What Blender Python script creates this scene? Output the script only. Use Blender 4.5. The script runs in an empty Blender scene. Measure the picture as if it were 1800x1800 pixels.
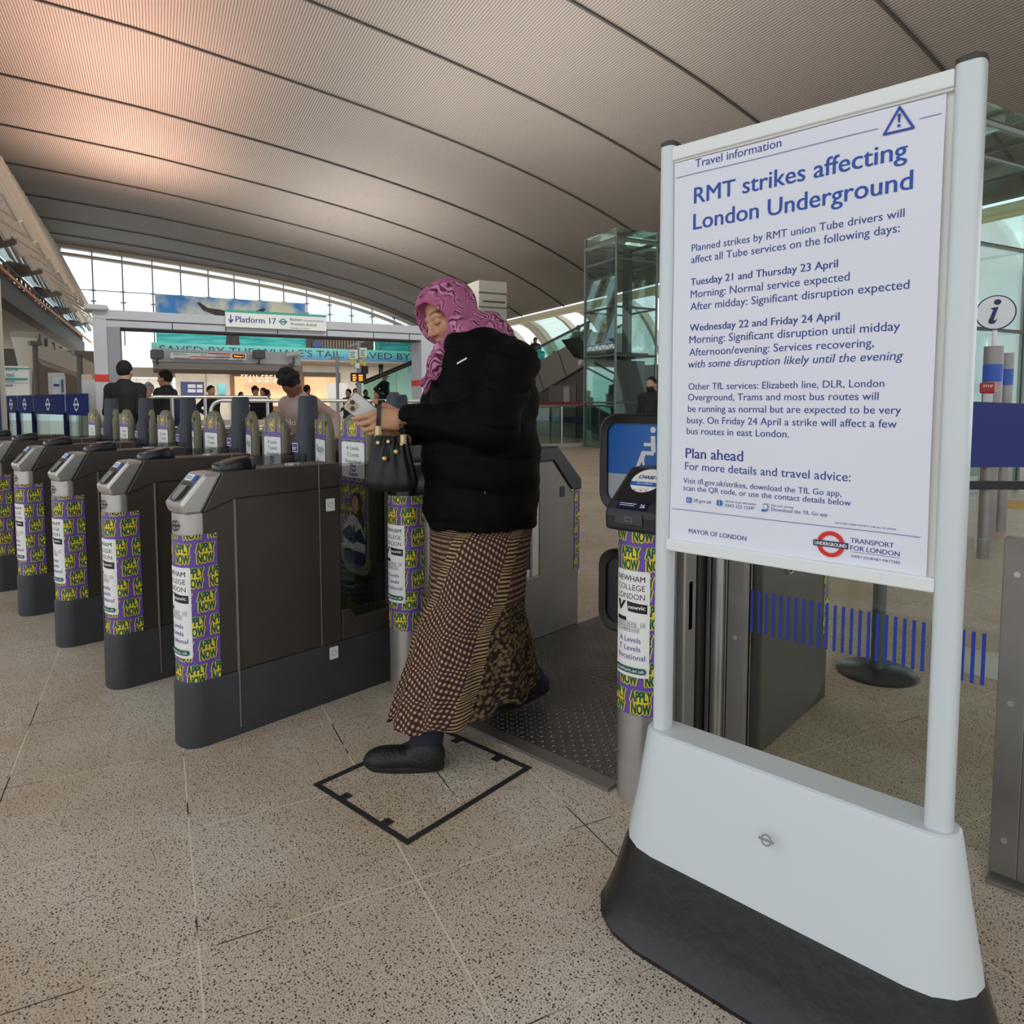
import bpy, bmesh, math, random
import numpy as np
from mathutils import Vector, Matrix
random.seed(7); np.random.seed(7)
S = bpy.context.scene; COL = S.collection
PI = math.pi
# ---------------------------------------------------------------- camera, sky, light, exposure
H = 1.30; FPX = 1225.0; PCY = 793.0; PITCH = math.radians(3.94); YAW = math.radians(42.9)
cd = bpy.data.cameras.new('camera'); cam = bpy.data.objects.new('camera', cd); COL.objects.link(cam)
cd.sensor_fit = 'HORIZONTAL'; cd.sensor_width = 36; cd.lens = FPX/1800*36; cd.shift_y = (PCY-900)/1800
cd.clip_start = .05; cd.clip_end = 600
cam.location = (0, 0, H); cam.rotation_euler = (PI/2-PITCH, 0, YAW); S.camera = cam
S.view_settings.view_transform = 'Standard'; S.view_settings.look = 'None'
S.view_settings.gamma = 1; S.view_settings.exposure = 0.5
S.cycles.max_bounces = 8; S.cycles.diffuse_bounces = 4; S.cycles.glossy_bounces = 4
S.cycles.transparent_max_bounces = 24; S.cycles.transmission_bounces = 8
S.cycles.use_denoising = True; S.cycles.sample_clamp_indirect = 4
w = bpy.data.worlds.new('overcast_sky'); S.world = w; w.use_nodes = True
nt = w.node_tree; nt.nodes.clear()
tc = nt.nodes.new('ShaderNodeTexCoord'); mp = nt.nodes.new('ShaderNodeMapping'); mp.inputs['Scale'].default_value = (2, 2, 7)
nz = nt.nodes.new('ShaderNodeTexNoise'); nz.inputs['Scale'].default_value = 2.2; nz.inputs['Detail'].default_value = 6
cr = nt.nodes.new('ShaderNodeValToRGB'); cr.color_ramp.elements[0].position = .38; cr.color_ramp.elements[0].color = (.70, .78, .85, 1)
cr.color_ramp.elements[1].position = .62; cr.color_ramp.elements[1].color = (.93, .96, 1, 1)
bg = nt.nodes.new('ShaderNodeBackground'); bg.inputs['Strength'].default_value = 1.12
wo = nt.nodes.new('ShaderNodeOutputWorld')
for a, b in ((tc.outputs['Generated'], mp.inputs[0]), (mp.outputs[0], nz.inputs['Vector']), (nz.outputs['Fac'], cr.inputs[0]), (cr.outputs[0], bg.inputs[0]), (bg.outputs[0], wo.inputs[0])): nt.links.new(a, b)

# ---------------------------------------------------------------- frames and pixel helpers (world metres out)
AL = YAW+math.radians(27)
LD = np.array([-math.sin(AL), math.cos(AL), 0.]); WD = np.array([math.cos(AL), math.sin(AL), 0.])   # along and across the hall
fwv = np.array([-math.sin(YAW)*math.cos(PITCH), math.cos(YAW)*math.cos(PITCH), -math.sin(PITCH)])
rtv = np.array([math.cos(YAW), math.sin(YAW), 0.]); upv = np.cross(rtv, fwv); CAM = np.array([0, 0, H])
def hall(L, W, z): return LD*L+WD*W+np.array([0, 0, z])
def ray(x, y): return fwv+rtv*(x-900)/FPX-upv*(y-PCY)/FPX
def onpl(x, y, p0, n):
    r = ray(x, y); n = np.asarray(n, float); return CAM+r*((np.asarray(p0)-CAM)@n)/(r@n)
def onY(x, y, Y): return onpl(x, y, [0, Y, 0], [0, 1, 0])
def onX(x, y, X): return onpl(x, y, [X, 0, 0], [1, 0, 0])
def onL(x, y, L): return onpl(x, y, LD*L, LD)
def onW(x, y, W): return onpl(x, y, WD*W, WD)
def ond(x, y, d): return CAM+ray(x, y)*d
def LWz(p): return float(p@LD), float(p@WD), float(p[2])

# ---------------------------------------------------------------- added fill lights, hung in mid-air without fixtures
def area(name, loc, aim, sx, sy, power, col):
    l = bpy.data.lights.new(name, 'AREA'); l.shape = 'RECTANGLE'; l.size = sx; l.size_y = sy; l.energy = power; l.color = col
    o = bpy.data.objects.new(name, l); COL.objects.link(o); o.location = tuple(loc); d = Vector(aim)-Vector(loc); o.rotation_euler = d.to_track_quat('-Z', 'Y').to_euler(); return o
for l0, pw in ((2, 330), (14, 480), (28, 560)):
    area('vault_fill', hall(l0, 6.5, 4.3), hall(l0, 6.6, 10), 10, 4, pw, (1, .97, .92))  # added fill to brighten the vault
for l0, pw in ((13, 170), (20, 270), (27, 300)):
    area('warm_vault_fill', hall(l0, -.9, 4.0), hall(l0, -.7, 9.8), 6, 2.2, pw, (1, .66, .52)).data.spread = math.radians(82)  # added warm fill for the pinkish patch on the vault
area('far_end_fill', hall(36, 6, 6.2), hall(47, 6, 1.0), 16, 1.5, 300, (1, .97, .93)).data.spread = math.radians(100)  # added fill brightening the far wall and fascia
area('bridge_fill', hall(46, 6, 3.75), hall(46.5, 6, 0), 18, 1, 260, (1, .94, .85))  # added fill under the bridge for the shop wall
area('portal_fill', hall(5, 2, 6.5), hall(11, 1.6, 1.5), 7, 1, 50, (1, .98, .95)).data.spread = math.radians(85)  # added front fill brightening the portal

# ---------------------------------------------------------------- materials
def lin(c):
    if isinstance(c, str): c = [int(c[i:i+2], 16)/255 for i in (0, 2, 4)]
    return tuple((x/12.92 if x <= .04045 else ((x+.055)/1.055)**2.4) for x in c)+(1,)
MC = {}
def M(name, col='808080', rough=.5, metal=0., noise=0, nscale=20, bump=0, bscale=60, emit=None, spec=.5, alpha=None, coat=0, dist=.02):
    if name in MC: return MC[name]
    m = bpy.data.materials.new(name); m.use_nodes = True; t = m.node_tree; b = t.nodes['Principled BSDF']
    c = lin(col); b.inputs['Base Color'].default_value = c; b.inputs['Roughness'].default_value = rough
    b.inputs['Metallic'].default_value = metal; b.inputs['Specular IOR Level'].default_value = spec; b.inputs['Coat Weight'].default_value = coat
    if noise or bump: tcn = t.nodes.new('ShaderNodeTexCoord')
    if noise:
        n = t.nodes.new('ShaderNodeTexNoise'); n.inputs['Scale'].default_value = nscale; n.inputs['Detail'].default_value = 5
        r = t.nodes.new('ShaderNodeValToRGB'); k = noise
        r.color_ramp.elements[0].position = .3; r.color_ramp.elements[1].position = .7
        r.color_ramp.elements[0].color = tuple(x*(1-k) for x in c[:3])+(1,); r.color_ramp.elements[1].color = tuple(min(1, x*(1+k)) for x in c[:3])+(1,)
        t.links.new(tcn.outputs['Object'], n.inputs['Vector']); t.links.new(n.outputs['Fac'], r.inputs[0]); t.links.new(r.outputs[0], b.inputs['Base Color'])
    if bump:
        n = t.nodes.new('ShaderNodeTexNoise'); n.inputs['Scale'].default_value = bscale; n.inputs['Detail'].default_value = 3
        bp = t.nodes.new('ShaderNodeBump'); bp.inputs['Strength'].default_value = bump; bp.inputs['Distance'].default_value = dist
        t.links.new(tcn.outputs['Object'], n.inputs['Vector']); t.links.new(n.outputs['Fac'], bp.inputs['Height']); t.links.new(bp.outputs[0], b.inputs['Normal'])
    if emit: b.inputs['Emission Color'].default_value = lin(emit[0]); b.inputs['Emission Strength'].default_value = emit[1]
    MC[name] = m; return m
def glass(name, tint, a, rough=.02):
    """thin pane: tinted see-through mixed with a mirror-like reflection"""
    if name in MC: return MC[name]
    m = bpy.data.materials.new(name); m.use_nodes = True; t = m.node_tree; t.nodes.clear()
    tr = t.nodes.new('ShaderNodeBsdfTransparent'); tr.inputs[0].default_value = lin(tint)
    gl = t.nodes.new('ShaderNodeBsdfGlossy'); gl.inputs['Roughness'].default_value = rough; gl.inputs[0].default_value = (.9, 1, .97, 1)
    fr = t.nodes.new('ShaderNodeLayerWeight'); fr.inputs[0].default_value = .25
    ma = t.nodes.new('ShaderNodeMath'); ma.operation = 'MULTIPLY_ADD'; ma.inputs[1].default_value = .5; ma.inputs[2].default_value = a
    mx = t.nodes.new('ShaderNodeMixShader'); o = t.nodes.new('ShaderNodeOutputMaterial')
    t.links.new(fr.outputs['Fresnel'], ma.inputs[0]); t.links.new(ma.outputs[0], mx.inputs[0]); t.links.new(tr.outputs[0], mx.inputs[1]); t.links.new(gl.outputs[0], mx.inputs[2]); t.links.new(mx.outputs[0], o.inputs[0])
    MC[name] = m; return m
def attr_mat(name, rough=.5, bump=0, bscale=80):
    m = M(name, '808080', rough, bump=bump, bscale=bscale); t = m.node_tree
    a = t.nodes.new('ShaderNodeVertexColor'); a.layer_name = 'Col'; t.links.new(a.outputs[0], t.nodes['Principled BSDF'].inputs['Base Color']); return m

# ---------------------------------------------------------------- mesh building
class MB:
    def __init__(s): s.v = []; s.f = []
    def add(s, v, f):
        o = len(s.v); s.v += [tuple(map(float, p)) for p in v]; s.f += [tuple(i+o for i in q) for q in f]; return s
    def box(s, a, b):
        (x0, y0, z0), (x1, y1, z1) = a, b
        v = [(x0, y0, z0), (x1, y0, z0), (x1, y1, z0), (x0, y1, z0), (x0, y0, z1), (x1, y0, z1), (x1, y1, z1), (x0, y1, z1)]
        return s.add(v, [(3, 2, 1, 0), (4, 5, 6, 7), (0, 1, 5, 4), (1, 2, 6, 5), (2, 3, 7, 6), (3, 0, 4, 7)])
    def hbox(s, a, b):
        """box between two corners given as (L, W, z) of the hall"""
        (l0, w0, z0), (l1, w1, z1) = a, b
        v = [hall(l, w_, z) for z in (z0, z1) for l, w_ in ((l0, w0), (l0, w1), (l1, w1), (l1, w0))]
        return s.add(v, [(3, 2, 1, 0), (4, 5, 6, 7), (0, 1, 5, 4), (1, 2, 6, 5), (2, 3, 7, 6), (3, 0, 4, 7)])
    def quad(s, a, b, c, d): return s.add([a, b, c, d], [(0, 1, 2, 3)])
    def slab(s, pts, n):
        """polygon in 3D given thickness along vector n"""
        k = len(pts); n = np.asarray(n, float); P = [np.asarray(p, float) for p in pts]
        return s.add(P+[p+n for p in P], [tuple(range(k))[::-1], tuple(range(k, 2*k))]+[(i, (i+1) % k, (i+1) % k+k, i+k) for i in range(k)])
    def tube(s, path, r, n=10, cap=True):
        P = [np.asarray(p, float) for p in path]; R = r if isinstance(r, (list, tuple)) else [r]*len(P)
        vs = []; fs = []; up = None
        for i, p in enumerate(P):
            d = P[min(i+1, len(P)-1)]-P[max(i-1, 0)]; d /= (np.linalg.norm(d)+1e-12)
            if up is None:
                up = np.array([0, 0, 1.]) if abs(d[2]) < .9 else np.array([1., 0, 0])
            a = np.cross(d, up); a /= np.linalg.norm(a); b = np.cross(a, d); up = b
            for k in range(n):
                t = 2*PI*k/n; vs.append(p+R[i]*(math.cos(t)*a+math.sin(t)*b))
        for i in range(len(P)-1):
            for k in range(n): fs.append((i*n+k, i*n+(k+1) % n, (i+1)*n+(k+1) % n, (i+1)*n+k))
        if cap: fs += [tuple(range(n))[::-1], tuple(range((len(P)-1)*n, len(P)*n))]
        return s.add(vs, fs)
    def loft(s, rings, cap=True):
        n = len(rings[0]); vs = [p for r in rings for p in r]; fs = []
        for i in range(len(rings)-1):
            for k in range(n): fs.append((i*n+k, i*n+(k+1) % n, (i+1)*n+(k+1) % n, (i+1)*n+k))
        if cap: fs += [tuple(range(n))[::-1], tuple(range((len(rings)-1)*n, len(rings)*n))]
        return s.add(vs, fs)
    def cyl(s, c, r, z0, z1, n=24, r2=None):
        return s.loft([[(c[0]+rr*math.cos(2*PI*k/n), c[1]+rr*math.sin(2*PI*k/n), z) for k in range(n)] for z, rr in ((z0, r), (z1, r if r2 is None else r2))])
    def lathe(s, c, prof, n=28): return s.loft([[(c[0]+r*math.cos(2*PI*k/n), c[1]+r*math.sin(2*PI*k/n), c[2]+z) for k in range(n)] for r, z in prof])
    def sphere(s, c, r, n=12, sc=(1, 1, 1)):
        return s.loft([[(c[0]+sc[0]*r*math.sin(PI*i/n)*math.cos(2*PI*k/(2*n)), c[1]+sc[1]*r*math.sin(PI*i/n)*math.sin(2*PI*k/(2*n)), c[2]-sc[2]*r*math.cos(PI*i/n)) for k in range(2*n)] for i in [.02]+list(range(1, n))+[n-.02]])
def me_of(name, mb, mat, smooth=False):
    me = bpy.data.meshes.new(name); me.from_pydata([tuple(v) for v in mb.v], [], mb.f); me.update()
    for m in (mat if isinstance(mat, (list, tuple)) else [mat]): me.materials.append(m)
    b = bmesh.new(); b.from_mesh(me); bmesh.ops.recalc_face_normals(b, faces=b.faces); b.to_mesh(me); b.free()
    if smooth: me.shade_smooth()
    return me
def build(name, mb, mat, parent=None, smooth=False, bevel=0, local=False, auto=None, label=None):
    """ONE mesh object; vertices given in world metres unless local"""
    if parent is not None and not local:
        inv = np.array(wm(parent).inverted()); V = np.c_[np.array(mb.v), np.ones(len(mb.v))]@inv.T; mb.v = [tuple(v[:3]) for v in V]
    me = me_of(name, mb, mat, smooth)
    if auto: me.shade_smooth(); me.set_sharp_from_angle(angle=math.radians(auto))
    o = bpy.data.objects.new(name, me); COL.objects.link(o)
    if parent is not None: o.parent = parent
    if bevel:
        md = o.modifiers.new('bevel', 'BEVEL'); md.width = bevel; md.segments = 2; md.limit_method = 'ANGLE'; md.angle_limit = math.radians(40)
    if label: o['label'] = label
    return o
def wm(o):
    m = Matrix.LocRotScale(o.location, o.rotation_euler, o.scale)
    return wm(o.parent)@m if o.parent else m
def tag(o, label=None, cat=None, group=None, kind=None):
    if label: o['label'] = label
    if cat: o['category'] = cat
    if group: o['group'] = group
    if kind: o['kind'] = kind
    return o
def thing(name, label, cat, loc=(0, 0, 0), rz=0, group=None):
    o = bpy.data.objects.new(name, None); COL.objects.link(o); o.location = tuple(map(float, loc)); o.rotation_euler = (0, 0, rz); o.empty_display_size = .1
    return tag(o, label, cat, group)
def struct(name, mb, mat, label=None, **k):
    return tag(build(name, mb, mat, **k), label, None, None, 'structure')
def dup(o, parent=None):
    c = o.copy(); COL.objects.link(c)
    if parent is not None: c.parent = parent
    for ch in list(o.children): dup(ch, c)
    return c

# ---------------------------------------------------------------- lettering: flat glyph meshes
TXC = {}
def glyphs(s, bold=0., shear=0., res=3):
    key = (s, round(bold, 4), shear, res)
    if key in TXC: return TXC[key]
    cu = bpy.data.curves.new('t', 'FONT'); cu.body = s; cu.size = 1; cu.offset = bold; cu.shear = shear; cu.resolution_u = res
    o = bpy.data.objects.new('t', cu); COL.objects.link(o)
    dg = bpy.context.evaluated_depsgraph_get(); dg.update()
    me = bpy.data.meshes.new_from_object(o.evaluated_get(dg))
    V = np.array([v.co[:2] for v in me.vertices]).reshape(-1, 2); Fc = [tuple(p.vertices) for p in me.polygons]
    bpy.data.objects.remove(o); bpy.data.curves.remove(cu); bpy.data.meshes.remove(me)
    TXC[key] = (V, Fc); return TXC[key]
class Flat:
    """2-D layer of shapes that can be clipped, cut and laid on any surface"""
    def __init__(s): s.v = []; s.f = []; s.n = 0
    def add(s, V, Fc, k=None):
        if k is None: s.n += 1; k = 9+s.n % 6          # overprints lie a hair above one another
        o = len(s.v); s.v += [(float(q[0]), float(q[1]), float(q[2]) if len(q) > 2 else float(k)) for q in V]; s.f += [tuple(i+o for i in q) for q in Fc]; return s
    def text(s, t, x, y, size=None, width=None, bold=0., shear=0., align='L', res=3, hscale=1.):
        V, Fc = glyphs(t, 0, shear, res)
        if not len(V): return s
        w0 = V[:, 0].max()-V[:, 0].min()
        if size is None: size = width/w0
        sx = size*hscale if width is None else width/w0
        U = (V-[V[:, 0].min(), 0])*[sx, size]; tw = w0*sx
        U = U+[x-(tw/2 if align == 'C' else tw if align == 'R' else 0), y]; b = bold*size      # weight by overprinting
        for k_, (dx, dy) in enumerate([(0, 0)]+[(b*math.cos(k*PI/4), b*math.sin(k*PI/4)) for k in range(8)] if bold > .05 else ((-b, -b), (b, b), (-b, b), (b, -b), (0, 0)) if bold > .024 else ((-b, 0), (b, 0)) if bold > 0 else ((0, 0),)): s.add(U+[dx, dy], Fc, k_)
        return s
    def rect(s, x0, y0, x1, y1, r=0, n=5):
        if r <= 0: return s.add([(x0, y0), (x1, y0), (x1, y1), (x0, y1)], [(0, 1, 2, 3)])
        P = []
        for cx, cy, a in ((x1-r, y0+r, -PI/2), (x1-r, y1-r, 0), (x0+r, y1-r, PI/2), (x0+r, y0+r, PI)):
            for k in range(n+1): t = a+PI/2*k/n; P.append((cx+r*math.cos(t), cy+r*math.sin(t)))
        return s.add(P, [tuple(range(len(P)))])
    def poly(s, P): return s.add(P, [tuple(range(len(P)))])
    def ring(s, cx, cy, r0, r1, n=40, a0=0, a1=2*PI):
        P = []; k = n+1
        for i in range(k):
            t = a0+(a1-a0)*i/n; P += [(cx+r0*math.cos(t), cy+r0*math.sin(t)), (cx+r1*math.cos(t), cy+r1*math.sin(t))]
        return s.add(P, [(2*i, 2*i+1, 2*i+3, 2*i+2) for i in range(n)])
    def disc(s, cx, cy, rx, ry=None, n=28): ry = ry or rx; return s.poly([(cx+rx*math.cos(2*PI*i/n), cy+ry*math.sin(2*PI*i/n)) for i in range(n)])
    def line(s, a, b, t):
        a = np.array(a, float); b = np.array(b, float); d = (b-a)/np.linalg.norm(b-a); n = np.array([-d[1], d[0]])*t/2; return s.poly([a-n, b-n, b+n, a+n])
    def cut(s, rect=None, step=None):
        b = bmesh.new(); vs = [b.verts.new(q) for q in s.v]
        for q in s.f:
            try: b.faces.new([vs[i] for i in q])
            except ValueError: pass
        def bis(co, no, outer): bmesh.ops.bisect_plane(b, geom=b.verts[:]+b.edges[:]+b.faces[:], plane_co=co, plane_no=no, clear_outer=outer)
        if rect:
            x0, y0, x1, y1 = rect; bis((x0, 0, 0), (-1, 0, 0), True); bis((x1, 0, 0), (1, 0, 0), True); bis((0, y0, 0), (0, -1, 0), True); bis((0, y1, 0), (0, 1, 0), True)
        if step and b.verts:
            xs = [v.co.x for v in b.verts]; x = (math.floor(min(xs)/step)+1)*step
            while x < max(xs): bis((x, 0, 0), (1, 0, 0), False); x += step
        b.verts.index_update(); s.v = [tuple(v.co) for v in b.verts]; s.f = [tuple(v.index for v in f.verts) for f in b.faces]; b.free(); return s
    def lay(s, fn):
        m = MB(); m.v = [tuple(fn(x, y)) for x, y, _ in s.v]; m.f = list(s.f); return m
def plane_fn(o, ux, uy, lift=0.):
    o, ux, uy = (np.asarray(t, float) for t in (o, ux, uy)); n = np.cross(ux, uy); n = n/np.linalg.norm(n)*lift
    return lambda x, y: o+ux*x+uy*y+n

# ---------------------------------------------------------------- soft shapes (signed distance -> one smooth mesh)
def rc(a, ra, b, rb):
    a = np.asarray(a, float); b = np.asarray(b, float)
    def f(P):
        ba = b-a; t = np.clip((P-a)@ba/(ba@ba+1e-12), 0, 1); return np.linalg.norm(P-a-t[..., None]*ba, axis=-1)-(ra+(rb-ra)*t)
    return f
def ell(c, r, R=None):
    c = np.asarray(c, float); r = np.asarray(r, float)
    def f(P):
        q = P-c
        if R is not None: q = q@R
        k0 = np.linalg.norm(q/r, axis=-1); k1 = np.linalg.norm(q/(r*r), axis=-1); return k0*(k0-1)/(k1+1e-9)
    return f
def su(k, *fs):
    def f(P):
        d = fs[0](P)
        for g in fs[1:]:
            e = g(P); h = np.clip(.5+.5*(e-d)/k, 0, 1); d = e*(1-h)+d*h-k*h*(1-h)
        return d
    return f
def sub(k, a, b):
    def f(P):
        d = a(P); e = -b(P); h = np.clip(.5-.5*(d-e)/k, 0, 1); return d*(1-h)+e*h+k*h*(1-h)
    return f
def inter(a, b): return lambda P: np.maximum(a(P), b(P))
def half(p, n):
    p = np.asarray(p, float); n = np.asarray(n, float)/np.linalg.norm(n); return lambda P: (P-p)@n
def xf(f, R, o):
    """f in local axes R (columns) at o"""
    R = np.asarray(R, float); o = np.asarray(o, float); return lambda P: f((P-o)@R)
def shell(f, t): return lambda P: np.abs(f(P))-t
def nets(f, lo, hi, h, blk=4):
    lo = np.asarray(lo, float); n = np.ceil((np.asarray(hi)-lo)/(h*blk)).astype(int)*blk+1
    nc = (n-1)//blk
    cg = np.stack(np.meshgrid(*[np.arange(k) for k in nc], indexing='ij'), -1).reshape(-1, 3)
    cc = lo+(cg+.5)*h*blk; dc = f(cc)
    G = np.repeat(np.repeat(np.repeat(dc.reshape(nc).astype(np.float32), blk, 0), blk, 1), blk, 2)
    G = np.pad(G, ((0, 1),)*3, mode='edge')
    act = cg[np.abs(dc) < h*blk*1.6]
    off = np.stack(np.meshgrid(*[np.arange(blk+1)]*3, indexing='ij'), -1).reshape(-1, 3)
    for i in range(0, len(act), 4000):
        I = (act[i:i+4000, None, :]*blk+off[None]).reshape(-1, 3); G[I[:, 0], I[:, 1], I[:, 2]] = f(lo+I*h)
    ins = G < 0
    s = np.zeros(tuple(k-1 for k in n), np.int8)
    cor = [(i, j, k) for i in (0, 1) for j in (0, 1) for k in (0, 1)]
    sl = lambda A, c: A[c[0]:A.shape[0]-1+c[0], c[1]:A.shape[1]-1+c[1], c[2]:A.shape[2]-1+c[2]]
    for c in cor: s += sl(ins, c)
    cells = np.argwhere((s > 0) & (s < 8)); idm = np.full(s.shape, -1, np.int32); idm[tuple(cells.T)] = np.arange(len(cells))
    acc = np.zeros((len(cells), 3)); cnt = np.zeros(len(cells))
    for c in cor:
        for ax in range(3):
            if c[ax]: continue
            c2 = list(c); c2[ax] = 1
            a = G[tuple((cells+c).T)]; b = G[tuple((cells+c2).T)]; mk = (a < 0) != (b < 0)
            t = np.where(mk, a/(a-b+1e-12), 0); p = np.tile(np.array(c, float), (len(cells), 1)); p[:, ax] = t
            acc += p*mk[:, None]; cnt += mk
    V = lo+(cells+acc/cnt[:, None])*h; Fs = []
    for ax in range(3):
        a = np.moveaxis(ins, ax, 0); d = a[:-1] != a[1:]; I = np.argwhere(d); sg = a[:-1][tuple(I.T)]
        mk = (I[:, 1] > 0) & (I[:, 2] > 0) & (I[:, 1] < a.shape[1]-1) & (I[:, 2] < a.shape[2]-1); I = I[mk]; sg = sg[mk]
        m = np.moveaxis(idm, ax, 0)
        q = np.stack([m[I[:, 0], I[:, 1]-1, I[:, 2]-1], m[I[:, 0], I[:, 1], I[:, 2]-1], m[I[:, 0], I[:, 1], I[:, 2]], m[I[:, 0], I[:, 1]-1, I[:, 2]]], 1)
        fl = ~sg if ax != 1 else sg; q[fl] = q[fl][:, ::-1]; Fs.append(q)
    return V, np.concatenate(Fs)
def soft(name, f, lo, hi, h, mat, parent, iters=1, col=None, local=False, label=None):
    V, Q = nets(f, lo, hi, h)
    if parent is not None and not local:
        inv = np.array(wm(parent).inverted()); Vl = (np.c_[V, np.ones(len(V))]@inv.T)[:, :3]
    else: Vl = V
    me = bpy.data.meshes.new(name); me.from_pydata(Vl.tolist(), [], Q.tolist()); me.update()
    me.materials.append(mat); me.shade_smooth()
    b = bmesh.new(); b.from_mesh(me); bmesh.ops.recalc_face_normals(b, faces=b.faces)
    for _ in range(iters): bmesh.ops.smooth_vert(b, verts=b.verts, factor=.5, use_axis_x=True, use_axis_y=True, use_axis_z=True)
    b.to_mesh(me); b.free()
    if col is not None:
        at = me.color_attributes.new('Col', 'FLOAT_COLOR', 'POINT'); C = col(V); at.data.foreach_set('color', np.c_[C, np.ones(len(C))].astype(np.float32).ravel())
    o = bpy.data.objects.new(name, me); COL.objects.link(o); o.parent = parent
    if label: o['label'] = label
    return o
# ---------------------------------------------------------------- setting
def floor_mat():
    m = M('terrazzo', 'b0a698', .42, spec=.4); t = m.node_tree; b = t.nodes['Principled BSDF']; N = t.nodes.new; L = t.links.new
    tcn = N('ShaderNodeTexCoord'); mp = N('ShaderNodeMapping'); mp.inputs['Rotation'].default_value = (0, 0, -math.atan2(WD[1], WD[0])); L(tcn.outputs['Object'], mp.inputs[0])
    sp = N('ShaderNodeSeparateXYZ'); L(mp.outputs[0], sp.inputs[0])     # x = across hall (W), y = along hall (L)
    def joint(sock, off, pitch, wid):
        a = N('ShaderNodeMath'); a.operation = 'SUBTRACT'; a.inputs[1].default_value = off-pitch*100; L(sock, a.inputs[0])
        d = N('ShaderNodeMath'); d.operation = 'PINGPONG'; d.inputs[1].default_value = pitch/2; L(a.outputs[0], d.inputs[0])
        c = N('ShaderNodeMath'); c.operation = 'LESS_THAN'; c.inputs[1].default_value = wid; L(d.outputs[0], c.inputs[0]); return c.outputs[0]
    j1 = joint(sp.outputs[0], .05, .545, .0022); j2 = joint(sp.outputs[1], 1.74, .53, .0018)
    jm = N('ShaderNodeMath'); jm.operation = 'MAXIMUM'; L(j1, jm.inputs[0]); L(j2, jm.inputs[1])
    def noise(sc, det=2., rgh=.5):
        n = N('ShaderNodeTexNoise'); n.inputs['Scale'].default_value = sc; n.inputs['Detail'].default_value = det; n.inputs['Roughness'].default_value = rgh; L(tcn.outputs['Object'], n.inputs['Vector']); return n.outputs['Fac']
    def ramp(s, p0, c0, p1, c1):
        r = N('ShaderNodeValToRGB'); r.color_ramp.elements[0].position = p0; r.color_ramp.elements[1].position = p1; r.color_ramp.elements[0].color = c0; r.color_ramp.elements[1].color = c1; L(s, r.inputs[0]); return r.outputs[0]
    def mix(f, a, bb, typ='MIX'):
        x = N('ShaderNodeMix'); x.data_type = 'RGBA'; x.blend_type = typ
        if isinstance(f, float): x.inputs[0].default_value = f
        else: L(f, x.inputs[0])
        for i, s in ((6, a), (7, bb)):
            if isinstance(s, tuple): x.inputs[i].default_value = s
            else: L(s, x.inputs[i])
        return x.outputs[2]
    base = ramp(noise(1.3, 5, .6), .38, lin('dfd2c0'), .68, lin('c9b292'))
    spk = ramp(noise(230, 1., .5), .37, (0, 0, 0, 1), .45, (1, 1, 1, 1))
    v = N('ShaderNodeTexVoronoi'); v.inputs['Scale'].default_value = 120; L(tcn.outputs['Object'], v.inputs['Vector'])
    chip = ramp(v.outputs['Distance'], .26, (0, 0, 0, 1), .36, (1, 1, 1, 1))
    vr = N('ShaderNodeSeparateColor'); L(v.outputs['Color'], vr.inputs[0])
    pick = N('ShaderNodeMath'); pick.operation = 'GREATER_THAN'; pick.inputs[1].default_value = .55; L(vr.outputs[0], pick.inputs[0])
    chipm = mix(pick.outputs[0], (1, 1, 1, 1), chip)
    c = mix(spk, lin('6f6862'), base); c = mix(chipm, lin('3b3735'), c)
    v2 = N('ShaderNodeTexVoronoi'); v2.inputs['Scale'].default_value = 150; L(tcn.outputs['Object'], v2.inputs['Vector'])
    lt = ramp(v2.outputs['Distance'], .12, (1, 1, 1, 1), .2, (0, 0, 0, 1)); c = mix(lt, c, lin('e2d9c8'))
    jc = ramp(noise(3.3, 2), .42, lin('3a3532'), .47, lin('e8dcc6'))
    c = mix(jm.outputs[0], c, jc)
    L(c, b.inputs['Base Color'])
    rr = N('ShaderNodeMapRange'); rr.inputs[3].default_value = .3; rr.inputs[4].default_value = .5; L(noise(7, 3), rr.inputs[0]); L(rr.outputs[0], b.inputs['Roughness'])
    return m
fl = MB(); fl.add([hall(-14, -30, 0), hall(-14, 26, 0), hall(60, 26, 0), hall(60, -30, 0), hall(-14, -30, -.25), hall(-14, 26, -.25), hall(60, 26, -.25), hall(60, -30, -.25)],
                 [(0, 1, 2, 3), (7, 6, 5, 4), (0, 4, 5, 1), (1, 5, 6, 2), (2, 6, 7, 3), (3, 7, 4, 0)])
struct('floor', fl, floor_mat(), 'speckled beige terrazzo floor with pale joints')

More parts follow.
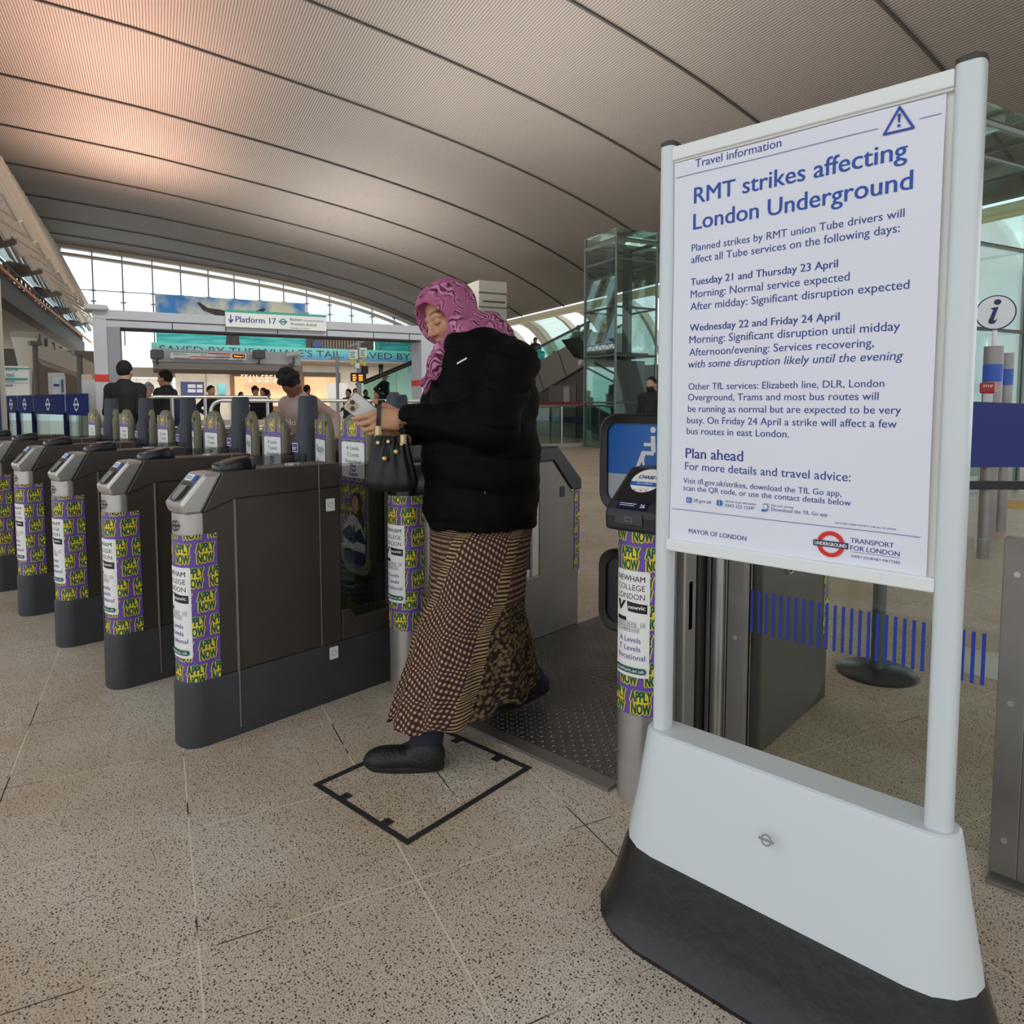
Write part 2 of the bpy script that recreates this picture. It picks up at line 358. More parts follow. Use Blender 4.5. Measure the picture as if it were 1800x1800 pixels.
KS = 1.45
RW = np.array([-3.55, -2.6, -1.69, .70, 3.31, 6.12, 8.67, 10.0, 11.1, 12.1])*KS
RZ = 1.3+(np.array([7.35, 7.29, 7.22, 7.02, 6.78, 6.35, 5.83, 5.40, 4.98, 4.5])-1.3)*KS
cf = np.polyfit(RW, RZ, 4)
def roof_z(W): return float(np.polyval(cf, W))
LEND = 46.4; WL, WR = RW[0], RW[-1]
def ceiling_mat():
    m = M('corrugated_ceiling', '88807a', .62, spec=.25); t = m.node_tree; b = t.nodes['Principled BSDF']; N = t.nodes.new; L = t.links.new
    tcn = N('ShaderNodeTexCoord'); mp = N('ShaderNodeMapping'); mp.inputs['Rotation'].default_value = (0, 0, -math.atan2(WD[1], WD[0])); L(tcn.outputs['Object'], mp.inputs[0])
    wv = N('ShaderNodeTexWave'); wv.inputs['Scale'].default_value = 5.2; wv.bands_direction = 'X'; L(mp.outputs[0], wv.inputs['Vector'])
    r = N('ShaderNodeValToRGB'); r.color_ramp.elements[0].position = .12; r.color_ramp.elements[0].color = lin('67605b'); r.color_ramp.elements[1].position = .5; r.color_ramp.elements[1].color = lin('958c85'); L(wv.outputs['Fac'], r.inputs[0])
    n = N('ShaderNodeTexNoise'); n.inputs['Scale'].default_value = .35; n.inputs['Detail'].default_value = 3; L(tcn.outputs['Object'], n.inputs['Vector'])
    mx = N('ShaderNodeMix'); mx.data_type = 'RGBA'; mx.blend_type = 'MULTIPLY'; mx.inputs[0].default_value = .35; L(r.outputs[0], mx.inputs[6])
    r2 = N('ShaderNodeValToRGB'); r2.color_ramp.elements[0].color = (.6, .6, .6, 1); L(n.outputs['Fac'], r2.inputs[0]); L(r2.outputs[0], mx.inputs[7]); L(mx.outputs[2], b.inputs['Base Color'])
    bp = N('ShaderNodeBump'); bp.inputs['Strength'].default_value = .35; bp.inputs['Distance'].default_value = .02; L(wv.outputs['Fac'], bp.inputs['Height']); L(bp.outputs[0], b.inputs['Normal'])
    return m
wsamp = np.linspace(WL, WR, 60)
ce = MB(); nl = 24; ls = np.linspace(-14, LEND, nl)
top = [[hall(l, x, roof_z(x)) for x in wsamp] for l in ls]; k = len(wsamp)
ce.v = [tuple(p) for r in top for p in r]+[tuple(p+[0, 0, .35]) for r in top for p in r]
for i in range(nl-1):
    for j in range(k-1):
        a = i*k+j; ce.f += [(a, a+1, a+k+1, a+k), (a+nl*k, a+k+nl*k, a+k+1+nl*k, a+1+nl*k)]
for i in range(nl-1):
    for j in (0, k-1): a = i*k+j; ce.f.append((a, a+k, a+k+nl*k, a+nl*k))
for j in range(k-1):
    for i in (0, nl-1): a = i*k+j; ce.f.append((a, a+1, a+1+nl*k, a+nl*k))
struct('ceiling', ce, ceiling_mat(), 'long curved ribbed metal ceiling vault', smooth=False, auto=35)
sm = M('ceiling_joint', '3c3632', .7)
for i, l0 in enumerate([-.5, 3.3, 7.1, 11.0, 14.6, 18.3, 23.0, 27.2, 31.5, 35.8, 39.8, 43.2]):
    jb = MB(); P = [hall(l0+.1*max(x, 0), x, roof_z(x)-.015) for x in wsamp]; jw = .028 if l0 < 20 else .04
    for a, b2 in zip(P[:-1], P[1:]):
        o = LD*jw; jb.quad(a-o, b2-o, b2+o, a+o); jb.quad(a-o-[0, 0, .03], a+o-[0, 0, .03], b2+o-[0, 0, .03], b2-o-[0, 0, .03])
        jb.quad(a-o, a-o-[0, 0, .03], b2-o-[0, 0, .03], b2-o); jb.quad(a+o, b2+o, b2+o-[0, 0, .03], a+o-[0, 0, .03])
    struct('trim_%d' % (i+1), jb, sm)
# low side of the vault on the right: cream gutter band, curved ribs, translucent bays
cream = M('cream_band', 'e9e0c0', .5); white = M('white_panel', 'e4e2dc', .55); ribm = M('rib_cream', 'd2cab4', .5)
gb = MB(); gb.hbox((-6, WR-.25, roof_z(WR)-.38), (LEND, WR+.2, roof_z(WR)-.12)); struct('trim_13', gb, cream, bevel=.04)
gp = MB(); gp.tube([hall(-6, WR-.4, roof_z(WR)-.42), hall(LEND, WR-.4, roof_z(WR)-.42)], .07, 8); struct('trim_14', gp, M('cream_pipe', 'f3e7bd', .4))
def arc(t): return WR-.1+3.6*math.sin(t*1.1), roof_z(WR)-.3-5.6*(1-math.cos(t*1.1))/(1-math.cos(1.1))*1.0
zb_ = roof_z(WR)-.3
glow = glass('bay_glass', 'f4fbf8', .03)
for i in range(15):
    l0 = 4+i*2.9; rb = MB(); tt = np.linspace(0, 1, 11)
    for a, b2 in zip(tt[:-1], tt[1:]):
        (wa, za), (wb, zb2) = arc(a), arc(b2); za, zb2 = max(za, 0), max(zb2, 0)
        rb.add([hall(l0, wa, za), hall(l0+.22, wa, za), hall(l0+.22, wb, zb2), hall(l0, wb, zb2), hall(l0, wa+.35, za+.05), hall(l0+.22, wa+.35, za+.05), hall(l0+.22, wb+.35, zb2+.05), hall(l0, wb+.35, zb2+.05)],
               [(0, 1, 2, 3), (4, 7, 6, 5), (0, 3, 7, 4), (1, 5, 6, 2)])
    struct('trim_%d' % (20+i), rb, ribm)
    pb = MB()
    lo, hi = (l0+.22, l0+2.9) if i % 2 else (l0+.22, l0+1.35)
    for a, b2 in zip(tt[:-1], tt[1:]):
        (wa, za), (wb, zb2) = arc(a), arc(b2); pb.slab([hall(lo, wa+.3, za), hall(hi, wa+.3, za), hall(hi, wb+.3, zb2), hall(lo, wb+.3, zb2)], WD*.02)
    if i % 2: struct('window_%d' % (10+i), pb, glow)
    else: struct('wall_right_%d' % (i//2), pb, white)
# far gable: glass with slim mullions, under the end arch
gw = [lw0 for lw0 in (LWz(onL(x, 520, LEND))[1] for x in (110, 165, 217, 269, 318, 366, 411, 455, 497, 537, 577, 615, 651, 690, 730, 770, 810, 850, 890, 930))]
ga = MB(); P = [(x, roof_z(x)-.02) for x in np.linspace(WL, WR, 30)]
ga.add([hall(LEND-.2, x, z) for x, z in P]+[hall(LEND-.2, x, 5.2) for x, z in P], [(i, i+1, i+31, i+30) for i in range(29)])
win = struct('window_1', ga, glass('gable_glass', 'eef6f8', .02))
mm = M('mullion_steel', '6d7378', .4, .6)
for wq in gw:
    mb = MB(); mb.tube([hall(LEND-.35, wq, 4.6), hall(LEND-.35, wq, roof_z(min(wq, WR)))], .035, 6)
    for z in (7.0, 7.6): mb.hbox((LEND-.5, wq-.13, z), (LEND-.2, wq+.13, z+.05))
    build('mullion', mb, mm, win)
tb = MB(); tb.hbox((LEND-.3, WL, 7.62), (LEND-.24, 2.2, 7.66)); build('transom', tb, mm, win)
ea = MB()
for a, b2 in zip(P[:-1], P[1:]):
    for dz, hh in ((-.55, .14), (-.16, .22)):
        ea.add([hall(LEND-.55, a[0], a[1]+dz), hall(LEND-.55, b2[0], b2[1]+dz), hall(LEND-.55, b2[0], b2[1]+dz+hh), hall(LEND-.55, a[0], a[1]+dz+hh), hall(LEND-.1, a[0], a[1]+dz), hall(LEND-.1, b2[0], b2[1]+dz), hall(LEND-.1, b2[0], b2[1]+dz+hh), hall(LEND-.1, a[0], a[1]+dz+hh)],
               [(0, 1, 2, 3), (4, 7, 6, 5), (0, 4, 5, 1), (3, 2, 6, 7)])
struct('trim_40', ea, M('arch_edge', 'b9ac98', .5))
# left side: inclined glass facade behind lattice trusses
FT, FB = (WL, roof_z(WL)), (-3.05, 5.2)
fg = MB(); fg.slab([hall(2, FT[0]-.5, FT[1]), hall(LEND, FT[0]-.5, FT[1]), hall(LEND, FB[0]-.5, FB[1]), hall(2, FB[0]-.5, FB[1])], WD*-.02); struct('window_2', fg, glass('facade_glass', 'dfe9ec', .04))
tm = M('truss_white', 'cfc8ba', .5); tdark = M('facade_panel', '6f675d', .7)
for i, l0 in enumerate(np.arange(12, LEND-.5, 2.15)):
    mb = MB(); A = [np.array(hall(l0, *FT))+WD*dw for dw in (.0, .55)]; B = [np.array(hall(l0, *FB))+WD*dw for dw in (.0, .55)]
    mb.tube([A[0], B[0]], .09, 6); mb.tube([A[1]+[0, 0, -.2], B[1]], .07, 6)
    for j in range(9): t0, t1 = j/9, (j+1)/9; mb.tube([A[j % 2]*(1-t0)+B[j % 2]*t0, A[1-j % 2]*(1-t1)+B[1-j % 2]*t1], .04, 5)
    struct('trim_%d' % (50+i), mb, tm)
    pb = MB(); pb.slab([hall(l0+.25, FT[0]-.3, FT[1]), hall(l0+1.25, FT[0]-.3, FT[1]), hall(l0+1.25, FB[0]-.3, FB[1]), hall(l0+.25, FB[0]-.3, FB[1])], WD*-.03); struct('wall_left_%d' % i, pb, tdark)
el = MB(); el.tube([hall(8, WL+.15, roof_z(WL)-.12), hall(LEND, WL+.15, roof_z(WL)-.12)], .12, 8); el.tube([hall(8, WL+.6, roof_z(WL)-.3), hall(LEND, WL+.6, roof_z(WL)-.3)], .06, 6); struct('trim_41', el, M('edge_tube', 'c9bca6', .5))
ob = MB(); ob.tube([onW(0, 470, -3.4), onW(60, 523, -3.4), onW(160, 602, -3.2)], .05, 6); struct('trim_42', ob, M('orange_lit_pipe', 'd99a6a', .5))  # orange light on the facade line put into the pipe colour
# walkway canopy along the left
can = MB(); can.hbox((6, -3.95, 4.05), (LEND, -3.5, 4.75)); struct('trim_43', can, M('canopy_edge', '4a4642', .6), bevel=.05)
cs = MB(); cs.hbox((6, -12, 4.15), (LEND, -3.95, 4.4)); struct('trim_44', cs, M('canopy_soffit', '8f8577', .6))
cp = MB()
for l0 in np.arange(8, LEND, .8): cp.tube([hall(l0, -3.6, 4.75), hall(l0+.4, -3.6, 5.15), hall(l0+.8, -3.6, 4.75)], .03, 5)
cp.tube([hall(8, -3.6, 5.15), hall(LEND, -3.6, 5.15)], .04, 5); struct('trim_45', cp, M('canopy_rail', '59524a', .6))
fin = M('shade_fin', '6a6a6b', .55)
for i, l0 in enumerate((17.5, 21.5, 26, 31, 36.5, 42)):
    mb = MB(); R = []
    for t in np.linspace(-1, 1, 9):
        wd = 1.25*(1-t*t)+.05; R.append([hall(l0+1.3*t, -3.7-wd*.5, 5.3-.28*(1-t*t)), hall(l0+1.3*t, -3.7+wd*.55, 5.35), hall(l0+1.3*t, -3.7+wd*.55, 5.39), hall(l0+1.3*t, -3.7-wd*.5, 5.35-.28*(1-t*t))])
    mb.loft(R); struct('trim_%d' % (90+i), mb, fin)
# second level bridge at the far end with printed fascia, shop wall beneath
LM = 43.5
teal = M('fascia_teal', '3d8f93', .5)
def gradm(name, a, b, axis=2, lo=0, hi=1, rough=.5):
    m = M(name, 'ffffff', rough); t = m.node_tree; tcn = t.nodes.new('ShaderNodeTexCoord'); s = t.nodes.new('ShaderNodeSeparateXYZ'); r = t.nodes.new('ShaderNodeMapRange'); r.inputs[1].default_value = lo; r.inputs[2].default_value = hi
    c = t.nodes.new('ShaderNodeValToRGB'); c.color_ramp.elements[0].color = lin(a); c.color_ramp.elements[1].color = lin(b)
    t.links.new(tcn.outputs['Object'], s.inputs[0]); t.links.new(s.outputs[axis], r.inputs[0]); t.links.new(r.outputs[0], c.inputs[0]); t.links.new(c.outputs[0], t.nodes['Principled BSDF'].inputs['Base Color']); return m
fz0, fz1 = LWz(onL(700, 636, LM))[2], LWz(onL(700, 617, LM))[2]
W0 = LWz(onL(266, 610, LM))[1]; W1 = 17.4
fb = MB(); fb.hbox((LM, W0, fz0), (LM+.2, W1, fz1)); fas = struct('wall_far', fb, gradm('fascia_print', '2f6fa0', '59b5a8', 2, fz0, fz1))
dk = M('print_dark', '12323c', .6)
xs0 = LWz(onL(280, 612, LM))[1]; wof = lambda x: LWz(onL(x, 620, LM))[1]-xs0
lt = Flat().text("SAVED BY THE WHALE'S TAIL.", 0, 0, size=(fz1-fz0)*.86, width=wof(604)).text('SAVED BY ART.', wof(624), 0, size=(fz1-fz0)*.86, width=wof(770)-wof(624))
build('lettering', lt.lay(plane_fn(hall(LM-.02, xs0, fz0+(fz1-fz0)*.2), WD, [0, 0, 1])), dk, fas)
so = MB(); so.hbox((LM+.02, W0, fz0-.12), (50, W1, fz0-.001)); struct('trim_46', so, M('soffit', '8d867e', .6))
deck = MB(); deck.hbox((LM+.2, W0, fz1-.2), (LEND+3, W1, fz1-.05)); struct('trim_47', deck, M('deck', '9a968f', .6))
sw0 = LWz(onL(308, 660, 48))[1]; zS = LWz(onL(500, 655, 48))[2]
conc = M('concrete', 'b9b3a8', .7, noise=.08, nscale=1.2)
bw = MB(); bw.hbox((48, sw0, 0), (48.3, 18, fz0)); struct('wall_back', bw, conc)
pin = MB()
for x in (362, 408): q = onL(x, 650, 47.98); pin.hbox((47.97, LWz(q)[1]-.02, 0), (48, LWz(q)[1]+.02, zS))
struct('trim_48', pin, M('joint_grey', '77726a', .7))
# ---------------------------------------------------------------- printed sheets
def decal(name, layers, fn, parent, step=None, lift0=.0006, local=True, label=None):
    """one printed sheet: layers [(Flat, material)] laid with fn(x, y, lift); one mesh, one material per ink"""
    mb = MB(); mats = []; idx = []
    for i, (fl_, m) in enumerate(layers):
        if step: fl_.cut(step=step)
        n0 = len(mb.f); l = lift0*(i+1)
        mb.add([fn(x, y, l+k_*lift0*.06) for x, y, k_ in fl_.v], fl_.f)
        if m not in mats: mats.append(m)
        idx += [mats.index(m)]*(len(mb.f)-n0)
    if not local and parent is not None:
        inv = np.array(wm(parent).inverted()); V = np.c_[np.array(mb.v), np.ones(len(mb.v))]@inv.T; mb.v = [tuple(v[:3]) for v in V]
    me = bpy.data.meshes.new(name); me.from_pydata(mb.v, [], mb.f)
    for m in mats: me.materials.append(m)
    me.polygons.foreach_set('material_index', idx); me.update()
    o = bpy.data.objects.new(name, me); COL.objects.link(o); o.parent = parent
    if label: o['label'] = label
    return o
def pf(o, ux, uy, back=False):
    o, ux, uy = (np.asarray(t, float) for t in (o, ux, uy)); n = np.cross(ux, uy); n = n/np.linalg.norm(n)
    return lambda x, y, l: o+ux*x+uy*y+n*l
purple = M('ink_purple', '6a4fa6', .45); yellow = M('ink_yellow', 'f4d61f', .45); green = M('ink_green', '0e5a50', .45); paper = M('ink_white', 'f1efea', .45)
black = M('ink_black', '16161a', .5); navy = M('ink_navy', '1f3a86', .5); violet = M('ink_violet', '5b4a9c', .5); grey = M('ink_grey', '6f7076', .5)
def blocks(x0, y0, x1, y1, pw=.087, ph=.0925, hole=None, sc=1., ox=0., oy=0.):
    """rows of stacked APPLY / NOW stickers, shifted half a step in every other row"""
    Y, G = Flat(), Flat()
    for j in range(-1, int((y1-y0)/ph)+2):
        for i in range(-1, int((x1-x0)/pw)+2):
            x = x0+ox+i*pw+(pw/2 if j % 2 else 0); y = y0+oy+j*ph
            if hole and x-pw*.45 > hole[0] and x+pw*.45 < hole[2] and y > hole[1] and y+ph < hole[3]: continue
            if x < x0-pw*.5 or x > x1+pw*.5 or y > y1 or y+ph < y0: continue
            for t, dy, wd in (('APPLY', .5, .80), ('NOW', .06, .72)):
                Y.text(t, x, y+ph*dy, size=ph*.52, width=pw*wd*sc, bold=.08, align='C', res=2); G.text(t, x, y+ph*(dy+.012), size=ph*.52, width=pw*(wd-.03)*sc, bold=.026, align='C', res=2)
            Y.rect(x-pw*.27, y+ph*.12, x+pw*.27, y+ph*.8, ph*.05)
    R = (x0, y0, x1, y1); Y.cut(R); G.cut(R); return Y, G
def college_panel(cx, y0, y1, wd):
    h = y1-y0; W_, K, V_, G_ = Flat(), Flat(), Flat(), Flat()
    W_.rect(cx-wd/2, y0, cx+wd/2, y1, .008); L_ = cx-wd*.42; s = h/.345
    for i, (t, b) in enumerate((('NEWHAM', .012), ('COLLEGE', .0), ('LONDON', -.008))): K.text(t, L_, y1-(.034+i*.029)*s, size=.026*s, width=wd*.80, bold=b)
    yb = y1-.132*s
    K.poly([(cx-wd*.05, yb), (cx+wd*.44, yb-.004*s), (cx+wd*.44, yb+.026*s), (cx-wd*.09, yb+.032*s)])
    K.poly([(L_, yb+.03*s), (L_+wd*.09, yb), (L_+wd*.14, yb), (L_+wd*.3, yb+.032*s), (L_+wd*.22, yb+.032*s), (L_+wd*.13, yb+.012*s), (L_+wd*.1, yb+.032*s)])
    W2 = Flat().text('newvic', cx+wd*.18, yb+.009*s, width=wd*.42, size=.02*s, bold=.02, align='C')
    yc = y1-.165*s; K.rect(L_, yc, L_+wd*.32, yc+.012*s)
    for r, t in enumerate(('INSTITUTE OF', 'TECHNOLOGY')):
        for q, ch in enumerate(t):
            if ch != ' ':
                x = L_+wd*.07*q; y = yc-(.016+.017*r)*s
                for e in ((x, y, x+wd*.066, y+.0008), (x, y+.015*s, x+wd*.066, y+.0158*s), (x, y, x+.0008, y+.015*s)): G_.rect(*e)
                G_.text(ch, x+wd*.033, y+.003*s, size=.012*s, align='C', res=1)
    for i, t in enumerate(('A Levels', 'T Levels', 'Vocational')): V_.text(t, cx+(-.02 if i < 2 else 0)*wd, y1-(.232+i*.028)*s, size=.0255*s, width=wd*(.62 if i < 2 else .80), bold=.004, align='C')
    G2 = Flat().rect(cx-wd*.47, y0+.012*s, cx+wd*.43, y0+.032*s, .009*s); W3 = Flat().text('newham.ac.uk', cx-.01*wd, y0+.0175*s, width=wd*.8, size=.016*s, align='C', bold=.01)
    return [(W_, paper), (K, black), (V_, violet), (G_, grey), (W2, paper), (G2, green), (W3, paper)]
def nose_path(hw, r, ylen):
    """plan outline of a rounded nose, from the right flank round the front to the left flank, by arc length"""
    L1 = ylen-r; La = PI*r/2; Lf = 2*hw-2*r; T = 2*L1+2*La+Lf
    def f(u, lift=0.):
        u = T-u
        if u < L1: return hw+lift, ylen-u
        u -= L1
        if u < La: t = u/r; return hw-r+(r+lift)*math.cos(t), r-(r+lift)*math.sin(t)
        u -= La
        if u < Lf: return hw-r-u, -lift
        u -= Lf
        if u < La: t = PI/2+u/r; return -hw+r+(r+lift)*math.cos(t), r-(r+lift)*math.sin(t)
        u -= La; return -hw-lift, r+u
    return f, T
def nose_ring(hw, r, ylen, z, n=7, back=True):
    f, T = nose_path(hw, r, ylen); L1 = ylen-r; La = PI*r/2; Lf = 2*hw-2*r
    us = [1e-6]+[L1+La*i/n for i in range(n+1)]+[L1+La+Lf+La*i/n for i in range(n+1)]+[T-1e-6]
    return [(f(u)[0], f(u)[1], z) for u in us]
def pill_ring(hw, r, y0, y1, z, n=6):
    P = []
    for cx, cy, a in ((hw-r, y0+r, -PI/2), (hw-r, y1-r, 0), (-hw+r, y1-r, PI/2), (-hw+r, y0+r, PI)):
        for k in range(n+1): t = a+PI/2*k/n; P.append((cx+r*math.cos(t), cy+r*math.sin(t), z))
    return P
steel = M('brushed_steel', 'c2beb9', .3, .7, noise=.08, nscale=9); brown = M('gate_bronze', '504a44', .42, .45, noise=.1, nscale=5, bump=.05, bscale=300)
plinthm = M('gate_plinth', '37373a', .62, noise=.15, nscale=8); rubber = M('black_plastic', '141416', .28); seam = M('seam_light', '9c958c', .4, .4)
tint = glass('smoked_glass', 'c2c2be', .03); darkcore = M('gate_inside', '0c0c0d', .5); padrub = M('paddle_rubber', '77735c', .6)
postgrey = M('post_grey', '3b3f47', .6, bump=.05, bscale=200); blueink = M('ink_blue', '2a62b4', .45)
def prism_x(mb, poly, hw):
    k = len(poly); return mb.add([(-hw, y, z) for y, z in poly]+[(hw, y, z) for y, z in poly], [tuple(range(k))[::-1], tuple(range(k, 2*k))]+[(i, (i+1) % k, (i+1) % k+k, i+k) for i in range(k)])
def wrap(parent, hw, r, ylen, z0, z1, panel, name='advert_wrap', half=.175, ox=0.):
    f, T = nose_path(hw, r, ylen); fn = lambda u, z, l: (f(u, .001+l)[0], f(u, .001+l)[1], z)
    u0, u1 = max(0, T/2-half), min(T, T/2+half)
    c0, c1, pw_ = panel; B = Flat().rect(u0, z0, u1, z1)
    Y, G = blocks(u0, z0, u1, z1, hole=(T/2-pw_/2, c0, T/2+pw_/2, c1), ox=ox)
    return decal(name, [(B, purple), (Y, yellow), (G, green)]+college_panel(T/2, c0, c1, pw_), fn, parent, step=.012)
def paddle_poster(parent, fn, photo):
    """arched panel print: purple top with sticker words, white board, photo below"""
    def arch(x0, x1, y0, y1, r): return [(x0, y0+r*.9), (x0+r*.25, y0+r*.3), (x0+r*.9, y0), (x1-r*.9, y0), (x1-r*.25, y0+r*.3), (x1, y0+r*.9)]+[(x0+(x1-x0)*(.5+.5*math.cos(t)), y1-r*1.25+r*1.25*math.sin(t)) for t in np.linspace(0, PI, 15)]
    B = Flat().poly(arch(-.118, .118, .48, 1.222, .1)); Y, G = Flat(), Flat()
    for x in (-.125, 0, .125):
        for t, dy in (('APPLY', .043), ('NOW', .003)):
            Y.text(t, x, 1.135+dy, width=.094 if t == 'APPLY' else .082, size=.047, bold=.07, align='C', res=2); G.text(t, x, 1.136+dy, width=.09 if t == 'APPLY' else .078, size=.047, bold=.022, align='C', res=2)
        Y.rect(x-.030, 1.14, x+.030, 1.205, .01)
    Y2, G2 = blocks(-.112, 1.113, .112, 1.130, oy=-.075); Y3, G3 = blocks(-.113, .54, .113, .925)
    Y.cut((-.113, 1.11, .113, 1.23)); G.cut((-.113, 1.11, .113, 1.23))
    for a, b2 in ((Y, Y2), (Y, Y3), (G, G2), (G, G3)): a.add(b2.v, b2.f)
    Wp = Flat().rect(-.102, .93, .112, 1.108, .012); D = Flat()
    if not photo: D.text('Apply', .004, 1.04, width=.175, size=.062, bold=.012, align='C').text('Now', .004, .962, width=.15, size=.062, bold=.012, align='C')
    for i, t in enumerate(('A Levels', 'T Levels', 'Vocational') if photo else ()): D.text(t, .004, 1.068-i*.033, width=(.118, .112, .15)[i], size=.029, bold=.012, align='C')
    V_ = Flat()
    if photo: V_.text('Find', .004, .982, width=.055, size=.026, bold=.03, align='C', shear=.2); V_.text('Your', .006, .962, width=.06, size=.024, bold=.03, align='C', shear=.2); V_.text('Future', .008, .94, width=.08, size=.026, bold=.03, align='C', shear=.2)
    sk, hr, hw_, nv = Flat(), Flat(), Flat(), Flat()
    U = lambda L_: [(x, (z-.5)*1.28+.5) for x, z in L_]
    hr.disc(.035, .80, .048, .062); hr.poly(U([(.05, .76), (.09, .70), (.1, .63), (.07, .62), (.045, .7)])); sk.disc(.025, .797, .031, .046)
    hw_.poly(U([(-.075, .655), (-.03, .69), (.02, .69), (.075, .66), (.112, .62), (.112, .55), (-.105, .555), (-.1, .62)])); nv.poly(U([(-.1, .62), (-.03, .65), (.02, .62), (.07, .645), (.112, .6), (.112, .585), (.03, .59), (.0, .575), (-.1, .6)]))
    nv.rect(-.09, .5, .1, .565, .02); nv.poly(U([(0., .65), (.02, .65), (.012, .60), (.006, .60)]))
    mk = M('photo_skin', 'b98a72', .5); mh = M('photo_hair', '4b3528', .5); mw = M('photo_grey', 'b9b7b5', .5); mn = M('photo_navy', '232a4a', .5)
    return decal('poster', [(B, purple), (Y, yellow), (G, green), (Wp, paper), (D, green), (V_, violet), (hr, mh), (sk, mk), (hw_, mw), (nv, mn)], fn, parent)
def paddle(parent, a, b, photo=True):
    """upright padded paddle between plan points a and b"""
    a = np.array([*a, 0.]); b = np.array([*b, 0.]); d = (b-a); wd = np.linalg.norm(d); d /= wd; n = np.cross(d, [0, 0, 1.]); mid = (a+b)/2
    if n[1] > 0: n = -n; d = -d
    prof = []; hw = wd/2; z0, z1 = .44, 1.25; r = .1
    for t in np.linspace(0, PI, 17): prof.append((hw*math.cos(t), z1-hw*.95+hw*.95*math.sin(t)))
    for t in np.linspace(PI, 1.5*PI, 5): prof.append((-hw+r+r*math.cos(t), z0+r+r*math.sin(t)))
    for t in np.linspace(1.5*PI, 2*PI, 5): prof.append((hw-r+r*math.cos(t), z0+r+r*math.sin(t)))
    mb = MB(); T = .022
    mb.loft([[mid+d*x*s_+np.array([0, 0, (z-.83)*s_+.83])+n*o for x, z in prof] for o, s_ in ((-T, .95), (-T*.5, 1), (T*.5, 1), (T, .95))])
    p = build('paddle', mb, padrub, parent, local=True, auto=40)
    paddle_poster(p, lambda x, z, l: mid+d*x*(wd/.29)+np.array([0, 0, z])+n*(T+l+.0005), photo)
    bk = MB(); bk.slab([mid+d*x*.8+np.array([0, 0, (z-.83)*.9+.83])-n*T for x, z in prof], -n*.002); build('back_print', bk, purple, p, local=True)
    return p
def make_gate(label, group):
    g = thing('ticket_gate', label, 'ticket gate', (-2.68, 1.03, 0), 0, group); hw = .075
    m = MB(); m.loft([pill_ring(hw+.012, .07, -.012, 2.252, 0), pill_ring(hw+.010, .07, -.010, 2.25, .235), pill_ring(hw+.004, .066, -.004, 2.244, .252)]); build('plinth', m, plinthm, g, local=True, auto=35)
    m = MB(); m.loft([nose_ring(hw-.002, .06, .09, z) for z in (.25, .89)]); no = build('nose_cover', m, steel, g, local=True, auto=40)
    wrap(g, hw, .06, .145, .235, .81, (.345, .69, .15))
    # roundel badge
    R = Flat().ring(0, 0, .014, .021); R.rect(-.027, -.004, .027, .004); decal('badge', [(R, M('badge_dark', '3a3638', .35, .6))], pf((0.012, -.002, .845), (1, 0, 0), (0, 0, 1)), no, lift0=.002)
    m = MB(); prism_x(m, [(.008, .888), (-.006, .928), (.088, 1.036), (.155, 1.038), (.07, .885)], hw+.002); hd = build('gate_head', m, steel, g, local=True, bevel=.012)
    so_, ux, uy = np.array([0, -.006, .928]), np.array([1., 0, 0]), np.array([0, .094, .108])/math.hypot(.094, .108); fn = pf(so_, ux, uy)
    S0 = Flat().poly([(-.05, .1), (-.05, .03)]+[(-.05+.05*(1-math.cos(t)), .03-.022*math.sin(t)) for t in np.linspace(.2, PI-.2, 9)]+[(.05, .03), (.05, .1)]); S1 = Flat().poly([(-.044, .082), (-.044, .034), (-.03, .018), (.004, .014), (.012, .082)]); S2 = Flat().poly([(.016, .082), (.01, .016), (.03, .02), (.044, .034), (.044, .082)])
    St = Flat().rect(-.048, .104, .014, .132, .003); Sb = Flat().rect(.017, .104, .048, .132, .003); Sl = Flat().rect(-.04, .112, .006, .115); Sl.rect(-.04, .12, .0, .123)
    decal('ticket_slot', [(S0, M('slot_rim', '77777a', .3, .7)), (S1, M('slot_plate', 'b9bab4', .2, .4)), (S2, M('slot_dark', '2b2b2e', .25)), (St, paper), (Sb, blueink), (Sl, navy)], fn, hd)
    m = MB(); prism_x(m, [(.072, .25), (.072, .886), (.156, 1.039), (.67, 1.042), (.67, .25)], hw); build('cabinet', m, brown, g, local=True, bevel=.006)
    for s_ in (-1, 1):
        x = s_*hw; m = MB(); m.box((min(x, x+s_*.003), .2, .258), (max(x, x+s_*.003), .563, .925)); build('access_panel', m, brown, g, local=True, bevel=.001)
    m = MB()
    for s_ in (-1, 1):
        for (y0, y1, z0, z1) in ((.192, .1955, .03, .93), (.5655, .569, .25, 1.043)): x = s_*(hw+.0005); m.box((min(x, x+s_*.0035 if z0 > .1 else x+s_*.0135), y0, z0), (max(x, x+s_*.0035 if z0 > .1 else x+s_*.0135), y1, z1))
    build('seam_trim', m, seam, g, local=True)
    m = MB()
    for s_ in (-1, 1):
        x = s_*hw; n_ = (s_*.0012, 0, 0)
        for a_, b_ in (((.074, .886), (.2, .930)), ((.2, .930), (.668, .936))): m.slab([(x, a_[0], a_[1]), (x, b_[0], b_[1]), (x, b_[0], b_[1]+.005), (x, a_[0], a_[1]+.005)], n_)
    build('shadow_line', m, darkcore, g, local=True)
    m = MB(); prism_x(m, [(.672, .25), (.672, .39), (.72, .387), (.745, .34), (1.5, .33), (1.525, .39), (1.57, .39), (1.57, .25)], hw); build('sill', m, brown, g, local=True, bevel=.006)
    m = MB()
    for s_ in (-1, 1): m.quad((s_*.062, .672, .345), (s_*.062, 1.57, .345), (s_*.062, 1.57, 1.024), (s_*.062, .672, 1.024))
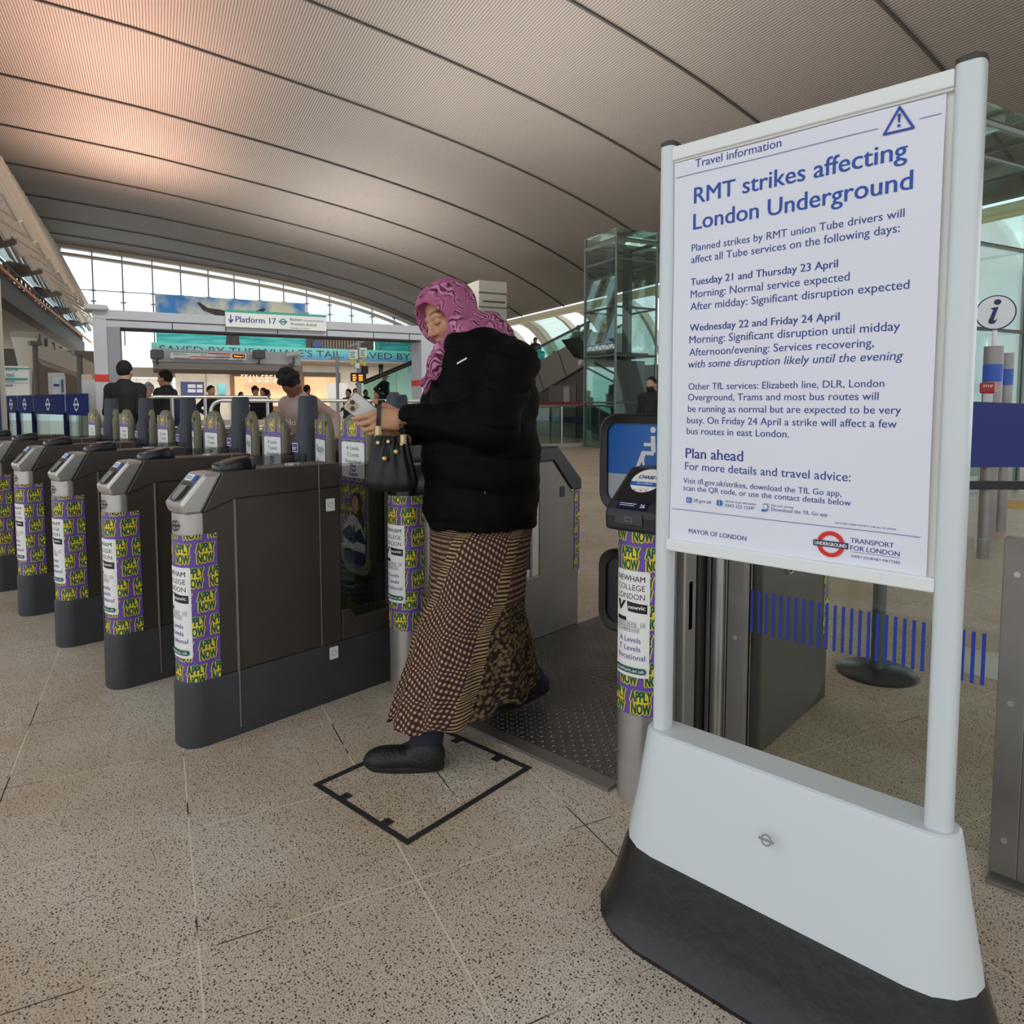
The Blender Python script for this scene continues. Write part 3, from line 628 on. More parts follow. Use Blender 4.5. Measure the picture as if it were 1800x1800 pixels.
    build('glass_screen', m, tint, g, local=True)
    m = MB(); prism_x(m, [(1.57, .25), (1.57, 1.05), (2.06, 1.05), (2.2, .89), (2.2, .25)], hw); build('rear_cabinet', m, brown, g, local=True, bevel=.006)
    m = MB(); m.loft([[(x*.058*s_, .235+y*.075*s_+dy, z) for x, y in [(math.copysign(abs(math.cos(t))**.5, math.cos(t)), math.copysign(abs(math.sin(t))**.5, math.sin(t))) for t in np.linspace(0, 2*PI, 24, endpoint=False)]] for z, s_, dy in ((1.038, 1, 0), (1.052, 1.03, 0), (1.062, .95, 0))])
    m.v = [(x, y, z+max(0, (y-.16))*.16 if z > 1.06 else z) for x, y, z in m.v]
    rd = build('card_reader', m, rubber, g, local=True, auto=50)
    m = MB(); m.loft([[(x*.044*s_, .24+y*.055*s_, z+y*.008) for x, y in [(math.copysign(abs(math.cos(t))**.6, math.cos(t)), math.copysign(abs(math.sin(t))**.6, math.sin(t))) for t in np.linspace(0, 2*PI, 20, endpoint=False)]] for z, s_ in ((1.06, 1), (1.079, .95), (1.082, .85))]); build('reader_pad', m, rubber, rd, local=True, auto=50)
    m = MB(); m.loft([[(.03*math.cos(t), .49+.035*math.sin(t), z) for t in np.linspace(0, 2*PI, 16, endpoint=False)] for z in (1.04, 1.047)]); build('top_plate', m, steel, g, local=True, auto=40)
    # tall reader post standing in the glazed middle
    y = 1.045; rr = lambda a, b2, z: pill_ring(a, min(a, .05), y-b2, y+b2, z)
    m = MB(); m.loft([rr(.062, .062, .33), rr(.062, .062, .97)]); po = build('post_foot', m, steel, g, local=True, auto=40)
    m = MB(); m.loft([rr(.07, .068, .965), rr(.074, .07, .98), rr(.072, .07, 1.125), rr(.052, .058, 1.165), rr(.045, .052, 1.325), rr(.04, .046, 1.34)]); pb = build('post_head', m, postgrey, g, local=True, auto=30)
    A = Flat().rect(-.03, 0, .03, .05, .003); B = Flat().rect(-.026, .004, .026, .046); C_ = Flat().rect(-.02, .022, .018, .026); C_.rect(-.02, .014, .01, .018)
    decal('sticker', [(A, paper), (B, M('sticker_purple', '4a3f96', .4)), (C_, paper)], pf((-.02, y-.0715, 1.03), (1, 0, 0), (0, 0, 1)), pb, lift0=.001)
    paddle(g, (-.105, .975), (-.39, .99)); paddle(g, (.085, 1.055), (.37, .955), False)
    return g
G_LAB = ['ticket gate nearest the information board, white sticker low on its dark side', 'second ticket gate from the information board', 'third ticket gate from the information board, between the second and fourth', 'fourth ticket gate from the board, front just inside the left edge', 'fifth ticket gate from the board, only its top and tall post in view', 'sixth ticket gate from the board, next to the blue banded glass fence']
g0 = make_gate(G_LAB[0], 'row of ticket gates')
for i in range(1, 6):
    c = dup(g0); c.location.x = -2.68-.8*i; c['label'] = G_LAB[i]
last = [ch for ch in g0.children if ch.name.startswith('paddle')][-1]
for ch in list(last.children)+[last]: bpy.data.objects.remove(ch)
for (yy, zz) in ((1.65, .863), (1.648, .214)):
    hx = -2.604 if zz > .3 else -2.5935
    s_ = Flat().rect(-.022, -.027, .022, .027, .003); q = decal('sticker', [(s_, paper), (Flat().ring(0, 0, .010, .0115), grey)], pf((hx, yy, zz), (0, 1, 0), (0, 0, 1)), g0, local=False, lift0=.0015)
# ---- wide gate: left housing behind the woman, right post with reader, padded leaf
wg = thing('wide_gate_housing', 'wide gate housing with black angled end cap behind the person in a headscarf', 'ticket gate', (-2.52, 1.92, 0))
m = MB(); prism_x(m, [(2.07, 0), (2.07, .36), (2.86, .36), (2.86, .985), (3.02, .985), (3.222, .8), (3.222, 0)], .0625); m.v = [(x-2.5225, y, z) for x, y, z in m.v]; build('cabinet', m, M('housing_bronze', '807a72', .4, .5, noise=.08, nscale=4), wg, bevel=.01)
m = MB(); m.box((-2.58, 2.07, .355), (-2.465, 2.8, .40)); m.box((-2.588, 2.8, .355), (-2.457, 2.862, .985)); build('window_frame', m, steel, wg, bevel=.006)
m = MB(); m.quad((-2.47, 2.07, .4), (-2.47, 2.8, .4), (-2.47, 2.8, 1.03), (-2.47, 2.07, 1.03)); m.quad((-2.575, 2.07, .4), (-2.575, 2.8, .4), (-2.575, 2.8, 1.03), (-2.575, 2.07, 1.03)); build('glass_screen', m, tint, wg)
m = MB(); P_ = [(2.6, .98), (2.6, 1.062), (3.02, 1.062), (3.235, .86), (3.235, .80), (3.15, .80), (2.98, .98)]; k = len(P_)
m.add([(-2.59, y, z) for y, z in P_]+[(-2.45, y, z) for y, z in P_], [tuple(range(k))[::-1], tuple(range(k, 2*k))]+[(i, (i+1) % k, (i+1) % k+k, i+k) for i in range(k)]); build('end_cap', m, rubber, wg, bevel=.008)
m = MB(); m.box((-2.462, 3.045, .77), (-2.4575, 3.085, .83)); build('reader_window', m, rubber, wg)
m = MB(); m.sphere((-2.458, 3.15, .80), .011, 6); build('lock', m, steel, wg, smooth=True)
bl = blocks(0, .33, .05, .84); decal('advert_wrap', [(Flat().rect(0, .33, .05, .84), purple), (bl[0], yellow), (bl[1], green)], lambda x, z, l: np.array([-2.459+l, 3.175+x, z]), wg, local=False)
def pedestal(name, label, x, z1, head):
    p = thing(name, label, 'reader post', (x, 1.85, 0)); hw = .082
    m = MB(); m.loft([pill_ring(hw, .078, 0, .2, z) for z in (0, z1)]); build('column', m, steel, p, local=True, auto=40)
    wrap(p, hw, .078, .12, .305, .898, (.43, .772, .125), half=.155, ox=.02)
    if head:
        m = MB(); P_ = [(-.012, .895), (-.016, .955), (.01, .985), (.13, 1.085), (.215, 1.09), (.215, .895)]; prism_x(m, P_, hw+.012); hd = build('reader_head', m, M('reader_black', '25252a', .42), p, local=True, bevel=.012)
        uy = np.array([0, .12, .10])/math.hypot(.12, .1); fn = pf((0, .01, .985), (1, 0, 0), uy)
        A = Flat().poly([(-.075, .03), (-.06, -.0), (.06, 0), (.075, .03), (.075, .155), (-.075, .155)]); C_ = Flat().disc(0, .10, .056, .053); Bd = Flat().poly([(-.0555, .093), (-.052, .075), (.052, .075), (.0555, .093)]); K = Flat().text('CHASE', -.006, .108, width=.058, size=.02, bold=.03, align='C'); K.ring(.034, .115, .004, .0075, 8); K.text('Get cashback', 0, .081, width=.06, size=.011, align='C')
        T_ = Flat().text('Get cashback', 0, .082, width=.058, size=.011, align='C', bold=.02); T2 = Flat().text('Apple Pay', 0, .06, width=.03, size=.01, align='C')
        D = Flat().disc(-.022, .054, .003); D.disc(0, .054, .003); D.disc(.02, .054, .003)
        decal('contactless_pad', [(A, M('pad_black', '1a1a1d', .3)), (C_, paper), (Bd, blueink), (K.cut((-1, .1, 1, 1)), navy), (T_, paper), (D, M('ink_orange', 'e2642a', .5))], fn, hd)
        fn2 = pf((0, -.0175, .925), (1, 0, 0), (0, .0, 1)); Bz = Flat().rect(-.05, -.004, .05, .03, .004); Lb = Flat().rect(-.014, .004, .014, .02, .002); Lb2 = Flat().rect(-.011, .007, .011, .017)
        decal('latch', [(Bz, M('latch_dark', '3a3a3f', .4)), (Lb, grey), (Lb2, M('latch_dark', '3a3a3f', .4))], fn2, hd)
        fn3 = pf((0, -.003, .972), (1, 0, 0), np.array([0, .026, .03])/.0397); Dp = Flat().rect(-.055, -.006, .055, .026, .002); Tt = Flat().text('26', .03, .002, size=.018, bold=.02); Tt.rect(-.045, .012, .015, .014); Tt.rect(-.045, .005, .01, .007)
        decal('display', [(Dp, M('display_blue', '1c1d3a', .2)), (Tt, paper)], fn3, hd, lift0=.0012)
    else:
        m = MB(); m.loft([pill_ring(hw+.004, .08, -.004, .204, .9), pill_ring(hw+.004, .08, -.004, .204, 1.0), pill_ring(hw-.02, .06, .02, .18, 1.03)]); build('top_cap', m, rubber, p, local=True, auto=40)
    return p
pedestal('reader_post', 'steel reader post with purple advert wrap behind the hanging handbag', -2.43, .905, False)
pedestal('reader_post', 'reader post with round contactless sticker beside the white board', -1.205, .90, True)
# padded leaf of the wide gate with wheelchair sign
lf = thing('wide_gate_leaf', 'blue wide gate leaf with wheelchair symbol and black padded edge', 'gate leaf', (-1.27, 2.12, 0))
def rrect(x0, z0, x1, z1, r, n=8):
    P = []
    for cx, cz, a in ((x1-r, z0+r, -PI/2), (x1-r, z1-r, 0), (x0+r, z1-r, PI/2), (x0+r, z0+r, PI)):
        for k in range(n+1): t = a+PI/2*k/n; P.append((cx+r*math.cos(t), cz+r*math.sin(t)))
    return P
for (nm, z0, z1) in (('upper_pad', .905, 1.262), ('lower_pad', .46, .765)):
    O_, I_ = rrect(-1.515, z0, -1.14, z1, .07), rrect(-1.515+.034, z0+.034, -1.14-.034, z1-.034, .042); m = MB(); n = len(O_); R = []
    for (P_, dy) in ((O_, -.012), (O_, .012), (rrect(-1.507, z0+.008, -1.148, z1-.008, .062), .02), (I_, .016), (I_, -.016), (rrect(-1.507, z0+.008, -1.148, z1-.008, .062), -.02)): R.append([(x, 2.12+dy, z) for x, z in P_])
    R.append(R[0]); m.loft(R, cap=False); pd = build(nm, m, rubber, lf, auto=50)
    m = MB(); m.slab([(x, 2.128, z) for x, z in I_], (0, -.012, 0))
    if nm == 'upper_pad':
        sp_ = build('sign_panel', m, M('leaf_grey', 'a9adb2', .3), pd)
        x0, x1, zz0, zz1 = -1.48, -1.175, .94, 1.227
        Bf = Flat().poly(rrect(x0, zz0+.0, x1, zz1, .04)); Bf.cut((x0, 1.045, x1, 2))
        Wh = Flat(); cx, cz, s_ = -1.292, 1.14, .108
        Wh.disc(cx, cz+.62*s_, .1*s_); Wh.ring(cx-.02*s_+.05*s_, cz-.38*s_, .34*s_, .44*s_, 30, PI*.78, PI*2.05)
        Wh.line((cx, cz+.42*s_), (cx+.03*s_, cz-.12*s_), .17*s_); Wh.line((cx+.03*s_, cz+.14*s_), (cx-.34*s_, cz+.14*s_), .11*s_); Wh.line((cx+.04*s_, cz-.14*s_), (cx-.4*s_, cz-.14*s_), .13*s_); Wh.line((cx-.36*s_, cz-.12*s_), (cx-.6*s_, cz-.7*s_), .13*s_)
        decal('wheelchair_sign', [(Bf, M('sign_blue', '1a5dab', .35)), (Wh, M('symbol_grey', 'd9d9dc', .4))], lambda x, z, l: np.array([x, 2.116-l, z]), sp_, local=False, lift0=.0015)
    else: build('lower_panel', m, M('leaf_dark', '2a2b2e', .3), pd)
m = MB(); m.box((-1.2, 2.08, .1), (-1.14, 2.16, 1.24)); build('hinge_post', m, steel, lf, bevel=.006)
wh = thing('wide_gate_cabinet', 'dark bronze gate cabinet behind the reader post beside the white board', 'ticket gate', (-1.2, 2.3, 0))
m = MB(); m.box((-1.29, 2.2, 0), (-1.15, 3.2, .98)); build('cabinet', m, brown, wh, bevel=.008)
m = MB(); m.box((-1.295, 2.2, .98), (-1.147, 3.2, 1.03)); build('top_cover', m, rubber, wh, bevel=.008)
m = MB(); m.box((-1.15, 2.45, 0), (-1.03, 3.15, .95)); build('foot_box', m, brown, wh, bevel=.008)
q = onX(1388, 992, -1.03); m = MB(); m.tube([q+np.array([0, .035*math.cos(t), .035*math.sin(t)]) for t in np.linspace(0, 2*PI, 25)], .004, 6, cap=False); m.v = [(x+.006, y, z) for x, y, z in m.v]; build('pull_ring', m, steel, wh, smooth=True)
bl = blocks(0, .3, .06, .93); decal('advert_wrap', [(Flat().rect(0, .3, .06, .93), purple), (bl[0], yellow), (bl[1], green)], lambda x, z, l: np.array([-1.029+l, 3.085+x, z]), wh, local=False)
# chequer plate between the wide gate posts
def chequer():
    m = M('chequer_plate', '6e6a66', .38, .75); t = m.node_tree; b = t.nodes['Principled BSDF']; N = t.nodes.new; L = t.links.new
    tcn = N('ShaderNodeTexCoord'); nz = N('ShaderNodeTexNoise'); nz.inputs['Scale'].default_value = 3; nz.inputs['Detail'].default_value = 4; L(tcn.outputs['Object'], nz.inputs['Vector'])
    r = N('ShaderNodeValToRGB'); r.color_ramp.elements[0].color = lin('4f4b48'); r.color_ramp.elements[1].color = lin('8b8680'); L(nz.outputs['Fac'], r.inputs[0]); L(r.outputs[0], b.inputs['Base Color']); return m
cpm = chequer()
pl = MB(); pl.box((-2.34, 1.93, .0), (-1.30, 2.64, .006)); pl.box((-2.455, 2.645, .0), (-1.30, 3.42, .006)); plate = build('chequer_plate', pl, cpm); tag(plate, 'dark steel chequer plate set in the floor of the wide gate', 'floor plate')
st = MB(); q = 0
for i in range(42):
    for j in range(52):
        x, y = -2.43+i*.027, 1.95+j*.0275
        if x > -1.31 or y > 3.4 or (x < -2.325 and y < 2.66): continue
        a = PI/4 if (i+j) % 2 else -PI/4; c_, s_ = math.cos(a)*.0118, math.sin(a)*.0118; u_, v_ = -math.sin(a)*.0036, math.cos(a)*.0036
        st.add([(x-c_, y-s_, .006), (x+u_, y+v_, .006), (x+c_, y+s_, .006), (x-u_, y-v_, .006), (x, y, .0105)], [(0, 1, 4), (1, 2, 4), (2, 3, 4), (3, 0, 4)])
tag(build('raised_studs', st, cpm, plate), kind='stuff')
tl = MB(); tl.box((-2.34, 1.865, 0), (-1.295, 1.928, .012)); tag(build('threshold_strip', tl, M('dull_steel', '8d8680', .45, .6)), 'worn steel threshold strip along the front of the chequer plate', 'threshold strip')
# access cover frame set in the floor
ac = thing('floor_access_cover', 'square terrazzo floor access cover in a dark metal frame', 'access cover', (-1.82, 1.51, 0))
fr = M('frame_dark', '3c3a3b', .5, .4); C4 = [(-2.058, 1.218), (-1.566, 1.232), (-1.585, 1.81), (-2.06, 1.79)]; m = MB()
for i in range(4):
    a, b2 = np.array(C4[i]), np.array(C4[(i+1) % 4]); d = (b2-a)/np.linalg.norm(b2-a); n = np.array([-d[1], d[0]]); m.slab([(*(a), .0), (*(b2), .0), (*(b2+n*.019), .0), (*(a+n*.019), .0)], (0, 0, .003+.0004*i))
build('frame', m, fr, ac)
for (x, y, vx) in ((-1.915, 1.222, 0), (-1.70, 1.228, 0), (-1.72, 1.80, 1), (-1.93, 1.793, 1)):
    m = MB(); s_ = -1 if vx else 1; m.box((x-.016, min(y, y+s_*.048), 0), (x+.016, max(y, y+s_*.048), .0032)); kb = build('key_plate', m, fr, ac)
    h_ = MB(); h_.cyl((x, y+s_*.032), .006, .003, .0036, 10); build('key_hole', h_, black, kb)
m = MB(); m.box((-2.036, 1.242, 0), (-1.61, 1.785, .0012)); build('cover_slab', m, MC['terrazzo'], ac)
# ---------------------------------------------------------------- white information board with poster
ib = thing('information_board', 'white freestanding board holding a strike notice, on a black weighted base', 'notice board', (-.578, 1.505, 0))
wpl = M('board_paint', 'd4dadb', .3, coat=.2); wfr = M('board_frame', 'e9ebe8', .35)
def stad(cx, cy, hl, hd, z, n=9, pw=1.):
    P = []
    for a in np.linspace(-PI/2, PI/2, n): P.append((cx+hl-hd*1.1+hd*1.1*math.cos(a), cy+hd*math.sin(a), z))
    for a in np.linspace(PI/2, 1.5*PI, n): P.append((cx-hl+hd*1.1+hd*1.1*math.cos(a), cy+hd*math.sin(a), z))
    return P
bx, by = -.577, 1.508
m = MB(); m.loft([stad(bx, by, hl, hd, z) for z, hl, hd in ((.2, .388, .099), (.225, .384, .096), (.35, .362, .072), (.475, .343, .05), (.486, .340, .047), (.490, .335, .042))]); hb = build('base_shell', m, wpl, ib, auto=28)
m = MB(); m.loft([stad(bx, by, hl, hd, z) for z, hl, hd in ((0, .458, .165), (.012, .46, .167), (.03, .449, .155), (.1, .421, .128), (.19, .394, .104), (.215, .384, .095))]); build('weighted_foot', m, M('foot_rubber', '131212', .3, noise=.3, nscale=14, bump=.06, bscale=30), ib, auto=28)
for x0, x1 in ((-.9, -.862), (-.3, -.252)):
    m = MB(); cxp = (x0+x1)/2; hwp = (x1-x0)/2; R = [[(cxp+hwp*math.copysign(abs(math.cos(t))**.55, math.cos(t)), 1.505+.026*math.copysign(abs(math.sin(t))**.7, math.sin(t)), z) for t in np.linspace(0, 2*PI, 28, endpoint=False)] for z in (.488, 1.903)]; m.loft(R); po = build('post', m, wpl, ib, auto=40)
    m = MB(); m.loft([[(cxp+(x-cxp)*s_, 1.505+(y-1.505)*s_, z) for x, y, _ in R[0]] for z, s_ in ((1.903, 1.03), (1.912, 1.03), (1.915, .9))]); build('post_cap', m, M('cap_dark', '35302e', .4), po, auto=40)
m = MB(); m.box((-.866, 1.497, .95), (-.298, 1.513, 1.89)); build('back_panel', m, M('panel_cream', 'e6e5dd', .4), ib)
m = MB(); m.box((-.866, 1.482, 1.866), (-.298, 1.518, 1.898)); m.box((-.866, 1.487, 1.861), (-.298, 1.5, 1.868)); build('top_rail', m, wfr, ib, bevel=.003)
m = MB(); m.box((-.866, 1.48, .944), (-.296, 1.518, .972)); build('bottom_rail', m, wfr, ib, bevel=.003)
# poster sheet, slightly wavy
PX0, PX1, PZ0, PZ1 = -.862, -.311, .968, 1.86
def wav(x, z): return .0018*math.sin((x+z*.3)*16)+.0012*math.sin(z*13+x*5)+.004*max(0, (x+.40)/.1)**2*(1 if z < 1.8 else .3)
def pfn(x, z, l): return np.array([x, 1.4905-wav(x, z)-l, z])
m = MB(); nx, nzv = 26, 40
for j in range(nzv+1):
    for i in range(nx+1):
        x, z = PX0+(PX1-PX0)*i/nx, PZ0+(PZ1-PZ0)*j/nzv; x -= (.012*(1-(j/nzv))+.0)*(i/nx)*0; m.v.append(tuple(pfn(x, z, 0)))
m.f = [(j*(nx+1)+i, j*(nx+1)+i+1, (j+1)*(nx+1)+i+1, (j+1)*(nx+1)+i) for j in range(nzv) for i in range(nx)]
po = build('poster', m, M('poster_paper', 'e7e7f0', .55), ib, smooth=True)
ink = Flat()
def pt(x, y): q = onY(x, y, 1.4895); return q[0], q[2]
def ln(t, x0, y0, x1, bold=0., shear=0., sz=None):
    bold = max(bold, .006)
    xa, za = pt(x0, y0); xb = pt(x1, y0)[0]; V, _ = glyphs(t, 0., shear); wd = V[:, 0].max()-V[:, 0].min(); ink_.text(t, xa, za, width=xb-xa, size=(sz or (xb-xa)/wd), bold=bold, shear=shear)
ink_ = Flat()
for a in [('Travel information', 1222.7, 295, 1372, 0), ('Planned strikes by RMT union Tube drivers will', 1215.7, 442.3, 1588, 0), ('affect all Tube services on the following days:', 1215, 463, 1580, 0), ('Tuesday 21 and Thursday 23 April', 1214, 502, 1471, .018), ('Morning: Normal service expected', 1214, 524, 1491.7, .006), ('After midday: Significant disruption expected', 1213.7, 545.7, 1597, .006),
          ('Wednesday 22 and Friday 24 April', 1212.7, 582.7, 1474, .018), ('Morning: Significant disruption until midday', 1212, 604, 1581, .006), ('Afternoon/evening: Services recovering,', 1211.7, 625.7, 1535, .006), ('with some disruption likely until the evening', 1210, 646.7, 1587, .004), ('Other TfL services: Elizabeth line, DLR, London', 1210, 685, 1554, 0), ('Overground, Trams and most bus routes will', 1209, 704, 1544, 0),
          ('be running as normal but are expected to be very', 1208.7, 724, 1584, 0), ('busy. On Friday 24 April a strike will affect a few', 1207, 744, 1576.7, 0), ('bus routes in east London.', 1206, 763, 1387, 0), ('Plan ahead', 1204, 805, 1306, .016), ('For more details and travel advice:', 1202.7, 825.7, 1495, 0), ('Visit tfl.gov.uk/strikes, download the TfL Go app,', 1200, 849, 1479, 0),
          ('scan the QR code, or use the contact details below', 1200, 861.7, 1495.7, 0), ('tfl.gov.uk', 1219, 882.7, 1250, 0), ('24 hour travel information', 1274, 882.7, 1329, 0), ('0343 222 1234*', 1274, 891, 1326.7, 0), ('Plan your journey', 1356, 890, 1395, 0), ('Download the TfL Go app', 1356, 898, 1454, 0), ('MAYOR OF LONDON', 1210, 936.7, 1312, .014), ('TRANSPORT', 1494, 954, 1570.7, .014), ('FOR LONDON', 1494, 967, 1581, .014), ('EVERY JOURNEY MATTERS', 1495.7, 980, 1582, .008), ('NETWORK STRIKE POSTER V1 FOR ALL TFL MODES', 1467, 920.7, 1575, 0)]: ln(a[0], a[1], a[2], a[3], a[4], shear=.18 if 'disruption likely' in a[0] else 0)
ink = ink_; ink_ = Flat(); ln('RMT strikes affecting', 1220.7, 358.3, 1591.7, .012); ln('London Underground', 1219, 404, 1601.7, .012); big = ink_
ux = pt(1660, 198); lz = pt(1640, 203)[1]; lz2 = pt(1400, 919)[1]; rules = Flat().rect(PX0+.006, lz-.0006, pt(1545, 203)[0], lz+.0006); rules.rect(pt(1617, 203)[0], lz-.0006, pt(1655, 203)[0], lz+.0006); rules.rect(PX0+.006, lz2-.0006, PX1-.012, lz2+.0006); rules.rect(pt(1495, 970)[0], pt(1495, 970)[1], pt(1582, 970)[0], pt(1495, 970)[1]+.0008)
tri = Flat(); A, B, C_ = pt(1583, 180), pt(1554, 229), pt(1608, 208); A = (sum(pt(1583, 180)[:1]), lz+.034); xl, xr = pt(1555, 229)[0], pt(1607, 208)[0]; A = ((xl+xr)/2, lz+.03); zb_t = lz-.014
for p, q in ((A, (xl, zb_t)), ((xl, zb_t), (xr, zb_t)), ((xr, zb_t), A)): tri.line(p, q, .0042); tri.disc(p[0], p[1], .0021)
tri.poly([(A[0]-.0028, A[1]-.012), (A[0]+.0028, A[1]-.012), (A[0]+.0016, A[1]-.028), (A[0]-.0016, A[1]-.028)]); tri.disc(A[0], A[1]-.034, .0028)
ro = pt(1460, 956.5); red, bar, bt = Flat().ring(*ro, .0185, .027, 40), Flat().rect(ro[0]-.034, ro[1]-.0062, ro[0]+.034, ro[1]+.0062), Flat().text('UNDERGROUND', ro[0], ro[1]-.0038, width=.062, size=.0105, bold=.02, align='C')
ics = Flat()
for x, y in ((1211, 879), (1265, 884)): q = pt(x, y); ics.rect(q[0]-.0065, q[1]-.006, q[0]+.0065, q[1]+.0065, .002)
q = pt(1346, 893); ics.rect(q[0]-.003, q[1]-.004, q[0]+.006, q[1]+.01, .001); ics.line((q[0]-.008, q[1]-.006), (q[0]+.004, q[1]-.003), .005)
icw = Flat(); q = pt(1211, 879); icw.ring(q[0], q[1], .0024, .0036, 14); q = pt(1265, 884); icw.rect(q[0]-.001, q[1]-.004, q[0]+.001, q[1]+.001); icw.disc(q[0], q[1]+.0035, .0012); q = pt(1346, 893); icw.rect(q[0]-.0018, q[1]-.002, q[0]+.0048, q[1]+.008)
pink = M('poster_ink', '33448c', .5); pbig = M('poster_ink_bold', '1c4aa6', .5)
for f_ in (ink, big, rules, tri, red, bar): f_.cut(step=.02)
decal('print', [(ink, pink), (big, pbig), (rules, M('ink_rule', '4d5a94', .5)), (tri, M('ink_triangle', '1f459c', .5)), (red, M('ink_red', 'd8261e', .5)), (bar, M('ink_bar', '1c2a5c', .5)), (bt, paper), (ics, blueink), (icw, paper)], pfn, po, local=False, lift0=.0005)
q = onY(1348, 1476, 1.418); R = Flat().ring(0, 0, .0085, .0125, 24); R.rect(-.017, -.003, .017, .003)
decal('badge', [(R, M('badge_grey', '8e9392', .4, .3))], pf((q[0], 1.4175, q[2]), (1, 0, 0), (0, .19, 1)), hb, local=False, lift0=.0022)
# ---------------------------------------------------------------- glazed side gate behind the board
dg_ = thing('glass_side_gate', 'glass side gate with blue vertical dashes and steel stiles behind the board', 'gate', (-.62, 2.25, 0))
stile = M('stile_steel', '8f8a86', .38, .6, noise=.12, nscale=6)
dgl = glass('door_glass', 'f2f5f1', .02)
m = MB(); m.box((-.985, 2.246, .06), (-.29, 2.254, .93)); build('glass_pane', m, dgl, dg_)
for nm, x0, x1, y0, y1, z1 in (('stile', -1.06, -1.0, 2.23, 2.268, .93), ('stile', -.288, -.225, 2.23, 2.268, .945)):
    m = MB(); m.box((x0, y0, .02), (x1, y1, z1)); s1 = build(nm, m, stile, dg_, bevel=.003)
    for z in (.12, .5, .85):
        b2 = MB(); b2.loft([[((x0+x1)/2+r*math.cos(t), y, z+r*math.sin(t)) for t in np.linspace(0, 2*PI, 14, endpoint=False)] for y, r in ((y0+.001, .009), (y0-.0025, .008))]); build('screw', b2, M('screw_steel', 'cfccc8', .25, .8), s1)
m = MB(); m.cyl((-1.1, 2.25), .026, 0, 1.0, 20); build('pivot_pole', m, steel, dg_, auto=40)
m = MB(); m.box((-1.142, 2.235, 0), (-1.128, 2.27, .95)); build('jamb', m, stile, dg_, bevel=.002)
D = Flat(); n = 0; x = -.985
while x < -.31: D.rect(x, .527, x+.0095, .672); x += .0243
decal('dashes', [(D, M('dash_blue', '1f3fa6', .5))], lambda x, z, l: np.array([x, 2.246-l, z]), dg_, local=False)
m = MB(); m.box((-.29, 2.2, 0), (-.1, 2.45, .012)); m.box((-.225, 2.23, .02), (-.1, 2.27, .96)); build('hinge_jamb', m, stile, dg_, bevel=.003)
# ---------------------------------------------------------------- the walking woman
OW = np.array([-1.92, 1.83, 0.]); VW = np.array([-.724, .690, 0.]); UW = np.array([.690, .724, 0.]); ZW = np.array([0, 0, 1.])
def P(x, y, w=0.): return onpl(x, y, OW-VW*w, VW)          # a point w metres nearer than the plane she walks in
def AX(v): return UW*v[0]+ZW*v[1]-VW*v[2]                   # (right, up, near) of her figure -> world
wo_ = thing('person', 'person in a black padded coat and pink patterned headscarf walking with a phone', 'person', OW)
# head frame
Fh = np.array([-.707, -.423, .562]); Lh = np.array([.62, 0, .78]); Uh = np.cross(Fh, Lh); ro_ = math.radians(9)
Lr, Ur = Lh*math.cos(ro_)+Uh*math.sin(ro_), Uh*math.cos(ro_)-Lh*math.sin(ro_)
RH = np.stack([AX(Fh), AX(Lr), AX(Ur)], 1); HC = P(789, 556, -.02)
sp = lambda c, r: ell(c, (r, r, r))
face = su(.02, ell((-.015, 0, .03), (.095, .074, .09)), ell((.03, 0, -.03), (.062, .06, .085)), rc((.045, 0, -.085), .04, (.07, 0, -.098), .024), rc((.052, .036, -.03), .03, (.052, -.036, -.03), .03))
face = su(.012, face, rc((.078, .012, .022), .013, (.066, .046, .02), .011), rc((.078, -.012, .022), .013, (.066, -.046, .02), .011))
face = sub(.014, face, sp((.104, .031, .0), .0165)); face = sub(.014, face, sp((.104, -.031, .0), .0165))
face = su(.006, face, sp((.0765, .031, -.002), .0140), sp((.0765, -.031, -.002), .0140))
face = su(.008, face, rc((.084, 0, .012), .0085, (.108, 0, -.030), .0125), sp((.098, .0125, -.035), .0085), sp((.098, -.0125, -.035), .0085))
lips = su(.004, rc((.083, .021, -.066), .004, (.0955, 0, -.0615), .0062), rc((.083, -.021, -.066), .004, (.0955, 0, -.0615), .0062), rc((.082, .018, -.0675), .004, (.092, 0, -.0735), .0068), rc((.082, -.018, -.0675), .004, (.092, 0, -.0735), .0068))
face = su(.004, face, lips)
neck = rc((-.03, 0, -.07), .055, (-.055, 0, -.2), .058)
head = xf(su(.03, face, neck), RH, HC)
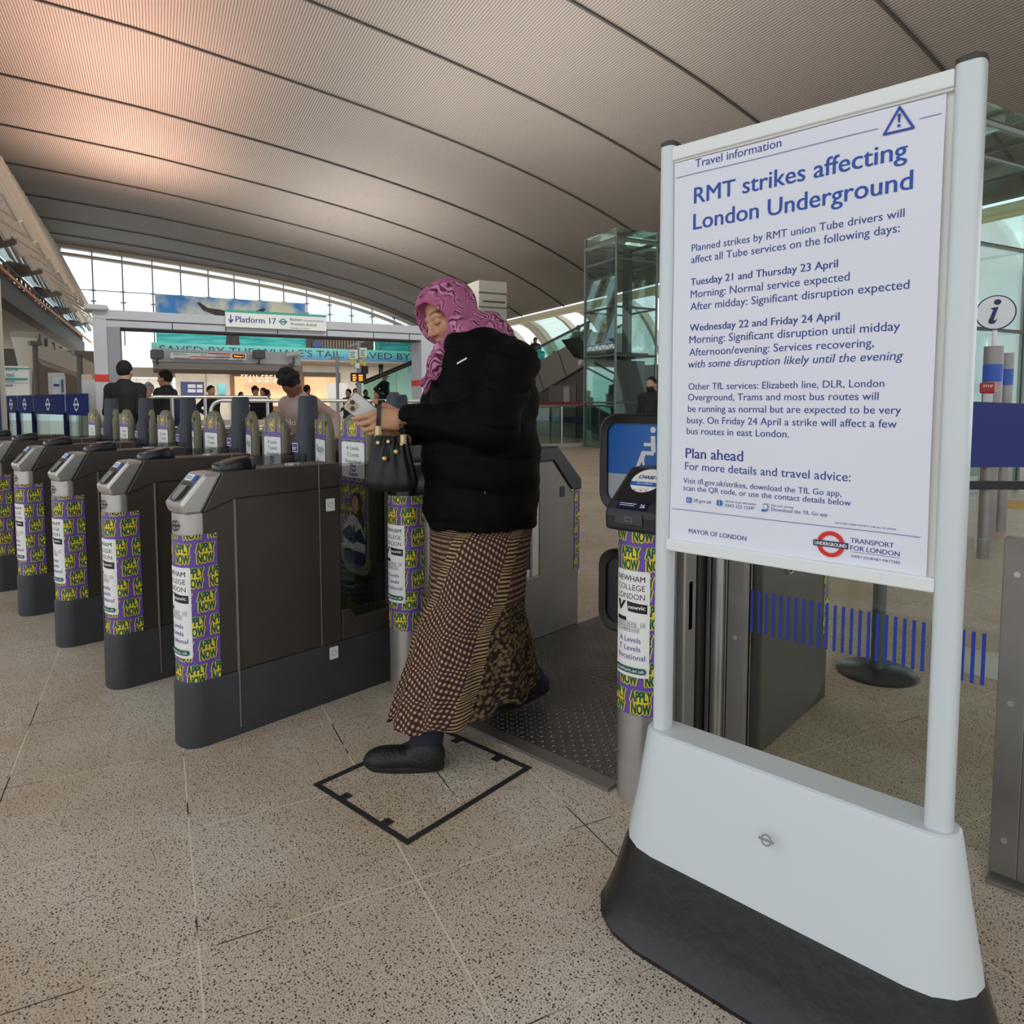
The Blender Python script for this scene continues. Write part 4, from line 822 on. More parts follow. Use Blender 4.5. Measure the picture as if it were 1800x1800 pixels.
# hands (five fingers each) and forearms
def hand(wr, palm, fingers, thumb):
    f = su(.012, *[rc(a, ra, b, rb) for a, ra, b, rb in palm])
    for ch in fingers+[thumb]:
        g = su(.004, *[rc(ch[i][0], ch[i][1], ch[i+1][0], ch[i+1][1]) for i in range(len(ch)-1)]); f = su(.006, f, g)
    return f
lhand = hand(None, [(P(722, 738, .115), .026, P(700, 735, .118), .026), (P(702, 729, .118), .021, P(670, 724, .128), .018), (P(700, 738, .122), .022, P(669, 735, .135), .018), (P(700, 747, .118), .020, P(672, 747, .135), .0165)],
    [[(P(668, 723, .134), .0105), (P(650, 729, .146), .0095), (P(632, 734, .142), .0085), (P(621, 736, .128), .0075)], [(P(667, 733, .14), .0105), (P(650, 741, .15), .0098), (P(636, 745, .143), .0088), (P(627, 745, .128), .0078)],
     [(P(667, 742, .139), .010), (P(655, 752, .148), .0095), (P(643, 755, .138), .0085), (P(636, 752, .124), .0075)], [(P(670, 750, .135), .009), (P(661, 759, .14), .0082), (P(652, 762, .13), .0074), (P(647, 758, .118), .0066)]],
    [(P(700, 726, .105), .0135), (P(683, 716, .092), .012), (P(668, 709, .083), .0105), (P(656, 704, .086), .009)])
rhand = hand(None, [(P(716, 768, .0), .026, P(697, 764, .03), .025), (P(699, 758, .03), .019, P(684, 751, .055), .017), (P(699, 768, .035), .019, P(683, 764, .06), .017)],
    [[(P(684, 750, .058), .010), (P(672, 750, .075), .009), (P(664, 745, .085), .008)], [(P(683, 756, .062), .010), (P(671, 759, .08), .009), (P(662, 755, .09), .008)], [(P(683, 762, .064), .0095), (P(673, 767, .08), .0085), (P(665, 765, .09), .0075)], [(P(685, 768, .062), .0085), (P(676, 773, .075), .0075), (P(670, 772, .085), .0065)]],
    [(P(694, 752, .02), .012), (P(680, 744, .03), .0105), (P(668, 738, .045), .009)])
LE, RE = P(858, 752, .2), P(772, 745, -.13)
ftF, ftB = P(748, 1310, .225), P(940, 1205, -.24)
body = su(.05, rc(P(838, 640, 0), .10, P(845, 860, 0), .145), rc(P(845, 880, 0), .145, P(845, 930, 0), .14), rc(P(830, 590, 0), .055, P(836, 640, 0), .09),
          rc(P(886, 640, .12), .06, P(800, 640, -.12), .06), rc(P(862, 920, .05), .08, P(812, 1110, .10), .05), rc(P(812, 1110, .10), .05, P(757, 1285, .215), .04), rc(P(832, 920, -.06), .08, P(878, 1090, -.11), .05), rc(P(878, 1090, -.11), .05, P(938, 1195, -.24), .042),
          rc(ftF, .034, P(700, 1338, .218), .024), rc(P(945, 1208, -.25), .026, P(918, 1226, -.22), .018))
body = su(.03, body, rc(P(886, 640, .12), .052, LE, .042), rc(LE, .042, P(722, 738, .115), .028), rc(P(800, 640, -.12), .052, RE, .042), rc(RE, .042, P(716, 768, .0), .028))
full = lambda Q: np.minimum(np.minimum(su(.02, body, head)(Q), lhand(Q)), rhand(Q))
def skin_col(V):
    c = np.tile(np.array(lin('c4926f')[:3]), (len(V), 1)); q = (V-HC)@RH; x, y, z = q.T; fr = (x > .045) & (np.abs(y) < .08) & (z > -.12) & (z < .1)
    def mixc(mask, col, amt=1.):
        m_ = np.clip(mask*amt, 0, 1)[:, None]; return c*(1-m_)+np.array(lin(col)[:3])*m_
    ay = np.abs(y)
    c = mixc(fr*np.exp(-(((ay-.045)/.022)**2+((z+.035)/.022)**2)), 'c07f62', .5)
    brow = fr*np.clip(1.6-np.abs(z-(.031+.006*np.cos((ay-.03)*70)-np.clip(ay-.04, 0, 1)*.25))/.0032, 0, 1)*((ay > .012) & (ay < .054)); c = mixc(brow, '4a3226', .85)
    lash = fr*np.clip(1.5-np.abs(z+.0065-(ay-.031)**2*12)/.0022, 0, 1)*(np.abs(ay-.031) < .0165)*(x > .075); c = mixc(lash, '2a1c17', .9)
    lidc = fr*np.exp(-(((ay-.031)/.016)**2+((z-.006)/.009)**2)); c = mixc(lidc, 'a87558', .45)
    eyec = fr*np.clip(1.4-np.abs(z+.0098)/.002, 0, 1)*(np.abs(ay-.031) < .011)*(x > .075); c = mixc(eyec, '6b5145', .6)
    lp = np.clip(1.2-np.abs(z+.0675)/.0095, 0, 1)*np.clip(1.5-ay/.016, 0, 1)*(x > .078); c = mixc(lp, 'a8625a', .8)
    mo = np.clip(1.4-np.abs(z+.0672)/.0016, 0, 1)*(ay < .02)*(x > .078); c = mixc(mo, '6b3a36', .7)
    nos = np.clip(1.3-np.hypot(ay-.008, z+.0445)/.0035, 0, 1)*(x > .09); c = mixc(nos, '5e3a2c', .8)
    kn = (q[:, 0] > .25); 
    return c
sw = attr_mat('woman_skin', .5); sw.node_tree.nodes['Principled BSDF'].inputs['Subsurface Weight'].default_value = .08; sw.node_tree.nodes['Principled BSDF'].inputs['Subsurface Radius'].default_value = (.01, .004, .002)
def sp_body(name, f, lo, hi, h, **k): return soft(name, f, lo, hi, h, sw, wo_, **k)
lo_, hi_ = OW+np.array([-.55, -.75, 0.]), OW+np.array([.55, .65, 1.78])
sp_body('body', full, lo_, hi_, .0034, col=skin_col)
# coat
def wob(f, amp=.006, s=1.):
    def g(Q):
        d = f(Q); n = np.sin(Q[:, 2]*43*s+1.5*np.sin(Q[:, 0]*17)+Q[:, 1]*9)+.6*np.sin(Q[:, 2]*71*s+Q[:, 0]*31-Q[:, 1]*23)+.5*np.sin(Q[:, 0]*57+Q[:, 1]*49+Q[:, 2]*23); return d+amp*n
    return g
zhem = P(845, 921, 0)[2]
torso = su(.05, rc(P(838, 652, 0), .165, P(846, 790, 0), .215), rc(P(846, 790, 0), .215, P(846, 885, 0), .222), rc(P(868, 640, -.05), .13, P(880, 700, -.05), .15))
torso = su(.05, torso, ell(P(902, 640, .10), (.10, .10, .09)), ell(P(792, 650, -.12), (.09, .09, .09)))
coll = su(.03, rc(P(810, 612, .09), .060, P(846, 606, .10), .068), rc(P(850, 612, .02), .08, P(872, 614, -.02), .07))
torso = su(.025, torso, coll)
torso = inter(torso, half((0, 0, zhem), (0, 0, -1)))
torso = sub(.01, torso, inter(ell(P(840, 915, 0), (.12, .12, .05)), half((0, 0, zhem+.1), (0, 0, 1))))
slv = lambda a, e, w2, r0, r1, r2: su(.035, rc(a, r0, e, r1), rc(e, r1, w2, r2))
lsl = slv(P(896, 652, .12), P(862, 750, .2), P(724, 737, .12), .098, .092, .058); rsl = slv(P(790, 655, -.14), P(772, 742, -.12), P(722, 760, -.02), .09, .085, .055)
lsl = inter(lsl, half(P(709, 737, .12), P(709, 737, .12)-P(760, 738, .15))); rsl = inter(rsl, half(P(714, 764, -.01), P(714, 764, -.01)-P(750, 752, -.05)))
lsl = sub(.004, lsl, rc(P(700, 736, .118), .045, P(716, 737, .12), .043))
coatf = wob(su(.012, torso, lsl, rsl), .0034)
# seams of the padding: shallow grooves round the body and sleeves
def quilt(f):
    def g(Q):
        z = Q[:, 2]; s_ = np.abs(((z-.06*np.sin(Q[:, 0]*6))/.125) % 1-.5); return f(Q)+.006*np.clip(1-s_/.09, 0, 1)
    return g
coatm = M('coat_black', '070708', .7, bump=.12, bscale=120, spec=.1, dist=.01)
ct = soft('coat', quilt(coatf), lo_+[0, 0, .75], hi_, .006, coatm, wo_, iters=2)
m = MB(); q = P(812, 636, .205); dq = P(822, 632, .215)-P(804, 642, .2); m.slab([q-dq*.5, q+dq*.5, q+dq*.45+[0, 0, .006], q-dq*.5+[0, 0, .006]], -VW*.012); build('chest_logo', m, M('logo_white', 'dcd8d0', .5), ct)
m = MB(); m.tube([P(853, 868, .21)+[0, 0, .0], P(849, 838, .212)], .0035, 6); build('zip_pull', m, M('zip_grey', '55555a', .4, .5), ct)
# headscarf
sc_h = su(.04, ell((-.018, 0, .030), (.116, .097, .108)), ell((.05, 0, .0), (.078, .090, .115)), rc((-.03, 0, -.09), .085, (-.05, 0, -.15), .085))
hole = su(.03, ell((.125, .012, .004), (.112, .074, .080)), ell((.125, .008, -.06), (.10, .056, .062)))
sc_h = sub(.012, sc_h, hole)
scf = xf(sc_h, RH, HC)
scf = su(.035, scf, rc(P(786, 615, .03), .036, P(815, 592, .06), .05), rc(P(825, 588, .06), .05, P(876, 586, .02), .045), rc(P(820, 612, -.08), .06, P(862, 597, -.06), .06), rc(P(862, 580, -.03), .07, P(885, 592, -.02), .036))
scf = sub(.02, scf, inter(ell(P(824, 634, .15), (.12, .12, .075)), half(P(783, 600, 0), P(800, 600, 0)-P(780, 600, 0))))
scf = su(.015, scf, rc(P(770, 614, .06), .026, P(760, 648, .07), .026), rc(P(758, 648, .08), .024, P(747, 692, .07), .008), rc(P(774, 624, .08), .024, P(764, 664, .09), .016), rc(P(760, 646, .06), .020, P(742, 676, .045), .010))
def folds(Q):
    q = (Q-HC)@RH; a = np.arctan2(q[:, 1], -q[:, 0]+.02); low = np.clip((-.02-q[:, 2])/.08, 0, 1)
    t = Q@AX((.8, -.55, .2)); u_ = Q@AX((.45, .85, .1))
    return .0045*np.sin(a*7+q[:, 2]*12)*np.clip(.35+q[:, 2]*0+low*.6, 0, 1)+low*(.0045*np.sin(u_*75+1.2*np.sin(t*14)))+.0008*np.sin(u_*60+t*22)
scfw = lambda Q: scf(Q)+folds(Q)
def scarf_mat():
    m = M('headscarf_print', 'a8648c', .75, spec=.2); t = m.node_tree; b = t.nodes['Principled BSDF']; N = t.nodes.new; L = t.links.new
    tcn = N('ShaderNodeTexCoord'); ns = N('ShaderNodeTexNoise'); ns.inputs['Scale'].default_value = 9; ns.inputs['Detail'].default_value = 2; L(tcn.outputs['Object'], ns.inputs['Vector'])
    mx = N('ShaderNodeMix'); mx.data_type = 'RGBA'; mx.blend_type = 'ADD'; mx.inputs[0].default_value = .16; L(tcn.outputs['Object'], mx.inputs[6]); L(ns.outputs['Color'], mx.inputs[7])
    v = N('ShaderNodeTexVoronoi'); v.inputs['Scale'].default_value = 13; v.inputs['Randomness'].default_value = .9; L(mx.outputs[2], v.inputs['Vector'])
    sn = N('ShaderNodeMath'); sn.operation = 'MULTIPLY'; sn.inputs[1].default_value = 30; L(v.outputs['Distance'], sn.inputs[0]); s2 = N('ShaderNodeMath'); s2.operation = 'SINE'; L(sn.outputs[0], s2.inputs[0]); s3 = N('ShaderNodeMapRange'); s3.inputs[1].default_value = -1; L(s2.outputs[0], s3.inputs[0])
    r = N('ShaderNodeValToRGB'); e = r.color_ramp.elements; e[0].position = .0; e[0].color = lin('c98fa9'); e[1].position = 1; e[1].color = lin('4a1a30')
    x = r.color_ramp.elements.new(.58); x.color = lin('b36c8d'); x = r.color_ramp.elements.new(.74); x.color = lin('6f2f50'); L(s3.outputs[0], r.inputs[0])
    n2 = N('ShaderNodeTexNoise'); n2.inputs['Scale'].default_value = 22; n2.inputs['Detail'].default_value = 4; L(tcn.outputs['Object'], n2.inputs['Vector'])
    r2 = N('ShaderNodeValToRGB'); r2.color_ramp.elements[0].position = .42; r2.color_ramp.elements[0].color = (0, 0, 0, 1); r2.color_ramp.elements[1].position = .56; L(n2.outputs['Fac'], r2.inputs[0])
    x2 = N('ShaderNodeMix'); x2.data_type = 'RGBA'; L(r2.outputs[0], x2.inputs[0]); L(r.outputs[0], x2.inputs[6]); x2.inputs[7].default_value = lin('a95f83')
    n3 = N('ShaderNodeTexNoise'); n3.inputs['Scale'].default_value = 3; L(tcn.outputs['Object'], n3.inputs['Vector']); r3 = N('ShaderNodeValToRGB'); r3.color_ramp.elements[0].position = .45; r3.color_ramp.elements[0].color = (.75, .75, .75, 1); r3.color_ramp.elements[1].position = .55; L(n3.outputs['Fac'], r3.inputs[0])
    x3 = N('ShaderNodeMix'); x3.data_type = 'RGBA'; x3.blend_type = 'MULTIPLY'; x3.inputs[0].default_value = 1; L(x2.outputs[2], x3.inputs[6]); L(r3.outputs[0], x3.inputs[7]); L(x3.outputs[2], b.inputs['Base Color']); return m
soft('headscarf', scfw, HC+[-.32, -.32, -.36], HC+[.32, .32, .17], .0036, scarf_mat(), wo_, iters=2)
# long skirt
rows = [(905, 752, 938, .02, -.02), (930, 755, 936, .02, -.02), (985, 756, 928, .03, -.03), (1045, 751, 924, .05, -.05), (1100, 730, 924, .08, -.07), (1160, 716, 934, .13, -.10), (1215, 697, 944, .17, -.14), (1263, 682, 950, .21, -.17)]
yb_ = {1263: (1268, 1186), 1215: (1216, 1150), 1160: (1161, 1112), 1100: (1100, 1070)}
NA, NR = 220, 64; R_ = []; uvs = []
for j in range(NR+1):
    t = j/NR*(len(rows)-1); i = min(int(t), len(rows)-2); f = t-i; f = f*f*(3-2*f)*.4+f*.6
    A_, B_ = rows[i], rows[i+1]; yl = [yb_.get(q[0], (q[0], q[0])) for q in (A_, B_)]
    Lp = P(A_[1], yl[0][0], A_[3])*(1-f)+P(B_[1], yl[1][0], B_[3])*f; Rp = P(A_[2], yl[0][1], A_[4])*(1-f)+P(B_[2], yl[1][1], B_[4])*f
    c_ = (Lp+Rp)/2; a_ = (Rp-Lp)/2; dd = .165+.085*(j/NR); nb = -VW*dd; tt = j/NR; ring = []; ur = []
    for k in range(NA):
        th = 2*PI*k/NA; am = tt**1.3; fold = 1-.05*am*(1+math.sin(th*9+2*math.sin(th*2)+tt*1.5))-.025*am*math.sin(th*17+1)-.03*am*math.sin(th*5+.6)
        x, y = math.cos(th), math.sin(th); p = c_+a_*x*(fold*.5+.5 if abs(x) > .9 else fold)+nb*y*fold
        if tt > .93: p = p+np.array([0, 0, .012*math.sin(th*7)+.008*math.sin(th*13)])*(tt-.93)/.07
        ring.append(p); ur.append((th/(2*PI), tt))
    R_.append(ring); uvs.append(ur)
mb = MB(); mb.loft(R_, cap=False)
inv = np.array(wm(wo_).inverted()); Vv = (np.c_[np.array(mb.v), np.ones(len(mb.v))]@inv.T)[:, :3]
me = bpy.data.meshes.new('skirt'); me.from_pydata(Vv.tolist(), [], mb.f); me.shade_smooth(); uvl = me.uv_layers.new(name='UVMap'); fu = [u for r in uvs for u in r]
for p in me.polygons:
    us = [fu[v] for v in p.vertices]; hi2 = max(u[0] for u in us) > .9
    for li, u in zip(p.loop_indices, us): uvl.data[li].uv = (u[0]+(1 if hi2 and u[0] < .1 else 0), u[1])
def skirt_mat():
    m = M('skirt_check', '4a3830', .85, spec=.15); t = m.node_tree; b = t.nodes['Principled BSDF']; N = t.nodes.new; L = t.links.new
    uv = N('ShaderNodeUVMap'); uv.uv_map = 'UVMap'; mp = N('ShaderNodeMapping'); mp.inputs['Scale'].default_value = (1.55, .82, 1); L(uv.outputs[0], mp.inputs[0])
    ns = N('ShaderNodeTexNoise'); ns.inputs['Scale'].default_value = 3.; L(mp.outputs[0], ns.inputs['Vector']); ad = N('ShaderNodeMix'); ad.data_type = 'RGBA'; ad.blend_type = 'ADD'; ad.inputs[0].default_value = .05; L(mp.outputs[0], ad.inputs[6]); L(ns.outputs['Color'], ad.inputs[7])
    rt = N('ShaderNodeMapping'); rt.inputs['Rotation'].default_value = (0, 0, .42); L(ad.outputs[2], rt.inputs[0]); s = N('ShaderNodeSeparateXYZ'); L(rt.outputs[0], s.inputs[0])
    def wave(sock, fr, lo, hi):
        a = N('ShaderNodeMath'); a.operation = 'MULTIPLY'; a.inputs[1].default_value = fr; L(sock, a.inputs[0]); c = N('ShaderNodeMath'); c.operation = 'SINE'; L(a.outputs[0], c.inputs[0])
        r = N('ShaderNodeMapRange'); r.inputs[1].default_value = lo; r.inputs[2].default_value = hi; L(c.outputs[0], r.inputs[0]); return r.outputs[0]
    w1, w2 = wave(s.outputs[0], 335, -.4, .7), wave(s.outputs[1], 335, -.4, .7); mu = N('ShaderNodeMath'); mu.operation = 'MULTIPLY'; L(w1, mu.inputs[0]); L(w2, mu.inputs[1]); av = N('ShaderNodeMath'); av.operation = 'ADD'; L(w1, av.inputs[0]); L(w2, av.inputs[1]); a2 = N('ShaderNodeMath'); a2.operation = 'MULTIPLY'; a2.inputs[1].default_value = .22; L(av.outputs[0], a2.inputs[0]); tot = N('ShaderNodeMath'); tot.operation = 'MULTIPLY_ADD'; tot.inputs[1].default_value = .6; L(mu.outputs[0], tot.inputs[0]); L(a2.outputs[0], tot.inputs[2])
    r = N('ShaderNodeValToRGB'); r.color_ramp.elements[0].position = .1; r.color_ramp.elements[0].color = lin('3a2a29'); r.color_ramp.elements[1].position = .85; r.color_ramp.elements[1].color = lin('c09a78'); x = r.color_ramp.elements.new(.45); x.color = lin('6b5044'); L(tot.outputs[0], r.inputs[0])
    # borders running down the panels, striped front panel and lacy back panel
    def math_(op, a, b_=None, c=None):
        n = N('ShaderNodeMath'); n.operation = op
        for i, q in enumerate((a, b_, c)):
            if q is None: continue
            if isinstance(q, (int, float)): n.inputs[i].default_value = q
            else: L(q, n.inputs[i])
        return n.outputs[0]
    def mixc(f, a, b_):
        n = N('ShaderNodeMix'); n.data_type = 'RGBA'; L(f, n.inputs[0]); L(a, n.inputs[6]); L(b_, n.inputs[7]); return n.outputs[2]
    def ramp(f, c0, c1, p0=.1, p1=.6):
        n = N('ShaderNodeValToRGB'); n.color_ramp.elements[0].color = lin(c0); n.color_ramp.elements[0].position = p0; n.color_ramp.elements[1].color = lin(c1); n.color_ramp.elements[1].position = p1; L(f, n.inputs[0]); return n.outputs[0]
    su_ = N('ShaderNodeSeparateXYZ'); L(uv.outputs[0], su_.inputs[0]); u_, v_ = su_.outputs[0], su_.outputs[1]; wob_ = math_('MULTIPLY_ADD', ns.outputs['Fac'], .03, -.015); uw = math_('ADD', u_, wob_)
    d1 = math_('SUBTRACT', uw, math_('MULTIPLY_ADD', v_, .36, .265)); d2 = math_('SUBTRACT', uw, math_('MULTIPLY_ADD', v_, .165, .115))
    st = wave(v_, 300, -.5, .6); nz = N('ShaderNodeTexNoise'); nz.inputs['Scale'].default_value = 60; L(ad.outputs[2], nz.inputs['Vector']); knit = math_('MULTIPLY', st, nz.outputs['Fac'])
    stripes = ramp(knit, '3a2b27', '94735a'); border = ramp(math_('MULTIPLY', wave(v_, 420, -.5, .6), math_('ADD', nz.outputs['Fac'], .15)), '2f231a', 'a68d67')
    nl_ = N('ShaderNodeTexVoronoi'); nl_.inputs['Scale'].default_value = 58; L(ad.outputs[2], nl_.inputs['Vector']); lace = ramp(math_('MULTIPLY', nl_.outputs['Distance'], nz.outputs['Fac']), '7f6a4d', '2b201c', .10, .3)
    c = mixc(math_('GREATER_THAN', d1, 0.), r.outputs[0], stripes); c = mixc(math_('LESS_THAN', d2, 0.), c, mixc(math_('GREATER_THAN', v_, .42), stripes, lace))
    c = mixc(math_('LESS_THAN', math_('ABSOLUTE', d1), .017), c, border); c = mixc(math_('LESS_THAN', math_('ABSOLUTE', d2), .02), c, border); L(c, b.inputs['Base Color']); return m
me.materials.append(skirt_mat()); sk_o = bpy.data.objects.new('skirt', me); COL.objects.link(sk_o); sk_o.parent = wo_
# leggings and shoes
legm = M('legging_navy', '1b1b28', .8); shoem = M('shoe_black', '0e0e10', .55, bump=.2, bscale=90); solem = M('sole_black', '17171a', .7)
for nm, f in (('legging', su(.03, rc(P(772, 1235, .2), .055, P(750, 1297, .222), .05), rc(P(750, 1297, .222), .05, P(752, 1325, .228), .043), rc(P(750, 1308, .224), .044, P(724, 1330, .222), .033))), ('legging', su(.03, rc(P(905, 1140, -.18), .055, P(934, 1190, -.235), .048), rc(P(934, 1190, -.235), .048, P(944, 1206, -.245), .044)))):
    soft(nm, f, P(830, 1220, .0)-.45, P(830, 1220, 0)+.45, .007, legm, wo_)
def shoe(heel, toe, top, upn, nm='shoe', opening=True):
    d = toe-heel; Ls = np.linalg.norm(d); d = d/Ls; upn = upn-d*(upn@d); upn /= np.linalg.norm(upn); sd = np.cross(upn, d); R = np.stack([d, sd, upn], 1)
    up_ = su(.03, ell((.05, 0, .055), (.062, .043, .06)), ell((.15, 0, .04), (.10, .046, .042)), ell((Ls-.06, .0, .034), (.06, .046, .032)), rc((.05, 0, .05), .046, (.052, 0, .078), .045))
    up_ = inter(up_, half((0, 0, .02), (0, 0, -1)))
    if opening: up_ = sub(.008, up_, ell((.055, 0, .13), (.042, .034, .035)))
    o = soft(nm, xf(up_, R, heel), heel-.4, heel+.4, .005, shoem, wo_, iters=2)
    m = MB(); R2 = []
    for z, g in ((0, .94), (.006, 1), (.022, 1.02), (.027, .98)):
        ring = []
        for k in range(36):
            a = 2*PI*k/36; x = Ls/2-.005+(Ls/2+.004)*math.cos(a)*g; y = (.041+.008*math.cos(a))*math.copysign(abs(math.sin(a))**.75, math.sin(a))*g; ring.append(heel+d*x+sd*y+upn*(z+.012*max(0, (x-Ls+.06)/.06)**2))
        R2.append(ring)
    m.loft(R2); build('sole', m, solem, o, auto=40); return o
hF = P(776, 1352, .245); tF = P(640, 1350, .215); hF[2] = .0; tF[2] = .0
shoe(hF, tF, None, np.array([0, 0, 1.]))
tB = P(866, 1257, -.175); tB[2] = .012; hB = P(962, 1226, -.285); hB[2] = .055
shoe(hB, tB, None, np.array([0, 0, 1.]), 'shoe', False)
# phone in her hand
cA, cB = P(601, 715, .128), P(624, 687, .112); sx = cA-cB; sx /= np.linalg.norm(sx); ly = (P(691, 718, .07)-cB); ly = ly-sx*(ly@sx); ly /= np.linalg.norm(ly); nn = np.cross(sx, ly); nn = nn if nn@VW < 0 else -nn
ph = thing('phone', 'phone in a clear case with two camera lenses held by the person in the headscarf', 'phone', (cA+cB)/2+ly*.078)
def slabrr(o, ux, uy, w_, l_, r, n_, t): return [o+ux*x+uy*y for x, y in [(p[0], p[1]) for p in rrect(-w_/2, -l_/2, w_/2, l_/2, r)]], n_*t
cen = (cA+cB)/2+ly*.078
m = MB(); a, b2 = slabrr(cen-nn*.0045, sx, ly, .076, .155, .012, nn, .009); m.slab(a, b2); bd = build('case', m, M('phone_case', '8d7a4e', .35), ph, bevel=.002)
m = MB(); a, b2 = slabrr(cen+nn*.0045, sx, ly, .069, .148, .009, nn, .0008); m.slab(a, b2); build('back', m, M('phone_back', 'd6d4d2', .3), ph)
m = MB(); a, b2 = slabrr(cen-ly*.052+sx*.012+nn*.005, sx, ly, .037, .039, .009, nn, .0025); m.slab(a, b2); cb = build('camera_bump', m, M('phone_bump', 'b5a87e', .3), ph, bevel=.001)
for dx, dy in ((.002, -.060), (.019, -.046)):
    m = MB(); c0 = cen+ly*dy+sx*dx+nn*.0075; m.loft([[c0+nn*h+(sx*math.cos(t)+ly*math.sin(t))*r for t in np.linspace(0, 2*PI, 18, endpoint=False)] for h, r in ((0, .0085), (.002, .0085), (.0021, .006))]); build('lens', m, rubber, cb)
# handbag hanging from her wrist
hbag = thing('handbag', 'small black drawstring handbag with gold clasps hanging from the wrist', 'handbag', P(690, 860, .12))
bagm = M('bag_black', '0a0a0b', .5, bump=.25, bscale=140, dist=.006); gold = M('gold', 'd8b878', .3, .7)
rws = [(768, 662, 716, .035), (790, 655, 720, .045), (820, 648, 728, .06), (845, 641, 735, .068), (858, 643, 733, .064), (863, 655, 722, .045)]; R2 = []
for y, xl_, xr_, dd in rws:
    Lp, Rp = P(xl_, y-2, .11), P(xr_, y, .10); c_ = (Lp+Rp)/2; a_ = (Rp-Lp)/2; fo = max(0, 1-(y-768)/90)
    R2.append([c_+a_*math.cos(t)*(1-.07*fo*math.cos(t*11))-VW*dd*math.copysign(abs(math.sin(t))**.8, math.sin(t))*(1-.2*fo*math.cos(t*11)) for t in np.linspace(0, 2*PI, 66, endpoint=False)])
m = MB(); m.loft(R2); bgb = build('pouch', m, bagm, hbag, auto=60)
strap = M('strap_black', '131315', .5)
for pts in ([P(665, 760, .15), P(665.5, 735, .157), P(667, 712, .146), P(669, 703, .12), P(673, 703, .09), P(676, 716, .06), P(676, 745, .05), P(670, 772, .08)], [P(708, 770, .13), P(706, 752, .165), P(700, 737, .160), P(696, 722, .14)][:2]+[P(705, 745, .162), P(704, 760, .04), P(700, 778, .07)]):
    m = MB()
    for a, b2 in zip(pts[:-1], pts[1:]):
        dw = UW*.0075; m.add([a-dw, a+dw, b2+dw, b2-dw, a-dw-VW*.004, a+dw-VW*.004, b2+dw-VW*.004, b2-dw-VW*.004], [(0, 1, 2, 3), (7, 6, 5, 4), (0, 4, 5, 1), (2, 6, 7, 3), (0, 3, 7, 4), (1, 5, 6, 2)])
    build('strap', m, strap, hbag)
for x, y in ((665, 757), (709, 772)):
    m = MB(); q = P(x, y, .155); m.box(q-[.009, .009, .017], q+[.009, .009, .017]); build('clasp', m, M('clasp_cream', 'dccb9a', .35, .3), hbag, bevel=.004)
for x, y, wv_ in ((676, 806, .183), (696, 794, .172)):
    m = MB(); m.sphere(P(x, y, wv_-.02), .010, 8); dc = build('drawstring_bead', m, gold, hbag, smooth=True)
    m = MB(); m.tube([P(x, y, wv_-.02), P(x+2, y-14, wv_-.03), P(x-1, y-28, wv_-.05)], .003, 6); build('cord', m, strap, dc)
for x, y in ((664, 778), (682, 776), (706, 780)):
    m = MB(); q = P(x, y, .155); m.loft([[q-VW*h+UW*r*math.cos(t)+ZW*r*math.sin(t) for t in np.linspace(0, 2*PI, 12, endpoint=False)] for h, r in ((-.01, .006), (.002, .006))]); build('eyelet', m, gold, hbag)
# ---------------------------------------------------------------- far end: banner, shops, bridge
def hpanel(name, x0, y0, x1, y1, L, mat, parent, th=.05, label=None):
    """flat board facing down the hall, its corners seen at those picture points, at distance L"""
    a, b2 = LWz(onL(x0, y0, L)), LWz(onL(x1, y1, L)); z0, z1 = sorted((a[2], b2[2])); m = MB(); m.hbox((L, a[1], z0), (L+th, b2[1], z1)); return build(name, m, mat, parent, label=label)
def base(x, y, L): q = onL(x, y, L); return (q[0], q[1], 0)
bn = thing('printed_banner', 'large printed banner of a whale tail rising from turquoise sea on the end glazing', 'banner', base(400, 560, 45.6))
a, b2 = LWz(onL(272, 514, 45.6)), LWz(onL(537, 536, 45.6)); W0b, W1b, zt = a[1], b2[1], (a[2]+b2[2])/2; zs = LWz(onL(400, 572, 45.6))[2]; zb0 = LWz(onL(400, 612, 45.6))[2]
def cloudm():
    m = M('banner_sky', '5a93c8', .6); t = m.node_tree; n = t.nodes.new('ShaderNodeTexNoise'); n.inputs['Scale'].default_value = .55; n.inputs['Detail'].default_value = 5; tcn = t.nodes.new('ShaderNodeTexCoord'); r = t.nodes.new('ShaderNodeValToRGB')
    r.color_ramp.elements[0].position = .42; r.color_ramp.elements[0].color = lin('4b86c4'); r.color_ramp.elements[1].position = .58; r.color_ramp.elements[1].color = lin('dcd3b4'); t.links.new(tcn.outputs['Object'], n.inputs['Vector']); t.links.new(n.outputs['Fac'], r.inputs[0]); t.links.new(r.outputs[0], t.nodes['Principled BSDF'].inputs['Base Color']); return m
def seam_(nm='banner_sea', a='18a39c', b='63d6cc'):
    m = M(nm, a, .5); t = m.node_tree; n = t.nodes.new('ShaderNodeTexNoise'); n.inputs['Scale'].default_value = 1.2; n.inputs['Detail'].default_value = 4; tcn = t.nodes.new('ShaderNodeTexCoord'); mp = t.nodes.new('ShaderNodeMapping'); mp.inputs['Scale'].default_value = (.6, .6, 6); r = t.nodes.new('ShaderNodeValToRGB')
    r.color_ramp.elements[0].position = .35; r.color_ramp.elements[0].color = lin(a); r.color_ramp.elements[1].position = .65; r.color_ramp.elements[1].color = lin(b); t.links.new(tcn.outputs['Object'], mp.inputs[0]); t.links.new(mp.outputs[0], n.inputs['Vector']); t.links.new(n.outputs['Fac'], r.inputs[0]); t.links.new(r.outputs[0], t.nodes['Principled BSDF'].inputs['Base Color']); return m
